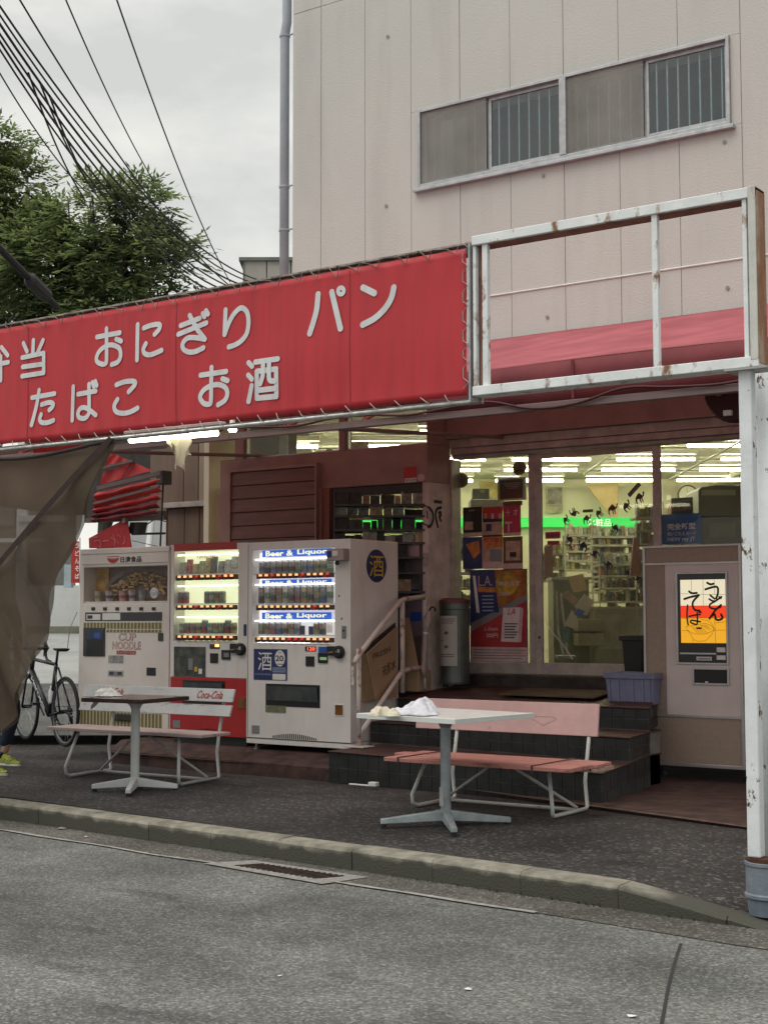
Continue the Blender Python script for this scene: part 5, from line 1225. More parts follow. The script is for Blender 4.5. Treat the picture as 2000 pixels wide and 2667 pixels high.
obj('lettering', S([[(680, 725), (668, 880), (672, 1000), (690, 1110)], [(710, 945), (830, 920), (930, 908)], [(868, 875), (872, 1000), (862, 1100), (800, 1092), (738, 1058), (760, 1022), (850, 1035), (930, 1050)], [(895, 850), (915, 870)], [(930, 850), (945, 870)]], .0130, -.004), M_umber, lit)
lines = [[(750, 230), (755, 500)], [(980, 230), (985, 740)], [(1205, 230), (1210, 520)], [(545, 500), (700, 503)], [(870, 510), (1415, 518)], [(550, 740), (1415, 735)], [(560, 982), (1420, 972)], [(1210, 980), (1232, 1460)], [(1220, 1075), (1420, 1050)], [(1200, 1215), (1425, 1215)], [(570, 1225), (690, 1228)], [(785, 1400), (790, 1460)]]
lines += [[(680 + 0, 1215), (740, 1300), (800, 1390), (860, 1428), (1010, 1425), (1090, 1370), (1170, 1270), (1205, 1205)], [(680, 1215), (770, 1270), (900, 1292), (1050, 1285), (1205, 1205)], [(680, 1215), (650, 1150), (760, 1130), (900, 1100), (1040, 1088), (1150, 1130), (1205, 1205)]]
lines += [[(760 + 45 * i, 1150 - 5 * i), (830 + 45 * i, 1210), (880 + 45 * i, 1285 - 2 * i)] for i in range(5)] + [[(930 + 50 * i, 1110), (1000 + 45 * i, 1140 + 5 * i), (1060 + 35 * i, 1190 + 8 * i)] for i in range(3)] + [[(950, 1010), (1080, 1030), (1160, 1100), (1205, 1190)]]
obj('lead_lines', S(lines, .0026, -.0022), M_lead, lit)
fbox('chopstick_mark', c2(850, 1160, 950, 1195), YO - .014, M_lead, lit, .0005, .001)
fbox('control_strip', c2(530, 1660, 1240, 1690), YO - .010, M_trim, soup, 0, .004)
for a_ in ((1250, 1555, 1420, 1650), (1250, 1712, 1425, 1800)): fbox('price_plate', c2(*a_), YO - .010, M_paper, soup, 0, .006, .002)
pp = fbox('coin_slot', c2(850, 1735, 1158, 1815), YO - .010, M_trim, soup, 0, .006, .003); fbox('slot_well', c2(885, 1765, 1125, 1790), YO - .016, M_grey, pp, 0, .002)
x0, x1, z0, z1 = rect(c4(640, 1135, 946, 1278), YO - .004)
hf = obj('pickup_frame', MB().box(x0, x0 + .018, YO - .018, YO - .004, z0, z1).box(x1 - .018, x1, YO - .018, YO - .004, z0, z1).box(x0 + .018, x1 - .018, YO - .018, YO - .004, z1 - .016, z1).box(x0 + .018, x1 - .018, YO - .018, YO - .004, z0, z0 + .016), M_trim, soup, .003)
obj('pickup_well', MB().box(x0 + .018, x1 - .018, YO - .008, YO - .0042, z0 + .016, z1 - .016), M_black, hf)
q = aty(*c4(760, 1246), YO); obj('tab', MB().box(q.x - .012, q.x + .012, YO - .014, YO - .008, z0 + .018, z0 + .03), M_paper, hf)

# ================================================================ tables and benches on the pavement
def cafe_table(label, cx, cy, hx, hy, rz, top_mat, edge_mat, leg_mat, h=.72, arm=.42, thick=.032, arm_rz=None):
    z0 = gz(cy) ; t = thing('cafe_table', (cx, cy, z0), label, "table", "pedestal tables on the pavement", rz)
    obj('tabletop', MB().box(-hx, hx, -hy, hy, h - thick, h), top_mat, t, .003, local=True)
    e = .0025
    obj('edge_band', MB().box(-hx - e, hx + e, -hy - e, -hy - .0002, h - thick + .001, h - .002).box(-hx - e, hx + e, hy + .0002, hy + e, h - thick + .001, h - .002).box(-hx - e, -hx - .0002, -hy, hy, h - thick + .001, h - .002).box(hx + .0002, hx + e, -hy, hy, h - thick + .001, h - .002), edge_mat, t, local=True)
    obj('pedestal', MB().lathe([(.036, .05), (.034, .12), (.034, h - thick - .06), (.05, h - thick - .03), (.075, h - thick - .012), (.10, h - thick)], (0, 0, 0), 20), leg_mat, t, smooth=False, local=True)
    a0 = (arm_rz if arm_rz is not None else R(45)) - rz
    for k in range(4):
        a = a0 + k * math.pi / 2; c, s = math.cos(a), math.sin(a)
        def P(r, w, z): return (c * r - s * w, s * r + c * w, z)
        m = MB(); m.add([P(.02, -.030, .035), P(.02, .030, .035), P(.02, .024, .105), P(.02, -.024, .105), P(arm, -.022, .018), P(arm, .022, .018), P(arm, .018, .052), P(arm, -.018, .052)],
                        [(0, 1, 5, 4), (1, 2, 6, 5), (2, 3, 7, 6), (3, 0, 4, 7), (4, 5, 6, 7), (3, 2, 1, 0)])
        lg = obj('leg', m, leg_mat, t, .006, local=True)
        obj('foot_cap', MB().lathe([(.020, 0), (.020, .016)], P(arm - .02, 0, 0), 10), M_black, lg, local=True)
    return t
M_wtop = mat('white_laminate', (.86, .83, .81), .28, vary=.05, vscale=5, spec=.5)
M_wedge = mat('white_edge', (.64, .68, .66), .4, vary=.04)
M_galv = mat('worn_grey_enamel', (.33, .37, .39), .42, .35, vary=.18, vscale=9)
M_dtop = mat('dark_wood_laminate', (.17, .115, .105), .22, vary=.25, vscale=6, stretch=(.4, 3, 1), spec=.6)
M_dedge = mat('dark_wood_edge', (.07, .04, .035), .5, vary=.2)
M_wleg = rusty('white_enamel_leg', (.55, .58, .57), scale=12, amount=.36)
tw = cafe_table("white square pedestal table with crumpled cloths on its top, in front of the pink bench", -5.155, 7.96, .415, .39, R(-8), M_wtop, M_wedge, M_galv, arm=.42, arm_rz=R(40))
m = MB().tube([(.0, -.035, .09), (.0, -.04, .2)], .012, 6); obj('tape_patch', MB().box(-.022, .012, -.0365, -.0345, .13, .25), mat('silver_tape', (.5, .5, .5), .3, .4, vary=.1), tw, local=True)
td = cafe_table("small dark wood square pedestal table in front of the grey slatted bench", -8.13, 8.16, .29, .29, R(6), M_dtop, M_dedge, M_wleg, arm=.33, arm_rz=R(36))

def crumple(name, c, rx, ry, h, seed, material, label, cat, lump=1.0, drape=None):
    def f(u, v):
        r = v; a = u * 2 * math.pi
        e = 1 + .18 * math.sin(a * 3 + seed) + .12 * math.sin(a * 5 + seed * 2)
        x, y = rx * r * e * math.cos(a), ry * r * e * math.sin(a)
        q = Vector((x / rx * 1.15 + seed, y / ry * 1.15, seed)); n = mnoise.noise(q * 1.4) * .55 + .30 * mnoise.noise(q * 3.1) + .10 * mnoise.noise(q * 7)
        z = h * (max(0, 1 - r ** 3.4)) * (.60 + .95 * n * lump) + .004
        x += rx * .22 * mnoise.noise(q * 2.3 + Vector((9, 0, 0))); y += ry * .22 * mnoise.noise(q * 2.3 + Vector((0, 9, 0)))
        z = max(.0035 + .003 * r, z)
        p = Vector((c.x + x, c.y + y, c.z + z))
        if drape and drape(p): p.z = c.z - (drape(p)) * .8
        return p
    o = obj(name, MB().grid(f, 64, 26), material, None, smooth=True, label=label, cat=cat)
    s = o.modifiers.new('cloth', 'SOLIDIFY'); s.thickness = .003; s.offset = 1
    return o
M_cloth = mat('white_towel', (.82, .82, .88), .95, vary=.06, vscale=20, bump=.8, bscale=160)
M_cloth2 = mat('ivory_cloth', (.72, .66, .52), .95, vary=.08, vscale=20, bump=.6, bscale=120)
M_paperc = mat('white_tissue', (.72, .71, .69), .9, vary=.05, vscale=20)
zt_ = gz(7.96) + .72
c1 = atz(1090, 1862, zt_); c2_ = atz(1003, 1866, zt_)
crumple('towel', Vector((c1.x, c1.y, zt_)), .135, .15, .105, 3.1, M_cloth, "heap of crumpled white towel on the white table", "towel")
crumple('cloth', Vector((c2_.x, c2_.y, zt_)), .095, .11, .085, 7.7, M_cloth2, "low folded ivory cloth at the left corner of the white table", "cloth", .6)
zt2 = gz(8.16) + .72; c3 = atz(240, 1818, zt2)
crumple('paper_bag', Vector((-8.37, 8.07, zt2)), .12, .085, .085, 5.2, M_paperc, "crumpled white paper lying over the left edge of the dark table", "paper", 1.0, lambda p: max(0, -8.425 - p.x) * 1.2)

def bench(label, cx, cy, rz, seat, backs, frame_mat, slat_mat, back_mat, z_seat, half, foot):
    z0 = gz(cy); b = thing('bench', (cx, cy, z0), label, "bench", "benches on the pavement", rz)
    yf, yr = foot
    for s in (-1, 1):
        x = s * half
        o = s * .05
        fo = .05 if half > .55 else 0
        m = MB().tube([(x - o + fo, yf + .08, z_seat - .01), (x + o * .3 + fo, yf + .0, .09), (x + o * .3 + fo, yf + .005, .035), (x + fo * .8, yf + .05, .014), (x, (yf + yr) / 2, .014), (x, yr - .02, .014)], .0135, 8)
        obj('leg', m, frame_mat, b, local=True, smooth=True)
        m = MB().tube([(x, yr - .02, .014), (x, yr, .03), (x, yr - .03, z_seat * .6), (x, yr - .0, z_seat), (x, yr + .078, z_seat + .34)], .0135, 8)
        obj('leg', m, frame_mat, b, local=True, smooth=True)
        obj('brace', MB().tube([(x * .98, yr - .13, .03), (x * .12, (yf + yr) / 2 + .02, z_seat - .03)], .011, 8), frame_mat, b, local=True, smooth=True)
    obj('stretcher', MB().tube([(-half, yr - .13, .016), (half, yr - .13, .016)], .012, 8), frame_mat, b, local=True, smooth=True)
    for (xa, xb, ya, yb, th) in seat:
        obj('seat_plank', MB().box(xa, xb, ya, yb, z_seat, z_seat + th), slat_mat, b, .004, local=True)
    for (xa, xb, za, zb, yy) in backs:
        sl = obj('back_slat', MB().slab([(xa, yy, za), (xb, yy, za), (xb, yy + .035, zb), (xa, yy + .035, zb)], (0, .02, -.004)), back_mat, b, .004, local=True)
    return b
M_bgrey = rusty('greyed_white_paint', (.50, .51, .51), rust=(.17, .16, .15), scale=9, amount=.42, rough=.5, soft=.10, stretch=(.5, 2, 2))
M_bseat = rusty('pinkish_wood_seat', (.44, .34, .32), rust=(.13, .09, .08), scale=6, amount=.45, rough=.5, soft=.12, stretch=(.4, 4, 1))
M_chrome = rusty('silver_tube', (.48, .49, .49), scale=18, amount=.33, rough=.3)
b1 = bench("grey slatted bench with red script logos on its back, behind the dark table", -8.62, 8.60, R(2), [(-.80, .88, -.16, .02, .026), (-.80, .88, .03, .20, .026)],
           [(-.95, .73, .63, .735, .40), (-.97, .72, .515, .605, .375)], M_chrome, M_bseat, M_bgrey, .385, .60, (-.17, .40))
# red script on the top slat
def bench_frame(b, x0, x1, z0, z1, y, k=.035 / .105):
    W = WM[b.name]; o = W @ Vector((x0, y - .002, z0)); e = W @ Vector((x1, y - .002, z0)); q = W @ Vector((x0, y - .002 + (z1 - z0) * k, z1))
    return (o, e - o, q - o, (W.to_3x3() @ Vector((0, -1, .33))).normalized())
M_script = mat('red_script', (.40, .03, .035), .5, vary=.15, vscale=30)
for xa, xb in ((-.74, -.48), (.35, .62)):
    lettering('script_logo', 'Coca-Cola', M_script, b1, frame=bench_frame(b1, xa, xb, .652, .715, .402 + .008), shear=.35, bold=.012)
M_pinkb = rusty('chipped_pink_board', (.60, .38, .365), rust=(.30, .20, .16), scale=10, amount=.36, rough=.6, stretch=(1, 1, 1))
M_pinks = rusty('worn_salmon_plank', (.45, .195, .165), rust=(.15, .055, .04), scale=7, amount=.46, rough=.6, soft=.10, stretch=(.5, 4, 1))
b2 = bench("pink board bench with rusty white tube legs, behind the white table at the steps", -5.22, 8.58, R(1), [(-.62, .80, -.34, -.03, .028), (-.76, .82, .0, .13, .024), (-.68, .80, .14, .26, .024)],
           [(-.88, .60, .50, .72, .46)], rusty('rusty_white_tube', (.56, .57, .54), scale=14, amount=.40), M_pinks, M_pinkb, .335, .53, (-.10, .44))
for x in (-.50, .53):
    obj('tie_cord', MB().box(x - .006, x + .006, -.346, .27, .364, .369).box(x - .006, x + .006, -.346, -.341, .325, .364), M_dedge, b2, local=True)
obj('seat_batten', MB().box(.70, .76, -.02, .27, .312, .334).box(.78, .82, -.0, .26, .312, .334), mat('pale_wood', (.45, .32, .26), .7, vary=.2), b2, local=True)
# faint heart ornament on the pink board
m = MB(); q = [(.18 + .05 * math.sin(t) ** 3 * 2, .60 + .02 * (math.cos(t) * 1.6 - .6 * math.cos(2 * t))) for t in [i * math.pi / 10 for i in range(20)]]
brush(m, [WM[b2.name] @ Vector((x, .462 + (z - .5) * .16 - .004, z)) for x, z in q], .006, closed=True); obj('board_mark', m, mat('pale_chip', (.52, .36, .34), .7, vary=0), b2)
# small litter
def litter(name, px, py, sz, material, label, cat, zz=None):
    c = atg(px, py) if zz is None else atz(px, py, zz)
    rg = random.Random(px); m = MB()
    n = 6; pts = [c + Vector((math.cos(t * 6.28 / n) * sz * rg.uniform(.5, 1.2), math.sin(t * 6.28 / n) * sz * rg.uniform(.5, 1.1), .003 + rg.uniform(0, sz * .2))) for t in range(n)]
    m.add(pts + [c + Vector((0, 0, sz * .4))], [(i, (i + 1) % n, n) for i in range(n)] + [tuple(range(n - 1, -1, -1))])
    return obj(name, m, material, None, label=label, cat=cat)
c = atg(946, 2047)
m = MB().box(c.x - .13, c.x + .07, c.y - .015, c.y + .012, c.z + .002, c.z + .012).box(c.x + .06, c.x + .13, c.y - .02, c.y + .03, c.z + .004, c.z + .035); obj('paper_scrap', m, M_paperc, None, .003, label="twisted white paper wrapper lying on the pavement left of the white table", cat="litter")
litter('pebble', 160, 2160, .045, M_conc, "pale lump of concrete on the road below the kerb at left", "stone", -.126)
litter('paper_scrap', 1218, 2578, .022, M_paperc, "tiny white scrap on the road, nearest the photographer at centre right", "litter", -.128)
litter('paper_scrap', 1645, 2648, .020, M_paperc, "tiny white scrap on the road by the tar crack at the bottom edge", "litter", -.128)
litter('paper_scrap', 225, 2180, .016, M_paperc, "pale scrap on the road just right of the concrete lump", "litter", -.126)
litter('paper_scrap', 730, 2543, .014, M_paperc, "tiny white fleck on the road at lower centre", "litter", -.128)

# ================================================================ handrail, cardboard, umbrella, bin, crate
hr = thing('handrail', (-7.4, 10.3, .28), "chipped pinkish white tube handrail beside the shop steps", "handrail")
M_rail = rusty('chipped_pink_rail', (.62, .54, .50), rust=(.22, .11, .075), scale=12, amount=.43)
P1 = Vector((-7.27, 9.90, .285)); XR = -7.395
p2_, p3_ = onside(1048, 1700, XR), onside(1106, 1700, XR)
P2 = Vector((XR, p2_.y, onside(1050, 1804, XR).z)); P3 = Vector((XR, p3_.y, P2.z + .02))
zr2, zr3, zl2 = onside(1048, 1562, XR).z, onside(1106, 1553, XR).z, onside(1048, 1748, XR).z
obj('post', MB().tube([P1, Vector((P1.x, P1.y, 1.10))], .021, 12), M_rail, hr, smooth=True)
obj('base_plate', MB().box(P1.x - .10, P1.x + .10, P1.y - .08, P1.y + .08, .281, .292), M_rail, hr, .003)
obj('post', MB().tube([P2, Vector((P2.x, P2.y, zr2))], .022, 12), M_rail, hr, smooth=True)
obj('post', MB().tube([P3, Vector((P3.x, P3.y, zr3 - .03)), Vector((P3.x, P3.y, zr3))], .022, 12), M_rail, hr, smooth=True)
obj('top_rail', MB().tube([Vector((-7.245, 9.80, .99)), Vector((-7.27, 9.90, 1.045)), Vector((P2.x, P2.y - .03, zr2 - .012)), Vector((P2.x, P2.y + .03, zr2 + .004)), Vector((P3.x, P3.y, zr3))], .022, 12), M_rail, hr, smooth=True)
obj('lower_rail', MB().tube([Vector((-7.30, 9.93, .36)), Vector((P2.x, P2.y - .02, zl2 - .01)), Vector((P2.x, P2.y + .03, zl2 + .005)), Vector((P3.x, P3.y, zl2 + .03))], .021, 12), M_rail, hr, smooth=True)
obj('end_tab', MB().box(-7.262, -7.235, 9.78, 9.80, .80, .985), M_rail, hr, .003)
M_card = mat('cardboard', (.40, .27, .165), .9, vary=.12, vscale=3, bump=.15, bscale=20)
M_card2 = mat('older_cardboard', (.32, .23, .13), .9, vary=.15, vscale=4)
M_cprint = mat('faded_box_print', (.16, .10, .06), .9, vary=.2)
def side_sheet(name, pts, X, th, material, label):
    ps = [onside(*p, X) for p in pts]
    return obj(name, MB().slab(ps, (th, 0, 0)), material, None, label=label, cat="cardboard")
side_sheet('cardboard_sheet', [(931, 1706), (1030, 1622), (1030, 1640), (933, 1728)], -7.462, -.012, mat('dark_cardboard_edge', (.07, .045, .035), .9, vary=.3), "dark torn top flap of cardboard against the side of the beer machine")
cs = side_sheet('cardboard_sheet', [(953, 1702), (1031, 1632), (1031, 1816), (975, 1822)], -7.440, .014, M_card, "large brown cardboard sheet with faint printing leaning on the beer machine's side")
lettering('box_print', '天然水', M_cprint, cs, frame=(onside(995, 1766, -7.424), onside(1030, 1742, -7.424) - onside(995, 1766, -7.424), (0, 0, .10), (1, 0, 0)), bold=.02)
lettering('box_print', 'FRESH', M_cprint, cs, frame=(onside(970, 1718, -7.424), onside(1016, 1698, -7.424) - onside(970, 1718, -7.424), (0, 0, .05), (1, 0, 0)), bold=.02)
side_sheet('cardboard_sheet', [(934, 1708), (958, 1700), (976, 1826), (938, 1828)], -7.455, .010, M_card2, "olive brown cardboard sheet behind the rail post, beside the beer machine")
a_, b_, c_, d_ = aty(1044, 1607, 11.06), aty(1063, 1611, 11.06), aty(1087, 1735, 10.96), aty(1046, 1742, 10.96)
obj('cardboard_sheet', MB().slab([d_, c_, b_, a_], (0, .02, 0)), M_card, None, label="narrow upright cardboard sheet between the two rail posts", cat="cardboard")
x0, x1, z0, z1 = rect((1036, 1745, 1088, 1812), 10.98)
obj('cardboard_box', MB().box(x0, x1, 10.98, 11.2, .69, z1), M_card, None, .006, label="low cardboard box on the landing behind the rail post", cat="box")
# folded umbrella hooked on the rail end
um = thing('umbrella', (P3.x + .05, P3.y - .05, 1.5), "closed pale pink umbrella hanging from the end of the handrail", "umbrella")
u0 = aty(1118, 1583, P3.y - .06)
def upt(px, py): return aty(px, py, P3.y - .06)
prof = [(1118, 1590, .010), (1116, 1600, .028), (1112, 1622, .046), (1110, 1640, .030), (1108, 1648, .018), (1107, 1665, .026), (1105, 1700, .027), (1103, 1740, .024), (1106, 1765, .014)]
m = MB(); m.tube([upt(a, b) for a, b, r in prof], [r for a, b, r in prof], 10); sm = obj('canopy', m, mat('pale_pink_nylon', (.46, .36, .34), .6, vary=.2, vscale=9, stretch=(4, 4, .6)), um, smooth=True)
obj('tip', MB().tube([upt(1106, 1762), upt(1107, 1782)], .007, 8), M_alu, um)
obj('handle', MB().tube([upt(1118, 1592), upt(1121, 1584), upt(1127, 1580), upt(1132, 1584), upt(1133, 1592)], .008, 8), M_black, um, smooth=True)
obj('strap_band', MB().tube([upt(1108.6, 1645), upt(1107.8, 1651)], .0215, 10), M_paper, um)
# round metal ash bin with a paper notice
zB_ = .715; cb_ = aty(1184, 1700, 11.45)
ab = thing('ash_bin', (cb_.x, 11.45, zB_), "round grey metal bin with a white notice on it, beside the shop door", "bin")
rb_ = (aty(1222, 1700, 11.45).x - aty(1147, 1700, 11.45).x) * .44
zt3 = aty(1184, 1572, 11.45).z
obj('drum', MB().lathe([(rb_ * .97, .03), (rb_, .05), (rb_, zt3 - zB_ - .06), (rb_ * 1.02, zt3 - zB_ - .05), (rb_ * 1.0, zt3 - zB_ - .0)], (cb_.x, 11.45, zB_), 30), mat('green_grey_metal', (.13, .15, .14), .4, .5, vary=.2, vscale=4), ab)
obj('lid', MB().lathe([(rb_ * 1.03, 0), (rb_ * 1.04, .03), (rb_ * .8, .05), (rb_ * .7, .02)], (cb_.x, 11.45, zt3), 30), mat('dull_red_lid', (.15, .06, .05), .5, vary=.2), ab)
obj('foot', MB().lathe([(.03, 0), (.02, .035)], (cb_.x - .05, 11.45 - rb_ * .6, zB_), 10), M_black, ab)
zn0, zn1 = aty(1170, 1733, 11.45).z, aty(1170, 1604, 11.45).z
def onbin(a, z): return Vector((cb_.x + (rb_ + .003) * math.cos(a), 11.45 + (rb_ + .003) * math.sin(a), z))
A0, A1 = R(231), R(312)
nt = obj('notice', MB().grid(lambda u, v: onbin(A0 + (A1 - A0) * u, zn0 + (zn1 - zn0) * v), 10, 1), mat('notice_paper', (.47, .45, .42), .8, vary=.06), ab)
for k, (v, w) in enumerate(((.93, .8), (.89, .8), (.85, .7), (.50, .2), (.22, .75), (.18, .75))):
    obj('notice_line', MB().grid(lambda u, t: onbin(A0 + (A1 - A0) * (.1 + w * u), zn0 + (zn1 - zn0) * (v + .012 * t)) + Vector((0, -.002, 0)), 6, 1), M_slot, nt)
for v in (.66, .38):
    ctr = onbin((A0 + A1) / 2, zn0 + (zn1 - zn0) * v) + Vector((-.003, -.003, 0))
    obj('notice_mark', MB().lathe([(.022, -.001), (.022, .001)], ctr, 14, 'y', 1, .7), mat('greenish_mark', (.16, .17, .12), .8, vary=.3, vscale=40), nt)
# plastic crate on the landing
crx0, crz = aty(1583, 1790, 11.02).x, .645
cr_ = thing('plastic_crate', (crx0 + .2, 11.15, crz), "faded blue grey plastic crate on the landing by the noodle soup machine", "crate")
M_crate = mat('blue_grey_plastic', (.20, .215, .33), .55, vary=.12, vscale=6)
w0, w1, d0, d1, hh = crx0, crx0 + .40, 11.02, 11.30, aty(1625, 1752, 11.02).z - crz
fl = .016
def wall4(z0, z1, g0, g1, t):
    m = MB(); o = [Vector((w0 - g0, d0 - g0, z0)), Vector((w1 + g0, d0 - g0, z0)), Vector((w1 + g0, d1 + g0, z0)), Vector((w0 - g0, d1 + g0, z0))]
    p = [Vector((w0 - g1, d0 - g1, z1)), Vector((w1 + g1, d0 - g1, z1)), Vector((w1 + g1, d1 + g1, z1)), Vector((w0 - g1, d1 + g1, z1))]
    cx, cy = (w0 + w1) / 2, (d0 + d1) / 2
    def inn(v): return Vector((v.x + (t if v.x < cx else -t), v.y + (t if v.y < cy else -t), v.z))
    vs = o + p + [inn(v) for v in p] + [inn(v) for v in o]; fs = []
    for i in range(4):
        j = (i + 1) % 4; fs += [(i, j, 4 + j, 4 + i), (4 + i, 4 + j, 8 + j, 8 + i), (8 + i, 8 + j, 12 + j, 12 + i), (12 + i, 12 + j, j, i)]
    return m.add(vs, fs)
m = wall4(crz, crz + hh - .05, 0, fl, .012); m.box(w0 + .004, w1 - .004, d0 + .004, d1 - .004, crz + .004, crz + .015); obj('body', m, M_crate, cr_, .003)
obj('rim', wall4(crz + hh - .049, crz + hh, fl + .012, fl + .014, .03), M_crate, cr_, .003)
for x in (w0 + .01, w0 + .09, w0 + .22, w0 + .31, w1 - .03):
    obj('rib', MB().slab([(x, d0 - .012, crz + .012), (x + .018, d0 - .012, crz + .012), (x + .018, d0 - fl - .008, crz + hh - .052), (x, d0 - fl - .008, crz + hh - .052)], (0, .012, 0)), M_crate, cr_)
x0, x1, z0, z1 = rect((1632, 1656, 1676, 1735), 11.50)
bb_ = thing('black_basket', ((x0 + x1) / 2, 11.5, .70), "black plastic basket with a rim behind the blue grey crate", "basket")
obj('body', MB().add([(x0 + .03, 11.42, .70), (x1 - .0, 11.42, .70), (x1, 11.62, .70), (x0 + .03, 11.62, .70), (x0, 11.40, z1), (x1 + .03, 11.40, z1), (x1 + .03, 11.64, z1), (x0, 11.64, z1)], [(0, 1, 5, 4), (1, 2, 6, 5), (2, 3, 7, 6), (3, 0, 4, 7), (3, 2, 1, 0)]), M_black, bb_)
obj('rim', MB().box(x0 - .02, x1 + .04, 11.385, 11.41, z1 - .04, z1 + .005).box(x0 - .02, x0, 11.41, 11.65, z1 - .04, z1 + .005), M_black, bb_, .004)
# bristle mat in front of the door
mt_ = [Vector((-6.55, 10.98, .665)), Vector((-5.62, 10.94, .664)), Vector((-5.66, 11.5, .708)), Vector((-6.6, 11.52, .708))]
obj('door_mat', MB().slab([Vector((p.x, p.y, .625 + (p.y - 10.2) * .055 + .018)) for p in mt_], (0, 0, .012)), mat('olive_coir_mat', (.125, .10, .06), .95, vary=.25, vscale=14, stretch=(.4, 5, 1), bump=.8, bscale=90), None, label="olive brown coir mat on the landing before the glass door", cat="mat")

streaks(M_wtop, 4.0, (1, 1, 1), .30, .48, (.86, .84, .81)); streaks(M_dtop, 5.0, (1, 1, 1), .32, .5, (.7, .7, .7))

# ================================================================ posters and stickers on the glazing
k1 = crop(1040, 1140, .2983); k3 = crop(1180, 1170, .1492); kc = crop(1400, 1240, .1929); kr = crop(1380, 1140, .3737)
YP = YD + .030                                             # just behind the fixed light's frame, on the glass
def sheet(name, a, material, label, cat="poster", Y=YP, th=.004):
    return fbox(name, a, Y, material, None, 0.0, th, label=label, cat=cat)
def pr(p, a, material, Y, n=0, c=None):
    return fbox('print', a if c is None else c(*a), Y - .0045 - .0008 * n, material, p, .0006)
M_pink = mat('pink_paper', (.60, .42, .41), .8, vary=.1, vscale=12); M_crim = mat('crimson_print', (.45, .05, .10), .7, vary=.1)
M_orange2 = mat('orange_print', (.62, .24, .07), .7, vary=.25, vscale=18); M_nightb = mat('night_blue_print', (.045, .06, .17), .6, vary=.25, vscale=8)
M_blackp = mat('black_print', (.025, .024, .024), .5, vary=.2, vscale=10); M_tan = mat('tan_print', (.52, .34, .25), .8, vary=.2, vscale=14); M_green = mat('dark_green_print', (.04, .09, .06), .6, vary=.2)
p = sheet('poster', k3(175, 1010, 505, 1525), M_blackp, "black poster with a pale packet, top left of the six on the glass")
pr(p, (185, 1455, 500, 1522), M_pink, YP, 0, k3); pr(p, (215, 1130, 310, 1260), M_slot, YP, 0, k3); pr(p, (200, 1265, 345, 1410), M_tan, YP, 0, k3); lettering('print', 'NEW', M_pink, p, a=k3(275, 1055, 380, 1085), Y=YP - .005)
p = sheet('poster', k3(510, 1000, 862, 1525), M_tan, "red and tan poster of drinks and packets, top middle of the six on the glass")
pr(p, (515, 1010, 855, 1180), M_rprint, YP, 0, k3); pr(p, (515, 1185, 855, 1270), M_blackp, YP, 0, k3); pr(p, (570, 1305, 665, 1430), M_navy, YP, 0, k3)
for i in range(5): pr(p, (540 + 62 * i, 1120, 585 + 62 * i, 1215), (M_tan, M_crim, M_pink, M_crim, M_tan)[i], YP, 1, k3)
p = sheet('poster', k3(872, 905, 1180, 1515), M_crim, "crimson poster with pale characters, top right of the six on the glass")
pr(p, (875, 905, 1205, 985), MATS['faded_box_print'], YP, 0, k3); pr(p, (880, 1455, 1172, 1512), M_pink, YP, 0, k3)
lettering('print', '十', M_pink, p, a=k3(915, 1050, 1000, 1165), Y=YP - .005, bold=.02); lettering('print', '才', M_pink, p, a=k3(1045, 1040, 1130, 1160), Y=YP - .005, bold=.02); lettering('print', 'T', M_pink, p, a=k3(905, 1265, 1030, 1440), Y=YP - .005, bold=.03)
p = sheet('poster', k3(172, 1535, 505, 2090), M_nightb, "dark blue poster with an orange dish, bottom left of the six on the glass")
m = MB(); m.add([aty(*k3(*q), YP - .005) for q in ((220, 1660), (440, 1590), (470, 1800), (360, 1920))], [(3, 2, 1, 0)]); obj('print', m, M_orange2, p)
p = sheet('poster', k3(508, 1500, 866, 2088), M_tan, "tan poster with an orange heap over a grey bowl, bottom middle of the six")
pr(p, (520, 1530, 860, 1720), M_orange2, YP, 0, k3); pr(p, (640, 1745, 850, 1960), M_grey, YP, 0, k3); pr(p, (510, 1965, 862, 2085), M_pink, YP, 1, k3)
lettering('print', '新発売', M_rprint, p, a=k3(540, 1545, 800, 1620), Y=YP - .006, bold=.02)
p = sheet('poster', k3(872, 1525, 1212, 2095), MATS['faded_box_print'], "brown packet poster with a small dark window, bottom right of the six")
pr(p, (915, 1600, 1170, 1940), M_tan, YP, 0, k3); pr(p, (985, 1795, 1100, 1880), M_blackp, YP, 1, k3); pr(p, (865, 1990, 1208, 2085), M_pink, YP, 0, k3)
# hanging board and round cards on strings, inside the glass
YI = YD + .10
p = fbox('hanging_board', k3(800, 520, 1225, 875), YI, M_green, None, .012, 0, label="framed dark notice board hanging inside the glass above the crimson poster", cat="notice board")
fbox('print', k3(830, 690, 1210, 860), YI - .001, mat('dull_maroon_print', (.12, .06, .05), .7, vary=.2, vscale=12), p, .0006)
for i in range(4): fbox('print', k3(860 + 30 * i, 590 + 28 * i, 1180 - 20 * i, 598 + 28 * i), YI - .002, M_pink, p, .0006)
x0, x1, z0, z1 = rect(k3(780, 500, 1255, 892), YI)
obj('frame', MB().box(x0, x0 + .02, YI - .01, YI + .02, z0, z1).box(x1 - .02, x1, YI - .01, YI + .02, z0, z1).box(x0 + .02, x1 - .02, YI - .01, YI + .02, z1 - .016, z1).box(x0 + .02, x1 - .02, YI - .01, YI + .02, z0, z0 + .016), M_alu_dull, p)
def disc(c3, r3, material, label):
    c = aty(*k3(*c3), YI); r = r3 * .1492 / F_PX * 13.6 * 1.12
    o = obj('round_card', MB().lathe([(r, -.003), (r, .003)], c, 28, 'y', 1, .93), material, None, label=label, cat="card")
    obj('string', MB().tube([c + Vector((0, 0, r * .9)), c + Vector((-.04, 0, r * .9 + .35))], .003, 5), M_grey, o); return o, c, r
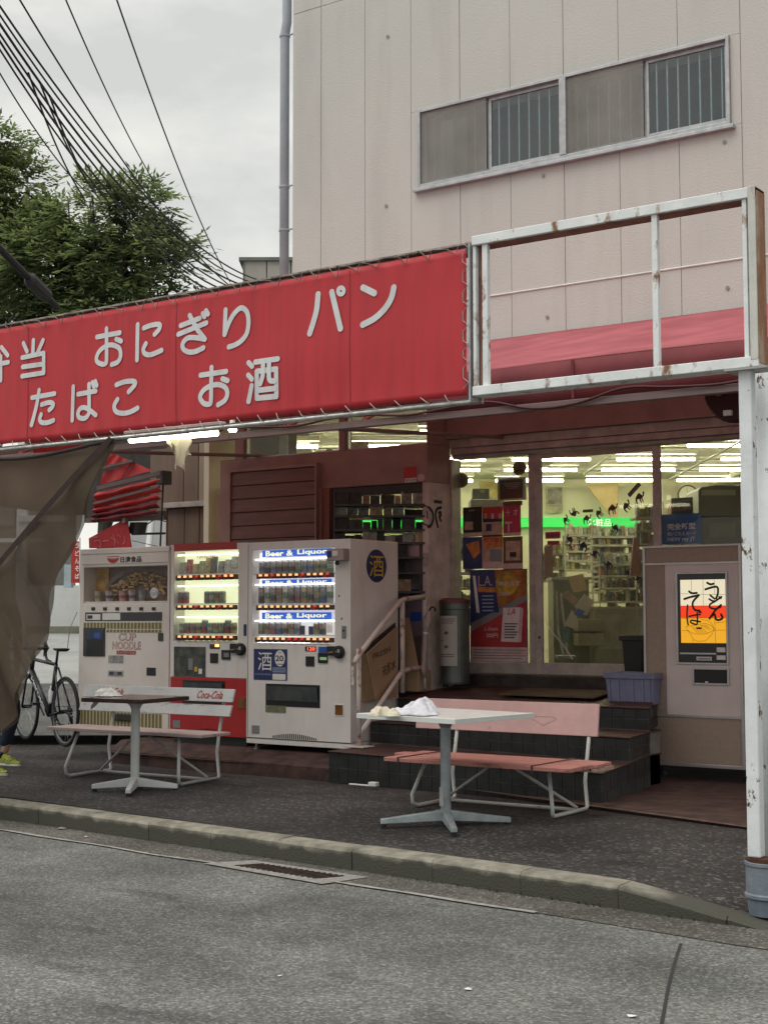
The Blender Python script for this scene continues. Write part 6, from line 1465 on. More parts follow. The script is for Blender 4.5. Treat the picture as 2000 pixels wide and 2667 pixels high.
disc((145, 545), 128, mat('taupe_card', (.16, .135, .115), .8, vary=.1), "plain taupe round card on a string at the left of the fixed pane")
o, c, r = disc((1155, 330), 122, mat('brown_card', (.19, .11, .075), .8, vary=.2, vscale=20), "brown striped round card on a string at the right of the fixed pane")
obj('print', MB().box(c.x - r * .7, c.x + r * .7, YI - .005, YI - .0035, c.z - r * .5, c.z - r * .2), M_blackp, o)
# big poster low on the fixed pane
p = sheet('poster', k1(620, 1150, 1118, 1960), M_nightb, "large blue, orange and red cigarette poster priced 500 on the lower glass")
def poly(p, pts, material, n, c=k1, Y=YP):
    m = MB(); m.add([aty(*c(*q), Y - .0045 - .0008 * n) for q in pts], [tuple(range(len(pts)))]); return obj('print', m, material, p)
def ccw(pts): return list(reversed(pts))
poly(p, ccw([(830, 1152), (1112, 1152), (1112, 1370), (840, 1500), (840, 1300)]), mat('deep_orange_print', (.42, .17, .04), .6, vary=.3, vscale=6), 0)
poly(p, ccw([(625, 1660), (1112, 1400), (1112, 1825), (625, 1825)]), mat('poster_red', (.42, .04, .045), .6, vary=.15), 1)
poly(p, ccw([(625, 1620), (1112, 1365), (1112, 1420), (625, 1690)]), M_grey, 2)
pr(p, (628, 1828, 1116, 1955), M_pink, YP, 0, k1)
for i in range(4): pr(p, (645, 1850 + 24 * i, 1100 - 30 * (i % 2), 1858 + 24 * i), M_grey, YP, 1, k1)
m = MB(); cc = aty(*k1(935, 1272), YP - .007); rr3 = 100 * .2983 / F_PX * 13.6
obj('print', MB().lathe([(rr3 * 1.1, -.0004), (rr3 * 1.1, .0004)], cc, 28, 'y', 1, .95), mat('ball_yellow', (.70, .38, .05), .6, vary=.35, vscale=9, color2=(.16, .20, .04)), p)
for i in range(3): poly(p, ccw([(870 + 55 * i, 1190), (890 + 55 * i, 1185), (905 + 50 * i, 1250), (890 + 50 * i, 1255)]), M_orange2, 4)
lettering('print', 'BEST', M_pink, p, a=k1(870, 1255, 1062, 1290), Y=YP - .008, bold=.02); lettering('print', '500円', M_pink, p, a=k1(862, 1345, 965, 1385), Y=YP - .008, bold=.02)
poly(p, ccw([(640, 1205), (662, 1205), (700, 1528), (672, 1528)]), M_paper, 3)
poly(p, ccw([(680, 1300), (840, 1310), (870, 1525), (700, 1528)]), M_navy, 3); poly(p, ccw([(680, 1300), (838, 1308), (845, 1350), (688, 1348)]), M_orange2, 4)
lettering('print', 'L.A.', M_pink, p, a=k1(690, 1205, 810, 1295), Y=YP - .007); 
for i in range(5): pr(p, (720, 1375 + 32 * i, 820, 1387 + 32 * i), mat('pale_blue_print', (.25, .33, .45)), YP, 5, k1)
poly(p, ccw([(905, 1485), (1050, 1480), (1040, 1785), (885, 1780)]), mat('packet_white', (.66, .58, .58), .6, vary=.1), 3); poly(p, ccw([(1052, 1480), (1080, 1490), (1062, 1785), (1042, 1785)]), M_pink, 4)
lettering('print', 'LA', M_rprint, p, a=k1(945, 1490, 1010, 1545), Y=YP - .008, shear=.3)
for i in range(6): pr(p, (915, 1620 + 24 * i, 1030 - 12 * (i % 3), 1630 + 24 * i), M_slot, YP, 5, k1)
lettering('print', 'L. cheero', M_pink, p, a=k1(745, 1650, 860, 1685), Y=YP - .007, bold=.01); lettering('print', '500円', M_pink, p, a=k1(760, 1705, 860, 1748), Y=YP - .007, bold=.02)

# camel-shaped stickers marching over the door glass
CAMEL = [(0, .62), (.10, .55), (.20, .60), (.28, .78), (.38, .62), (.45, .80), (.52, .95), (.62, .98), (.72, .85), (.80, .70), (.86, .60), (.90, .35), (.92, 0), (.84, 0), (.82, .30), (.76, .34), (.74, 0), (.66, 0), (.66, .36), (.50, .36), (.46, 0), (.38, 0), (.40, .34), (.34, .36), (.31, 0), (.24, 0), (.26, .42), (.20, .46), (.10, .42), (.02, .48)]
# simple walking camel: head left, one hump
CAMEL = [(0, .78), (.03, .86), (.12, .88), (.17, .80), (.20, .62), (.27, .56), (.34, .66), (.44, .80), (.54, .86), (.64, .80), (.76, .68), (.86, .62), (.92, .50), (.96, .30), (.90, 0), (.82, 0), (.84, .28), (.78, .38), (.62, .36), (.60, .30), (.54, 0), (.46, 0), (.49, .32), (.42, .38), (.36, 0), (.28, 0), (.31, .40), (.24, .44), (.14, .48), (.08, .62), (.05, .72)]
M_stick = mat('brown_sticker', (.085, .05, .045), .6, vary=.1); M_stickd = mat('violet_black_sticker', (.022, .018, .032), .5, vary=.1)
YG = YD - .005
def camel(cx, cy, w, ang, flip, material, lab):
    c = aty(*kc(cx, cy), YG); s = w * .1929 / F_PX * 13.3 * 1.15; ca, sa = math.cos(ang), math.sin(ang)
    pts = []
    for x, y in CAMEL:
        x, y = (x - .5) * (-1 if flip else 1), (y - .45); pts.append((x * ca - y * sa, x * sa + y * ca))
    lst = pts if not flip else list(reversed(pts))
    m = MB(); m.slab([Vector((c.x + x * s, YG, c.z + y * s)) for x, y in lst], (0, -.0012, 0))
    return obj('camel_sticker', m, material, None, label=lab, cat="sticker", group="brown camel stickers in the upper arc" if material is M_stick else "dark camel stickers below the green band")
BR = ['rearing at the lower left end of the arc', 'upside down above the green band', 'walking level just left of the white characters', 'rearing just above the white characters', 'third from the right end of the arc', 'rearing, second from the right end of the arc', 'topmost, at the right end of the arc']
DV = ['rearing at the left below the maroon stickers', 'bowing, second from the left', 'dropping head down over the shelves', 'under the right end of the white characters', 'crouching low in the middle of the glass', 'small one near the right frame', 'lowest, beside the noodle soup machine']
for a in ((385, 590, 105, .9, True), (490, 490, 120, 3.6, False), (668, 580, 120, .1, True), (832, 500, 115, .8, True), (1015, 445, 140, .1, True), (1205, 405, 125, .7, True), (1380, 290, 135, .25, True)): camel(*a, M_stick, 'brown camel sticker on the door glass, ' + BR.pop(0))
for a in ((420, 860, 115, -.7, False), (605, 945, 135, -.25, False), (770, 1055, 115, .5, False), (1035, 705, 115, -.4, False), (950, 1200, 110, .2, False), (1195, 1310, 85, -.6, False), (1350, 1395, 100, .4, False)): camel(*a, M_stickd, 'dark camel sticker on the door glass, ' + DV.pop(0))
for (cx, cy, w, ang, lab) in ((675, 470, 130, 0, "straight brown word strip on the door glass, left of the camel arc's middle"), (1300, 185, 190, .75, "tilted brown word strip on the door glass, above the topmost camel")):
    c = aty(*kc(cx, cy), YG); s = w * .1929 / F_PX * 13.3 * 1.15; h = s * .26; r_ = Vector((math.cos(ang), 0, math.sin(ang))); u_ = Vector((-math.sin(ang), 0, math.cos(ang)))
    o = obj('word_sticker', MB().slab([c - r_ * s / 2 - u_ * h / 2, c + r_ * s / 2 - u_ * h / 2, c + r_ * s / 2 + u_ * h / 2, c - r_ * s / 2 + u_ * h / 2], (0, -.001, 0)), M_stick, None, label=lab, cat="sticker")
    lettering('print', 'Camel', mat('sticker_pale', (.30, .24, .16), .7, vary=0), o, frame=(c - r_ * s * .42 - u_ * h * .32, r_ * s * .84, u_ * h * .64, (0, -1, 0)), lift=.0025, bold=.02)
for (a, lab, txt) in (((102, 752, 305, 845), "maroon rounded sticker at the left edge of the door glass", '営業中'), ((130, 872, 292, 930), "maroon arrow sticker under the rounded one on the door glass", 'OPEN')):
    o = fbox('door_sticker', kc(*a), YG, M_crim, None, 0, .0012, label=lab, cat="sticker"); lettering('print', txt, M_blackp, o, a=kc(a[0] + 20, a[1] + 18, a[2] - 30, a[3] - 18), Y=YG - .0012, lift=.001)
# cards inside the right-hand pane
YK = YD + .10
p = fbox('window_card', kr(918, 530, 1192, 742), YK, mat('royal_blue_card', (.02, .10, .34), .5, vary=.06), None, .006, 0, label="royal blue card with white lettering standing inside the right-hand pane", cat="card")
lettering('print', '完全新型', M_paper, p, a=kr(955, 595, 1152, 640), Y=YK, bold=.02); lettering('print', '吸いごたえカード', M_paper, p, a=kr(958, 655, 1155, 682), Y=YK, bold=.01); lettering('print', 'NEW my JT', M_paper, p, a=kr(958, 694, 1150, 726), Y=YK, bold=.01)
p = fbox('window_card', kr(982, 418, 1132, 530), YK + .02, mat('bottle_green_card', (.02, .06, .045), .5, vary=.1), None, .006, 0, label="dark green card above the royal blue one in the right-hand pane", cat="card")
lettering('print', 'テレホンカード', M_tan, p, a=kr(990, 478, 1125, 508), Y=YK + .02, bold=.015)
# little plates on the brown band by the pillar
p = fbox('wall_plate', (1052, 1216, 1085, 1256), YL, M_rprint, None, 0, .006, label="small bright red plate with a white foot on the brown band by the pillar", cat="sign"); fbox('print', (1054, 1245, 1084, 1256), YL - .006, M_paper, p, 0, .001); lettering('print', 'SECOM', M_ink, p, a=(1056, 1247, 1082, 1254), Y=YL - .0072)
c = aty(1096, 1244, YL); o = obj('wall_plate', MB().lathe([(.042, -.004), (.042, .002)], c, 20, 'y', 1, .8), M_pink, None, label="small pale oval plate just right of the bright red one", cat="sign")
# papers stuck on the wall under the side window
for i, (a, mm, lab) in enumerate((((1062, 1412, 1092, 1452), M_pink, "pinkish notice stuck high on the base wall beside the beer machine"), ((1068, 1535, 1098, 1552), M_navy, "small dark blue label on the base wall above the rail end"), ((1070, 1594, 1098, 1618), M_blue, "small blue sheet on the base wall behind the umbrella"))):
    fbox('notice', a, YL + .028, mm, None, 0, .006, label=lab, cat="notice")
M_lav = mat('lavender_sheet', (.24, .20, .25), .8, vary=.15, vscale=5)
fbox('notice', (1040, 1520, 1100, 1655), YL + .0285, M_lav, None, 0, .003, label="large lavender grey sheet on the base wall beside the pillar", cat="notice")

# ================================================================ inside the shop (its aisles run askew to the street front)
FH = Vector((-math.sin(YAW), math.cos(YAW), 0)); UH = Vector((math.cos(YAW), math.sin(YAW), 0))
def ipt(px, py, d):
    r = ray(px, py); k = d / (r.x * FH.x + r.y * FH.y); return EYE + r * k
def I(s, d, z): return Vector((FH.x * d + UH.x * s, FH.y * d + UH.y * s, z))
def ibox(m, px0, py0, px1, py1, d, deep, z0=None):
    a, b = ipt(px0, py0, d), ipt(px1, py1, d); zt_, zb_ = a.z, (b.z if z0 is None else z0)
    P = [Vector((a.x, a.y, 0)), Vector((b.x, b.y, 0))]
    vs = [Vector((p.x, p.y, z)) + FH * k for z in (zb_, zt_) for k in (0, deep) for p in P]
    return m.add(vs, [(0, 2, 3, 1), (4, 5, 7, 6), (0, 1, 5, 4), (2, 6, 7, 3), (0, 4, 6, 2), (1, 3, 7, 5)])
M_room = mat('cream_shop_wall', (.72, .69, .54), .8, vary=.04, vscale=1.5)
M_ceil = mat('shop_ceiling', (.60, .60, .50), .85, vary=.05)
M_floor = mat('shop_floor', (.34, .31, .24), .35, vary=.15, vscale=3)
FZ, CZ = .87, 3.44
q = [Vector((-10.35, YD + .13, 0)), Vector((DXR, YD + .13, 0)), I(8.2, 15.0, 0), I(8.0, 22, 0), I(-2.4, 22, 0)]
room = thing('shop_interior', (-9, 16, FZ), "bright cream interior of the shop seen through its glazing", "shop interior")
obj('floor', MB().slab([p + Vector((0, 0, FZ)) for p in q], (0, 0, -.05)), M_floor, room)
obj('ceiling', MB().slab([p + Vector((0, 0, CZ)) for p in q], (0, 0, .05)), M_ceil, room)
for i, (a, b) in enumerate(((2, 3), (3, 4), (4, 0), (1, 2))):
    A, Bq = q[a], q[b]; n = (Bq - A).cross(Vector((0, 0, 1))).normalized() * .06
    obj('wall', MB().slab([A + Vector((0, 0, FZ)), Bq + Vector((0, 0, FZ)), Bq + Vector((0, 0, CZ)), A + Vector((0, 0, CZ))], n), M_room, room)
obj('bay_ceiling', MB().box(-10.35, CX - .01, YL + .13, YD + .13, 3.44, 3.5), M_ceil, room)
obj('bay_wall', MB().box(-10.42, -10.35, YL + .13, YD + .13, .87, 3.44), M_room, room)
obj('bay_floor', MB().box(-10.35, CX - .01, YL + .13, YD + .13, .82, .87), M_floor, room)
# ceiling beams and conduit running into the depth
for s in (-1.1, 1.9, 4.9): obj('ceiling_beam', MB().slab([I(s, 14.2 if s > 1 else 16.5, CZ - .12), I(s + .25, 14.2 if s > 1 else 16.5, CZ - .12), I(s + .25, 21.9, CZ - .12), I(s, 21.9, CZ - .12)], (0, 0, .115)), M_ceil, room)
obj('conduit', MB().tube([ipt(1745, 1248, 18), ipt(1925, 1152, 14.6)], .012, 6), M_alu, room)
obj('conduit', MB().tube([ipt(1520, 1236, 18.5), ipt(1590, 1185, 16.2)], .012, 6), M_alu, room)
# rows of fluorescent lamps
M_shop = lamp_mat('shop_tube', (1.0, .955, .64), 22.0)
for d, s_start in ((15.2, -2.2), (16.5, -3.0), (17.9, -3.58), (19.2, -2.28), (20.7, -2.28)):
    s = s_start; row = {15.2: 'front', 16.5: 'second', 17.9: 'third', 19.2: 'fourth', 20.7: 'rearmost'}[d]; seen = 0
    while s < 6.6:
        p0 = I(s, d, 3.30)
        if p0.y > YD + .35 and I(s + .96, d, 0).y > YD + .35:
            pa, pb = 1000 + F_PX * s / d, 1000 + F_PX * (s + .96) / d
            if any(pa < w1_ and pb > w0_ for w0_, w1_ in ((635, 1110), (1183, 1374), (1412, 1703), (1723, 1925))): seen += 1
            else:
                s += 1.29; continue
            t = thing('ceiling_light', I(s + .48, d, 3.42), "lit fluorescent batten in the %s row of the shop ceiling, %s from the left" % (row, ('first', 'second', 'third', 'fourth', 'fifth', 'sixth', 'seventh', 'eighth')[max(0, seen - 1)]), "ceiling light", "fluorescent battens on the shop ceiling", YAW)
            obj('tube', MB().tube([(-.48, 0, -.12), (.48, 0, -.12)], .019, 8), M_shop, t, local=True)
            obj('housing', MB().box(-.5, .5, -.05, .05, -.06, -.003), M_white, t, local=True)
        s += 1.29
# green department band on the back wall
gb = thing('department_sign', ipt(1530, 1360, 21.9), "bright green backlit band sign with white characters on the shop's back wall", "sign")
M_gband = mat('lit_green_band', (.03, .50, .08), .5, vary=0, emit=(.02, .70, .12), estr=.45)
obj('band', ibox(MB(), 900, 1349, 1662, 1372, 21.8, .05), M_gband, gb)
a = ipt(1529, 1371, 21.79); b = ipt(1591, 1371, 21.79); t_ = ipt(1529, 1351, 21.79)
lettering('band_text', '化粧品', mat('lit_white_letter', (.8, .8, .8), .5, vary=0, emit=(1, 1, .85), estr=.6), gb, frame=(a, b - a, t_ - a, -FH), lift=.01, bold=.0)
# back wall: poster, brown board, clock
o = obj('wall_poster', ibox(MB(), 1421, 1268, 1465, 1335, 21.9, .02), mat('pale_wall_poster', (.52, .50, .36), .8, vary=.25, vscale=5), None, label="pale printed poster on the back wall at the left of the door glass", cat="poster")
obj('print', ibox(MB(), 1426, 1272, 1462, 1312, 21.88, .015), mat('grey_crest_print', (.30, .30, .26), .8, vary=.35, vscale=9), o)
a = ipt(1428, 1320, 21.87); lettering('print', '一般用医薬品', M_slot, o, frame=(a, ipt(1458, 1320, 21.87) - a, ipt(1428, 1314, 21.87) - a, -FH), lift=.01)
m = MB(); m.slab([ipt(*p, 21.5) for p in ((1528, 1263), (1609, 1258), (1609, 1346), (1590, 1346))], FH * .03); obj('hanging_banner', m, mat('tan_banner', (.52, .40, .20), .8, vary=.08), None, label="tan triangular drape on the back wall above the green band", cat="banner")
c = ipt(1790, 1290, 21.6)
ck = thing('wall_clock', c, "round white wall clock with a dark rim on the shop's back wall", "clock", None, YAW)
obj('face', MB().lathe([(.135, -.0), (.135, .02)], (0, 0, 0), 28, 'y'), mat('clock_face', (.6, .6, .5), .5, vary=0), ck, local=True)
obj('rim', MB().lathe([(.135, -.005), (.135, .035), (.155, .035), (.155, -.005)], (0, 0, 0), 28, 'y'), M_slot, ck, local=True)
obj('hand', MB().beam((0, -.024, 0), (.05, -.024, .06), .012, .004).beam((0, -.026, 0), (-.02, -.026, .10), .009, .004), M_black, ck, local=True)
# dark green grey photocopier-like cabinet inside the right pane
cp = thing('shop_cabinet', ipt(1870, 1420, 14.6), "dark grey green rounded cabinet standing inside the right-hand pane", "cabinet")
M_cab = mat('grey_green_plastic', (.10, .115, .09), .4, vary=.1)
m = MB(); pf = [(1818, 1345), (1818, 1275), (1826, 1268), (1870, 1262), (1925, 1264), (1940, 1270), (1940, 1345)]
m.slab([ipt(*p, 14.3) for p in reversed(pf)], FH * .6); obj('hood', m, M_cab, cp, .01)
obj('glare_panel', ibox(MB(), 1826, 1276, 1915, 1290, 14.29, .01), mat('pale_green_panel', (.30, .34, .26), .2, vary=0), cp)
obj('base', ibox(MB(), 1822, 1347, 1945, 1480, 14.3, .62, FZ), mat('brown_grey_base', (.12, .10, .08), .5, vary=.15), cp, .008)
obj('base_panel', ibox(MB(), 1845, 1362, 1915, 1400, 14.285, .012), mat('olive_grey_panel', (.17, .155, .12), .5, vary=.15), cp)
# shelves with goods
GOODS = [mat('goods_%s' % w, c, .6, vary=.3, vscale=18) for w, c in (('cream', (.62, .58, .46)), ('red', (.42, .14, .10)), ('green', (.24, .33, .18)), ('blue', (.10, .15, .24)), ('tan', (.46, .36, .22)), ('grey', (.36, .36, .31)), ('dark', (.05, .05, .045)), ('yellow', (.46, .38, .10)))]
def shelf(name, px0, px1, d, deep, levels, label, dark=False, seed=1, ht=None):
    "gondola seen across: boards at picture heights levels, goods standing on each"
    rg = random.Random(seed); c = ipt((px0 + px1) / 2, levels[-1], d)
    t = thing(name, (c.x, c.y, FZ), label, "shelf")
    m = MB()
    for py in levels: ibox(m, px0, py, px1, py + 5, d, deep)
    M_sh = M_slot if dark else mat('grey_shelf_board', (.36, .34, .27), .5, vary=.1)  # dark: backlit silhouette painted into the boards and goods
    obj('boards', m, M_sh, t)
    m = MB()
    for px in (px0, px1 - 4): ibox(m, px, levels[0] - 40, px + 4, levels[-1], d + .02, .04, FZ)
    obj('upright', m, M_sh, t)
    per = {}
    for li, py in enumerate(levels):
        x = px0 + 3; gap = (levels[li] - levels[li - 1]) if li else 34
        while x < px1 - 8:
            w = rg.uniform(4.5, 12) * (3.2 if dark else 1); h = gap * rg.uniform(.5, .92)
            if rg.random() < .97:
                g = rg.choice([6, 6, 6, 5, 4] if dark else [0, 0, 1, 2, 3, 4, 5, 7, 5, 0]); mm = per.setdefault(g, MB()); ibox(mm, x, py - h, min(x + w, px1 - 4), py - .3, d + rg.uniform(.02, deep * .5), deep * .4)
            x += w + rg.uniform(.3, 2.5)
    for g, mm in per.items(): obj('goods', mm, GOODS[g], t, kind='stuff')
    return t
shelf('shop_shelf', 868, 1112, 13.6, .4, [1312, 1342, 1378, 1412, 1450, 1490, 1540], "dark backlit shelf packed with boxes inside the side window", True, 2)
shelf('shop_shelf', 1185, 1235, 15.5, .4, [1420, 1452, 1490, 1530, 1575, 1625], "narrow shelf of mixed goods at the left edge of the fixed pane", False, 3)
shelf('shop_shelf', 1404, 1470, 16.5, .4, [1440, 1478, 1510], "low shelf of bottles and boxes at the left of the door glass", False, 4)
shelf('shop_shelf', 1540, 1662, 18.5, .4, [1396, 1418, 1440, 1462, 1486, 1512, 1540], "wide rear shelf crowded with hanging packets under the green band", False, 5)
shelf('shop_shelf', 1560, 1720, 16.2, .5, [1468, 1498, 1530, 1565, 1602], "long middle shelf of tins and boxes behind the door glass", False, 6)
shelf('shop_shelf', 1470, 1545, 20.5, .3, [1392, 1412, 1434, 1458, 1482], "far shelf of small packets below the green band, at the centre of the door glass", False, 7)
shelf('shop_shelf', 1655, 1705, 14.6, .35, [1345, 1380, 1415, 1450, 1490, 1530], "near rack of blister packs at the right edge of the door glass", False, 8)
shelf('shop_shelf', 1725, 1820, 18.0, .4, [1345, 1380, 1420], "shelf of boxes behind the blue card in the right-hand pane", False, 9)
obj('standing_board', ibox(MB(), 1417, 1423, 1440, 1503, 13.9, .03), mat('terracotta_panel', (.34, .13, .10), .6, vary=.1), None, label="terracotta panel standing inside at the left of the door glass", cat="panel")
m = MB(); m.slab([ipt(*p, 14.2) for p in ((1640, 1500), (1668, 1500), (1662, 1400), (1650, 1400))], FH * .05); obj('display_stand', m, mat('brown_red_stand', (.30, .10, .07), .6, vary=.1), None, label="brown red tapering display stand inside the door glass at right", cat="stand")
# counter with stuff
ct = thing('shop_counter', ipt(1485, 1640, 14.6), "low dark counter with drawers inside the door, behind the pile of boxes", "counter")
obj('cabinet', ibox(MB(), 1440, 1510, 1535, 1700, 15.3, .5, FZ), mat('dark_green_counter', (.22, .225, .165), .5, vary=.15), ct)
obj('worktop', ibox(MB(), 1436, 1503, 1540, 1510, 15.27, .55), mat('pale_worktop', (.44, .42, .33), .5, vary=.1), ct)
for k in range(2): obj('drawer', ibox(MB(), 1505, 1612 + 38 * k, 1572, 1644 + 38 * k, 14.75, .4), mat('olive_drawer', (.34, .32, .23), .5, vary=.15), ct, .006)
lc_ = thing('display_case', ipt(1630, 1700, 14.4), "low olive grey display case across the foot of the door glass", "display case")
obj('body', ibox(MB(), 1548, 1585, 1705, 1720, 14.9, .5, FZ), mat('olive_grey_case', (.36, .35, .25), .5, vary=.15, vscale=3), lc_)
obj('top', ibox(MB(), 1545, 1580, 1708, 1585, 14.88, .54), mat('pale_worktop', (.44, .42, .33)), lc_)
for k in range(2): obj('panel', ibox(MB(), 1556 + 74 * k, 1600, 1622 + 74 * k, 1690, 14.885, .012), mat('grey_case_panel', (.44, .43, .32), .5, vary=.2, vscale=5), lc_)
# pile on a hand cart inside the door: cardboard flaps, bags
cart = thing('hand_cart', ipt(1465, 1700, 13.75), "grey hand cart leaning inside the left of the door glass", "cart")
obj('frame', MB().tube([ipt(1448, 1540, 13.8), ipt(1452, 1640, 13.8), ipt(1468, 1712, 13.6)], .014, 6).tube([ipt(1460, 1545, 13.9), ipt(1478, 1715, 13.7)], .012, 6), M_alu, cart)
obj('toe_plate', ibox(MB(), 1452, 1708, 1500, 1714, 13.55, .25), M_grey, cart)
def tilt_sheet(pts, d, material, label, th=.02, name='cardboard_piece', cat="cardboard"):
    return obj(name, MB().slab([ipt(*p, d) for p in pts], FH * th), material, None, label=label, cat=cat)
M_cy = mat('yellow_cardboard', (.55, .43, .20), .9, vary=.06); M_cw = mat('grey_white_card', (.52, .49, .38), .85, vary=.08)
tilt_sheet([(1494, 1543), (1529, 1537), (1518, 1494), (1480, 1502)], 13.6, M_cy, "tilted square of yellow cardboard behind the door glass, topmost of the pile", .05)
tilt_sheet([(1510, 1598), (1528, 1603), (1548, 1565), (1522, 1547), (1497, 1580)], 13.55, M_cw, "pale grey card leaning in the middle of the pile behind the door glass", .05)
tilt_sheet([(1464, 1550), (1497, 1580), (1506, 1560), (1478, 1538)], 13.65, mat('pinkish_card', (.45, .33, .24), .9, vary=.2), "pinkish card at the left of the pile behind the door glass", .04)
tilt_sheet([(1470, 1628), (1500, 1640), (1502, 1605), (1490, 1590)], 13.5, M_cw, "lower pale card of the pile behind the door glass", .04)
tilt_sheet([(1495, 1600), (1513, 1608), (1522, 1592), (1504, 1584)], 13.45, M_blue, "blue wrapper in the pile behind the door glass", .02, 'wrapper', "wrapper")
tilt_sheet([(1466, 1672), (1480, 1676), (1484, 1640), (1468, 1632)], 13.5, mat('teal_bag', (.10, .22, .20), .6, vary=.2), "teal bag at the foot of the pile behind the door glass", .06, 'bag', "bag")
# things on shelves seen in the fixed pane: radio, pale box, yellow bundle
rd = obj('radio', ibox(MB(), 1230, 1272, 1275, 1299, 15.2, .2), mat('charcoal_radio', (.075, .075, .065), .4, vary=.15), None, .01, label="dark radio-like set on top of a pale box inside the fixed pane", cat="radio")
obj('speaker_grille', ibox(MB(), 1250, 1276, 1262, 1284, 15.18, .015), M_grey, rd)
obj('storage_box', ibox(MB(), 1225, 1300, 1312, 1330, 15.1, .4), mat('pale_grey_box', (.34, .36, .31), .6, vary=.1), None, .01, label="pale grey storage box under the radio inside the fixed pane", cat="box")
obj('wall_notice', ibox(MB(), 1248, 1254, 1296, 1296, 21.85, .02), mat('ochre_notice', (.50, .40, .12), .8, vary=.2, vscale=8), None, label="ochre notice on the back wall behind the radio", cat="notice")
m = MB(); obj('wall_box', ibox(MB(), 1172, 1310, 1186, 1322, 21.7, .08), M_slot, None, label="tiny dark box on the back wall at the left edge of the fixed pane", cat="box")
# clutter on the transom ledge
for i, (a, mm, lab) in enumerate((((917, 1150, 960, 1178), GOODS[0], "cream carton on the ledge inside the right transom window"), ((905, 1150, 917, 1178), GOODS[4], "tan carton beside the cream one on the transom ledge"), ((850, 1170, 866, 1183), GOODS[5], "small grey box on the ledge inside the left transom window"))):
    obj('carton', ibox(MB(), *a, 14.6 if a[0] > 900 else 14.9, .2), mm, None, label=lab, cat="carton")
obj('partition', ibox(MB(), 640, 1080, 773, 1200, 15.6, .05), mat('grey_green_partition', (.22, .22, .16), .7, vary=.15, vscale=2), None, label="grey green partition seen through the left transom window", cat="partition")

# ================================================================ left side: outbuilding, tent, far yard, bicycle, person
# tan sheet-clad pier left of the shop
ob = thing('sheet_metal_shed', (-10.9, 11.9, 0), "brown sheet-metal clad lean-to wall at the left end of the shop", "shed")
M_sheet = mat('brown_sheet_metal', (.19, .125, .09), .6, vary=.15, vscale=2, stretch=(2, 1, .5)); M_sheet2 = mat('tan_sheet_metal', (.30, .235, .17), .6, vary=.12, vscale=2, stretch=(2, 1, .5))
YT = 11.9
shx = [aty(p, 1250, YT).x for p in (434, 478, 516, 536, 556, 572, 590)]
zt0, zt1 = aty(500, 1310, YT).z, 3.7
for i in range(6):
    a, b = shx[i], shx[i + 1]; dy = (0, .004, .01, .03, -.01, .05)[i]
    obj('cladding_sheet', MB().box(a + .003, b - .003, YT + dy, YT + dy + .12, zt0 + .02, zt1), (M_sheet, M_sheet, M_sheet2, M_dark, M_sheet2, M_dark)[i], ob, .004)
    obj('cladding_sheet', MB().box(a + .003, b - .003, YT + dy + .02, YT + dy + .12, .1, zt0 - .05), (M_sheet, M_sheet, M_sheet, M_sheet2, M_dark, M_dark)[i], ob, .004)
obj('flashing', MB().box(shx[0] - .02, shx[4], YT - .05, YT + .1, zt0 - .045, zt0 + .015), M_alu_dull, ob, .004)
obj('side_wall', MB().box(shx[0] - .01, shx[0], YT + .01, YT + 3, .1, zt1), M_sheet, ob)
x0, x1, z0, z1 = rect((580, 1268, 601, 1420), 11.6)
obj('red_board', MB().box(x0, x1, 11.6, 11.64, .3, z1), mat('dull_red_board', (.24, .025, .03), .6, vary=.2), None, label="narrow dull red board upright beside the siding panel", cat="board")
# folded red tent hanging under a frame
tn = thing('folded_tent', aty(350, 1290, 11.2), "bunched bright red tent fabric folded against its frame, left of the brown shed", "tent")
M_tent = mat('bright_red_tent', (.50, .035, .04), .55, vary=.15, vscale=5)
YTN = 11.2
def tent_quad(pts, material, y=YTN, nm='fabric_fold', bulge=.0):
    ps = [aty(*p, y) for p in pts]
    def f(u, v):
        a = ps[0].lerp(ps[1], u); b = ps[3].lerp(ps[2], u); p = a.lerp(b, v)
        return p + Vector((0, -bulge * math.sin(math.pi * v) - .012 * math.sin(u * 14 + v * 3), 0))
    return obj(nm, MB().grid(f, 14, 8), material, tn, smooth=True)
tent_quad([(291, 1178), (330, 1196), (346, 1200), (270, 1216)], M_tent)
tent_quad([(272, 1228), (350, 1203), (396, 1226), (262, 1262)], M_tent)
M_tdark = mat('dark_red_fold', (.20, .02, .028), .7, vary=.2)
for i, (l0, l1, r0, r1) in enumerate(((1282, 1304, 1242, 1258), (1306, 1322, 1262, 1280), (1323, 1338, 1284, 1300), (1338, 1350, 1302, 1322), (1350, 1362, 1325, 1338))):
    tent_quad([(256 - i * 2, l0), (428 - i * 3, r0), (426 - i * 3, r1), (254 - i * 2, l1)], M_tent if i < 3 else M_tdark, YTN + .01 * i, bulge=.05)
for a, b, w in (((262, 1220), (348, 1200), .03), ((255, 1272), (420, 1232), .045), ((250, 1312), (415, 1268), .02)):
    obj('frame_bar', MB().beam(aty(*a, YTN - .04), aty(*b, YTN - .04), .03, w), mat('brown_grey_bar', (.12, .085, .075), .6, vary=.1), tn)
obj('cord', MB().tube([aty(342, 1206, YTN - .02), aty(314, 1252, YTN - .02)], .005, 5), M_tdark, tn)
obj('pole', MB().tube([aty(427, 1230, YTN), aty(418, 1425, YTN)], .010, 6), M_wire, tn)
obj('pole', MB().tube([aty(249, 1312, YTN), aty(255, 1360, YTN)], .014, 6), M_wire, tn)
obj('motor_head', MB().box(aty(415, 1234, YTN).x, aty(432, 1234, YTN).x, YTN - .05, YTN + .1, aty(420, 1262, YTN).z, aty(420, 1226, YTN).z), M_dark, tn, .01)
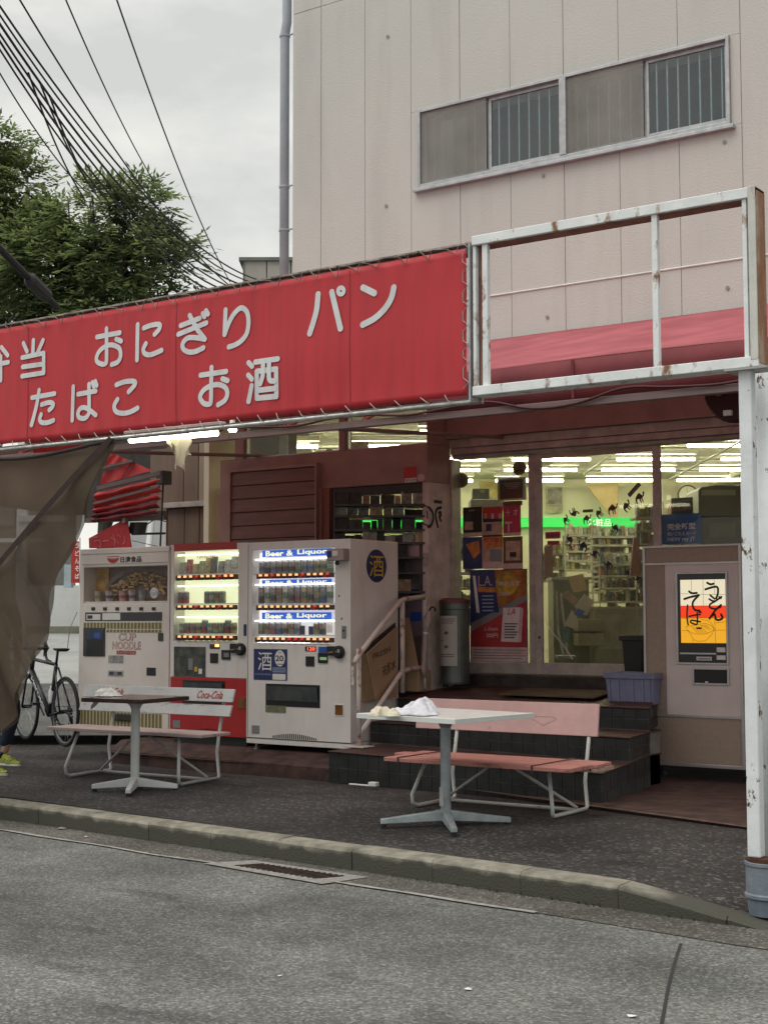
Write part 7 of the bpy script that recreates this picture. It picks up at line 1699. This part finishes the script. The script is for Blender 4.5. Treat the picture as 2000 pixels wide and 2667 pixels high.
x0, x1, z0, z1 = rect((222, 1148, 436, 1348), 12.75)
obj('dark_backdrop', MB().box(x0, x1, 12.75, 12.80, z0, z1 + .4), mat('backdrop_dark', (.05, .045, .042), .8, vary=.2), None, label="dark backdrop added behind the bunched red tent", cat="board")  # added backdrop, stands in for the darkness behind the tent
x0, x1, z0, z1 = rect((392, 1170, 436, 1330), 12.55)
obj('brown_post', MB().box(x0, x1, 12.55, 12.65, z0, z1), M_sheet, None, label="brown boarded post between the red tent and the shed", cat="post")
# rail with red banner below the tent
hrx = thing('banner_rail', aty(330, 1358, 11.3), "grey brown rail under the folded tent with a red banner slung from it", "rail")
obj('rail', MB().beam(aty(225, 1356, 11.3), aty(432, 1348, 11.3), .05, .05), MATS['brown_grey_bar'], hrx)
obj('hook', MB().box(aty(326, 1340, 11.26).x, aty(334, 1340, 11.26).x, 11.22, 11.27, aty(330, 1362, 11.26).z, aty(330, 1330, 11.26).z), M_purple, hrx)
bn = obj('red_banner', MB().slab([aty(*p, 11.24) for p in ((233, 1428), (343, 1428), (333, 1358), (318, 1356), (232, 1402))], (0, .01, 0)), mat('banner_red', (.36, .02, .025), .7, vary=.15), None, label="red cloth banner with faint outlined characters hanging below the tent", cat="banner")
lettering('banner_print', 'ラーメン', mat('faint_pink_print', (.46, .11, .11), .7, vary=.1), bn, a=(248, 1392, 330, 1424), Y=11.238, rot=.22)
obj('dark_cloth', MB().grid(lambda u, v: aty(340 + 44 * u - 6 * v, 1360 + 28 * v + 6 * math.sin(u * 3) * v, 11.27) + Vector((0, .02 * math.sin(u * 9), 0)), 8, 6), mat('black_cloth', (.02, .018, .018), .9, vary=.2), None, smooth=True, label="black cloth bundle slung on the rail right of the red banner", cat="cloth")
for i, (pts, r, lab) in enumerate((([(384, 1366), (404, 1354), (432, 1358)], .006, "thin black cord looping from the rail to the shed"), ([(345, 1391), (430, 1389)], .014, "black bar crossing the gap below the tent"), ([(345, 1408), (432, 1428)], .004, "thin slanting wire in the gap below the tent"))):
    obj('cord' if i != 1 else 'bar', MB().tube(spline([aty(*p, 11.5) for p in pts], 5), r, 6), M_wire, None, label=lab, cat="cord" if i != 1 else "bar")
# far yard: white hoarding wall, truck, low wall, red nobori
def far(px, py, d): return atd(px, py, d)
hw = far(-120, 1640, 26); 
M_wht = mat('white_hoarding', (.78, .79, .79), .7, vary=.04)
def farbox(name, px0, py0, px1, py1, d, deep, material, label, cat, z0=None, parent=None):
    m = MB(); ibox(m, px0, py0, px1, py1, d, deep, z0); return obj(name, m, material, parent, label=label, cat=cat)
farbox('white_hoarding', 60, 1525, 330, 1634, 27, .2, M_wht, "plain white hoarding wall across the yard, seen between the tarp and the machines", "wall", -.1)
yd = MB(); yd.add([atd(-160, 1780, 18.6), atd(430, 1780, 18.6), atd(430, 1650, 25.4), atd(-260, 1650, 25.4)], [(0, 1, 2, 3)])
yl = MB(); yl.add([atd(-160, 1915, 15.9), atd(430, 1915, 15.9), atd(430, 1780, 18.6), atd(-160, 1780, 18.6)], [(0, 1, 2, 3)])
obj('yard_slope', yl, mat('grey_yard_asphalt', (.12, .12, .115), .9, vary=.2, vscale=3), kind='structure')
obj('yard_ramp', yd, mat('pale_concrete_yard', (.36, .37, .36), .9, vary=.12, vscale=1.5), kind='structure')
farbox('low_wall', -200, 1632, 420, 1651, 25.5, .3, mat('mossy_low_wall', (.22, .22, .17), .9, vary=.25, vscale=2), "low mossy concrete wall at the far side of the yard", "wall", -.1)
farbox('white_building', 330, 1330, 470, 1640, 34, 6, M_wht, "white building wall seen in the gap between the red banner and the brown shed", "building", -.1)
wp = obj('white_pole', MB().tube([far(398, 1340, 27), far(386, 1440, 26)], .06, 10), M_wht, None, label="white slanting pole in front of the far white building", cat="pole")
nb = farbox('nobori_banner', 187, 1410, 208, 1518, 24, .02, M_rprint, "narrow red vertical banner with white characters far behind the tarp edge", "banner")
a = far(200, 1512, 23.97)
for k, ch in enumerate('うどんそば'):
    b_ = far(196, 1428 + 20 * k, 23.96); lettering('banner_print', ch, M_paper, nb, frame=(b_, UH * .07, Vector((0, 0, .09)), -FH), lift=.0, bold=.03)
obj('banner_pole', MB().tube([far(209, 1640, 24), far(209, 1400, 24)], .012, 6), M_wht, nb)
farbox('water_barrel', 168, 1470, 186, 1530, 25, .2, mat('pale_blue_plastic', (.40, .50, .54), .6, vary=.1), "pale blue plastic drum just left of the red vertical banner", "drum")
# neighbour's house and carport behind the tarp
nh = thing('neighbour_house', far(-100, 1640, 30), "grey house with a pale gable behind the mesh tarp at the far left", "house")
m = MB(); ibox(m, -320, 1180, 62, 1640, 30, 5, -.1); obj('wall', m, mat('grey_house_wall', (.34, .34, .32), .9, vary=.1), nh)
m = MB(); m.slab([far(*p, 29.6) for p in ((-340, 1190), (75, 1260), (75, 1240), (-340, 1140))], FH * 6); obj('roof', m, mat('grey_roof_tiles', (.14, .14, .145), .7, vary=.2), nh)
wv = obj('window', ibox(MB(), -20, 1290, 40, 1370, 29.95, .04), M_alu, nh); obj('pane', ibox(MB(), -16, 1294, 36, 1366, 29.93, .02), mat('pale_curtain', (.5, .5, .47), .6, vary=.1), wv)
cpn = thing('carport', far(100, 1640, 22), "white post and beam of a carport dimly seen through the mesh tarp", "carport")
obj('post', ibox(MB(), 48, 1130, 66, 1640, 22, .12, -.1), M_wht, cpn); obj('beam', ibox(MB(), 48, 1342, 175, 1358, 21.95, .1), M_wht, cpn); obj('beam', ibox(MB(), -60, 1402, 120, 1412, 22.1, .1), M_wht, cpn)
obj('strut', MB().beam(far(66, 1390, 22), far(92, 1368, 22), .05, .05), M_wht, cpn)
m = MB(); m.slab([far(*p, 14.5) for p in ((-300, 1268), (150, 1338), (210, 1335), (210, 1165), (-300, 1165))], FH * .3); obj('hanging_sheet', m, mat('dull_brown_sheet', (.15, .085, .07), .8, vary=.1), None, label="dull brown hanging sheet behind the upper part of the mesh tarp", cat="sheet")
obj('red_flag_cloth', MB().grid(lambda u, v: aty(88 + 130 * u, 1150 + 30 * v - 12 * u, 7.5) + Vector((0, .02 * math.sin(u * 6), 0)), 10, 3), M_tent, None, smooth=True, label="strip of bright red cloth showing above the sagging edge of the tarp", cat="cloth")

# ---------------------------------------------------------------- bicycle
rb_p = atz(170, 1941, .085); fb_p = atz(62, 1921, .085)
ang = math.atan2(fb_p.y - rb_p.y, fb_p.x - rb_p.x)
bk = thing('bicycle', (rb_p.x, rb_p.y, .085), "black and white racing bicycle parked at the left end of the vending machines", "bicycle", None, ang)
WB = min(1.08, (fb_p - rb_p).length)
M_tyre = mat('black_tyre', (.022, .022, .022), .85, vary=.1); M_rim = mat('grey_rim', (.12, .14, .15), .35, .6, vary=.1); M_bframe = mat('black_bike_paint', (.02, .022, .026), .3, vary=.1); M_bwhite = mat('white_bike_paint', (.62, .63, .64), .35, vary=.05)
def wheel(x):
    w = obj('wheel', MB().tube([(x + .315 * math.cos(t * math.pi / 20), 0, .335 + .315 * math.sin(t * math.pi / 20)) for t in range(40)], .013, 6, closed=True), M_rim, bk, local=True, smooth=True)
    obj('tyre', MB().tube([(x + .334 * math.cos(t * math.pi / 20), 0, .335 + .334 * math.sin(t * math.pi / 20)) for t in range(40)], .019, 8, closed=True), M_tyre, w, local=True, smooth=True)
    m = MB()
    for k in range(20):
        a = k * math.pi / 10; m.tube([(x, .02 * (-1) ** k, .335), (x + .31 * math.cos(a), 0, .335 + .31 * math.sin(a))], .0010, 4)
    obj('spokes', m, M_alu, w, local=True); obj('hub', MB().tube([(x, -.05, .335), (x, .05, .335)], .02, 10), M_black, w, local=True)
wheel(0); wheel(WB)
bb, st_, ht0, ht1 = (.42, 0, .28), (.26, 0, .80), (WB - .14, 0, .72), (WB - .18, 0, .88)
obj('frame', MB().tube([bb, st_], .020, 10).tube([st_, (ht1[0], 0, .84)], .018, 10).tube([(0, .06, .335), bb], .011, 8).tube([(0, -.06, .335), bb], .011, 8).tube([(0, .06, .335), (.25, .02, .77)], .010, 8).tube([(0, -.06, .335), (.25, -.02, .77)], .010, 8).tube([ht0, ht1], .024, 10), M_bframe, bk, local=True, smooth=True)
dt = obj('down_tube', MB().tube([bb, ht0], .030, 12), M_bframe, bk, local=True, smooth=True)
A_, B_ = Vector(bb).lerp(Vector(ht0), .12), Vector(bb).lerp(Vector(ht0), .85); W3 = WM[bk.name]
upv = Vector((-(B_ - A_).z, 0, (B_ - A_).x)).normalized()
for sgn in (1, -1):
    o0, e0 = (A_, B_) if sgn > 0 else (B_, A_)
    u3 = upv if sgn > 0 else -upv
    nrm = Vector((0, -1, 0)) if sgn > 0 else Vector((0, 1, 0))
    base_ = o0 + nrm * .031 - upv * .022 * (1 if sgn > 0 else -1)
    lettering('frame_letters', 'NIRONE', M_bwhite, dt, frame=(W3 @ base_, W3.to_3x3() @ ((e0 - o0)), W3.to_3x3() @ (u3 * .044), W3.to_3x3() @ nrm), lift=.001, bold=.03)
obj('fork', MB().tube([(ht0[0], 0, .72), (WB - .10, .045, .62), (WB - .005, .05, .335)], .012, 8).tube([(ht0[0], 0, .72), (WB - .10, -.045, .62), (WB - .005, -.05, .335)], .012, 8), M_bframe, bk, local=True, smooth=True)
obj('seat_post', MB().tube([st_, (.22, 0, .95)], .014, 8), M_black, bk, local=True, smooth=True)
m = MB(); m.add([(.06, .075, .965), (.06, -.075, .965), (.16, -.06, .97), (.34, -.015, .965), (.34, .015, .965), (.16, .06, .97), (.07, .05, .935), (.07, -.05, .935), (.32, 0, .94)], [(0, 5, 2, 1), (5, 4, 3, 2), (0, 1, 7, 6), (1, 2, 3, 8, 7), (3, 4, 8), (4, 5, 0, 6, 8), (6, 7, 8)]); obj('saddle', m, M_black, bk, .012, local=True)
hx = WB - .20
obj('stem', MB().tube([ht1, (hx - .01, 0, .93), (hx + .09, 0, .95)], .015, 8), M_bframe, bk, local=True, smooth=True)
for s in (-1, 1):
    obj('handlebar', MB().tube(spline([(hx + .09, 0, .95), (hx + .09, .17 * s, .95), (hx + .15, .205 * s, .95), (hx + .21, .21 * s, .90), (hx + .17, .21 * s, .83), (hx + .07, .21 * s, .81)], 4), .015, 8), M_black, bk, local=True, smooth=True)
    obj('brake_lever', MB().tube([(hx + .17, .21 * s, .955), (hx + .22, .21 * s, 1.0), (hx + .24, .21 * s, .97), (hx + .25, .205 * s, .86)], [.017, .02, .012, .006], 8), M_black, bk, local=True, smooth=True)
obj('brake_cable', MB().tube(spline([(hx + .2, .2, .99), (hx + .26, .1, 1.0), (hx + .2, .03, .86), (WB - .12, 0, .74)], 6), .003, 5).tube(spline([(hx + .2, -.2, .99), (hx + .26, -.1, 1.0), (hx + .16, -.03, .84), (hx - .1, -.02, .83)], 6), .003, 5), M_grey, bk, local=True)
obj('chainring', MB().lathe([(.085, -.004), (.085, .004)], (bb[0], -.045, bb[2]), 24, 'y'), M_black, bk, local=True)
obj('crank', MB().tube([(bb[0], -.06, bb[2]), (bb[0] - .12, -.07, bb[2] - .11)], .010, 6).tube([(bb[0], .06, bb[2]), (bb[0] + .12, .07, bb[2] + .11)], .010, 6), M_black, bk, local=True)
obj('pedal', MB().box(bb[0] - .16, bb[0] - .08, -.15, -.07, bb[2] - .125, bb[2] - .10), M_black, bk, local=True); obj('pedal', MB().box(bb[0] + .08, bb[0] + .16, .07, .15, bb[2] + .10, bb[2] + .125), M_black, bk, local=True)
obj('sprocket', MB().lathe([(.05, -.015), (.035, .015)], (0, -.05, .335), 18, 'y').box(-.02, .03, -.075, -.045, .17, .29), M_black, bk, local=True)
obj('chain', MB().tube([(0, -.05, .385), (bb[0], -.045, bb[2] + .083)], .005, 5).tube([(.01, -.05, .19), (bb[0], -.045, bb[2] - .083)], .005, 5), M_slot, bk, local=True)
obj('bottle', MB().lathe([(.034, 0), (.036, .02), (.036, .13), (.02, .16), (.02, .18)], (.36, 0, .40), 14), M_bwhite, bk, local=True, smooth=True)
obj('wall_tie', MB().tube([Vector((qx0 - .01, YN - .02, 1.42)), Vector((qx0 - .03, YN - .1, 1.25)), Vector((qx0 - .04, YN - .12, 1.05))], .004, 5), M_grey, None, label="thin cord hanging at the left edge of the cream noodle machine", cat="cord")

# ---------------------------------------------------------------- person behind the tarp, only legs and shoes in the clear
pz = .03
ft1 = atz(40, 1998, pz); ft2 = atz(5, 2022, pz)
kn = atd(50, 1838, (ft1 - EYE).dot(FV)); hp = atd(0, 1725, (ft1 - EYE).dot(FV)); 
ps = thing('person', (ft1.x - .25, ft1.y, pz), "person in dark blue jeans and yellow green trainers standing half hidden behind the mesh tarp", "person")
def skin(name, verts, edges, radii, material, sub=2, root=0):
    me = bpy.data.meshes.new(name); me.from_pydata([tuple(WM[ps.name].inverted() @ Vector(v)) for v in verts], edges, []); me.update()
    o = bpy.data.objects.new(name, me); COL.objects.link(o); o.parent = ps; WM[o.name] = WM[ps.name]
    sk = o.modifiers.new('skin', 'SKIN'); sk.use_smooth_shade = True
    for i, r in enumerate(radii):
        rr_ = r if isinstance(r, tuple) else (r, r); me.skin_vertices[0].data[i].radius = rr_
    me.skin_vertices[0].data[root].use_root = True
    sb = o.modifiers.new('sub', 'SUBSURF'); sb.levels = sub; sb.render_levels = sub
    me.materials.append(material); return o
an1 = Vector((ft1.x - .17, ft1.y + .02, pz + .10)); an2 = Vector((ft2.x - .17, ft2.y + .02, pz + .10))
k1_ = Vector((an1.x + .10, an1.y + .02, pz + .50)); k2_ = Vector((an2.x + .06, an2.y, pz + .50))
pel = Vector(((an1.x + an2.x) / 2 - .08, (an1.y + an2.y) / 2, pz + .94))
h1_, h2_ = pel + Vector((.0, .09, -.05)), pel + Vector((.0, -.09, -.05))
chest = pel + Vector((.03, 0, .40)); neck = chest + Vector((.02, 0, .13)); head = neck + Vector((.04, 0, .20))
sL, sR = chest + Vector((0, .18, .06)), chest + Vector((0, -.18, .06)); eL, eR = sL + Vector((.02, .06, -.28)), sR + Vector((.04, -.05, -.28)); wL, wR = eL + Vector((-.02, .0, -.25)), eR + Vector((.0, .0, -.25))
skin('body', [pel, pel + Vector((.01, 0, .2)), chest, neck, neck + Vector((.015, 0, .08)), h1_, k1_, an1, h2_, k2_, an2, sL, eL, wL, sR, eR, wR, wL + Vector((.01, 0, -.08)), wR + Vector((.01, 0, -.08))],
     [(0, 1), (1, 2), (2, 3), (3, 4), (0, 5), (5, 6), (6, 7), (0, 8), (8, 9), (9, 10), (2, 11), (11, 12), (12, 13), (2, 14), (14, 15), (15, 16), (13, 17), (16, 18)],
     [(.13, .11), (.12, .10), (.15, .11), .055, .05, .085, .052, .034, .085, .052, .034, .06, .042, .028, .06, .042, .028, .03, .03], mat('skin_tone', (.45, .27, .19), .6, vary=.05))
M_jean = mat('dark_blue_denim', (.015, .028, .055), .85, vary=.2, vscale=12)
skin('trousers', [pel + Vector((0, 0, .03)), h1_, k1_ + Vector((.005, 0, 0)), an1 + Vector((-.002, 0, .06)), h2_, k2_ + Vector((.005, 0, 0)), an2 + Vector((-.002, 0, .06)), pel + Vector((0, 0, .12))], [(0, 1), (1, 2), (2, 3), (0, 4), (4, 5), (5, 6), (0, 7)],
     [(.15, .12), .098, .070, .056, .098, .070, .056, (.145, .12)], M_jean)
M_shirt = mat('dark_grey_shirt', (.05, .05, .055), .85, vary=.15)
skin('shirt', [pel + Vector((0, 0, .08)), pel + Vector((.01, 0, .22)), chest, neck - Vector((0, 0, .04)), sL, eL.lerp(sL, .3), sR, eR.lerp(sR, .3)], [(0, 1), (1, 2), (2, 3), (2, 4), (4, 5), (2, 6), (6, 7)], [(.155, .13), (.145, .12), (.17, .125), .07, .075, .06, .075, .06], M_shirt)
# head with face and hair
hm = MB(); hm.lathe([(.03, -.115), (.055, -.10), (.072, -.05), (.078, 0), (.074, .05), (.05, .095), (.012, .112)], head, 18, 'z', 1.08, .88); hd_ = obj('head', hm, MATS['skin_tone'], ps, smooth=True)
obj('nose', MB().lathe([(.004, .03), (.012, 0), (.014, -.008), (.004, -.014)], head + Vector((.083, 0, -.015)), 8), MATS['skin_tone'], hd_, smooth=True)
obj('eyes', MB().lathe([(.001, -.006), (.011, 0), (.001, .006)], head + Vector((.076, .03, .012)), 8).lathe([(.001, -.006), (.011, 0), (.001, .006)], head + Vector((.076, -.03, .012)), 8), M_black, hd_)
obj('mouth', MB().box(head.x + .070, head.x + .080, head.y - .022, head.y + .022, head.z - .066, head.z - .058), mat('lip', (.35, .14, .12), .6, vary=0), hd_)
obj('ear', MB().lathe([(.004, -.03), (.014, 0), (.006, .03)], head + Vector((-.005, .072, 0)), 8).lathe([(.004, -.03), (.014, 0), (.006, .03)], head + Vector((-.005, -.072, 0)), 8), MATS['skin_tone'], hd_, smooth=True)
obj('hair', MB().lathe([(.082, -.02), (.088, .03), (.080, .07), (.055, .11), (.012, .128)], head + Vector((-.012, 0, .0)), 18, 'z', 1.05, .93), mat('black_hair', (.012, .011, .010), .5, vary=.2, vscale=40), hd_, smooth=True)
for w_, s in ((wL, 1), (wR, -1)):
    for f in range(4):
        b_ = w_ + Vector((.034 - .018 * f, .0, -.095)); L_ = (.062, .072, .068, .055)[f]
        obj('finger', MB().tube([b_, b_ + Vector((.004, -.004 * s, -L_ * .5)), b_ + Vector((.010, -.014 * s, -L_ * .92))], [.009, .0085, .007], 6), MATS['skin_tone'], ps, smooth=True)
    b_ = w_ + Vector((.03, .0, -.04)); obj('thumb', MB().tube([b_, b_ + Vector((.022, -.006 * s, -.03)), b_ + Vector((.026, -.012 * s, -.058))], [.011, .010, .008], 6), MATS['skin_tone'], ps, smooth=True)
M_shoe = mat('yellow_green_shoe', (.30, .33, .045), .7, vary=.2, vscale=30, color2=(.16, .20, .04)); M_sole = mat('white_sole', (.60, .60, .56), .6, vary=.08)
for an in (an1, an2):
    x, y = an.x, an.y
    def sh(u, v):
        t = u; L_ = .30; xx = x - .085 + L_ * t; w = .045 * (math.sin(math.pi * min(1, max(.0, t * .92 + .06))) ** .5) * (1.1 if t > .5 else .92)
        top = pz + .03 + (.085 if t < .38 else .085 - .065 * min(1, (t - .38) / .45)) * (1 if t < .96 else .5)
        a = math.pi * v; return Vector((xx, y + w * math.cos(a), pz + .022 + (top - pz - .022) * max(0, math.sin(a)) ** .7))
    s_ = obj('shoe', MB().grid(sh, 18, 10), M_shoe, ps, smooth=True)
    pts = []
    for t in range(24):
        a = 2 * math.pi * t / 24; r = 1 + .12 * math.cos(a); pts.append(Vector((x + .065 + .155 * math.cos(a), y + .047 * math.sin(a) * r, pz + .002)))
    obj('sole', MB().slab(pts, (0, 0, .024)), M_sole, s_, .006)
    for k in range(3): obj('strap', MB().tube([Vector((x + .055 + .035 * k, y - .040, pz + .055)), Vector((x + .052 + .035 * k, y, pz + .108 - .016 * k)), Vector((x + .055 + .035 * k, y + .040, pz + .055))], .006, 6), mat('dark_shoe_trim', (.06, .06, .03), .7, vary=.1) if k == 0 else M_shoe, s_, smooth=True)
    obj('sock', MB().lathe([(.038, -.03), (.040, .01), (.042, .03)], Vector((x - .02, y, an.z)), 14), M_black, ps, smooth=True)
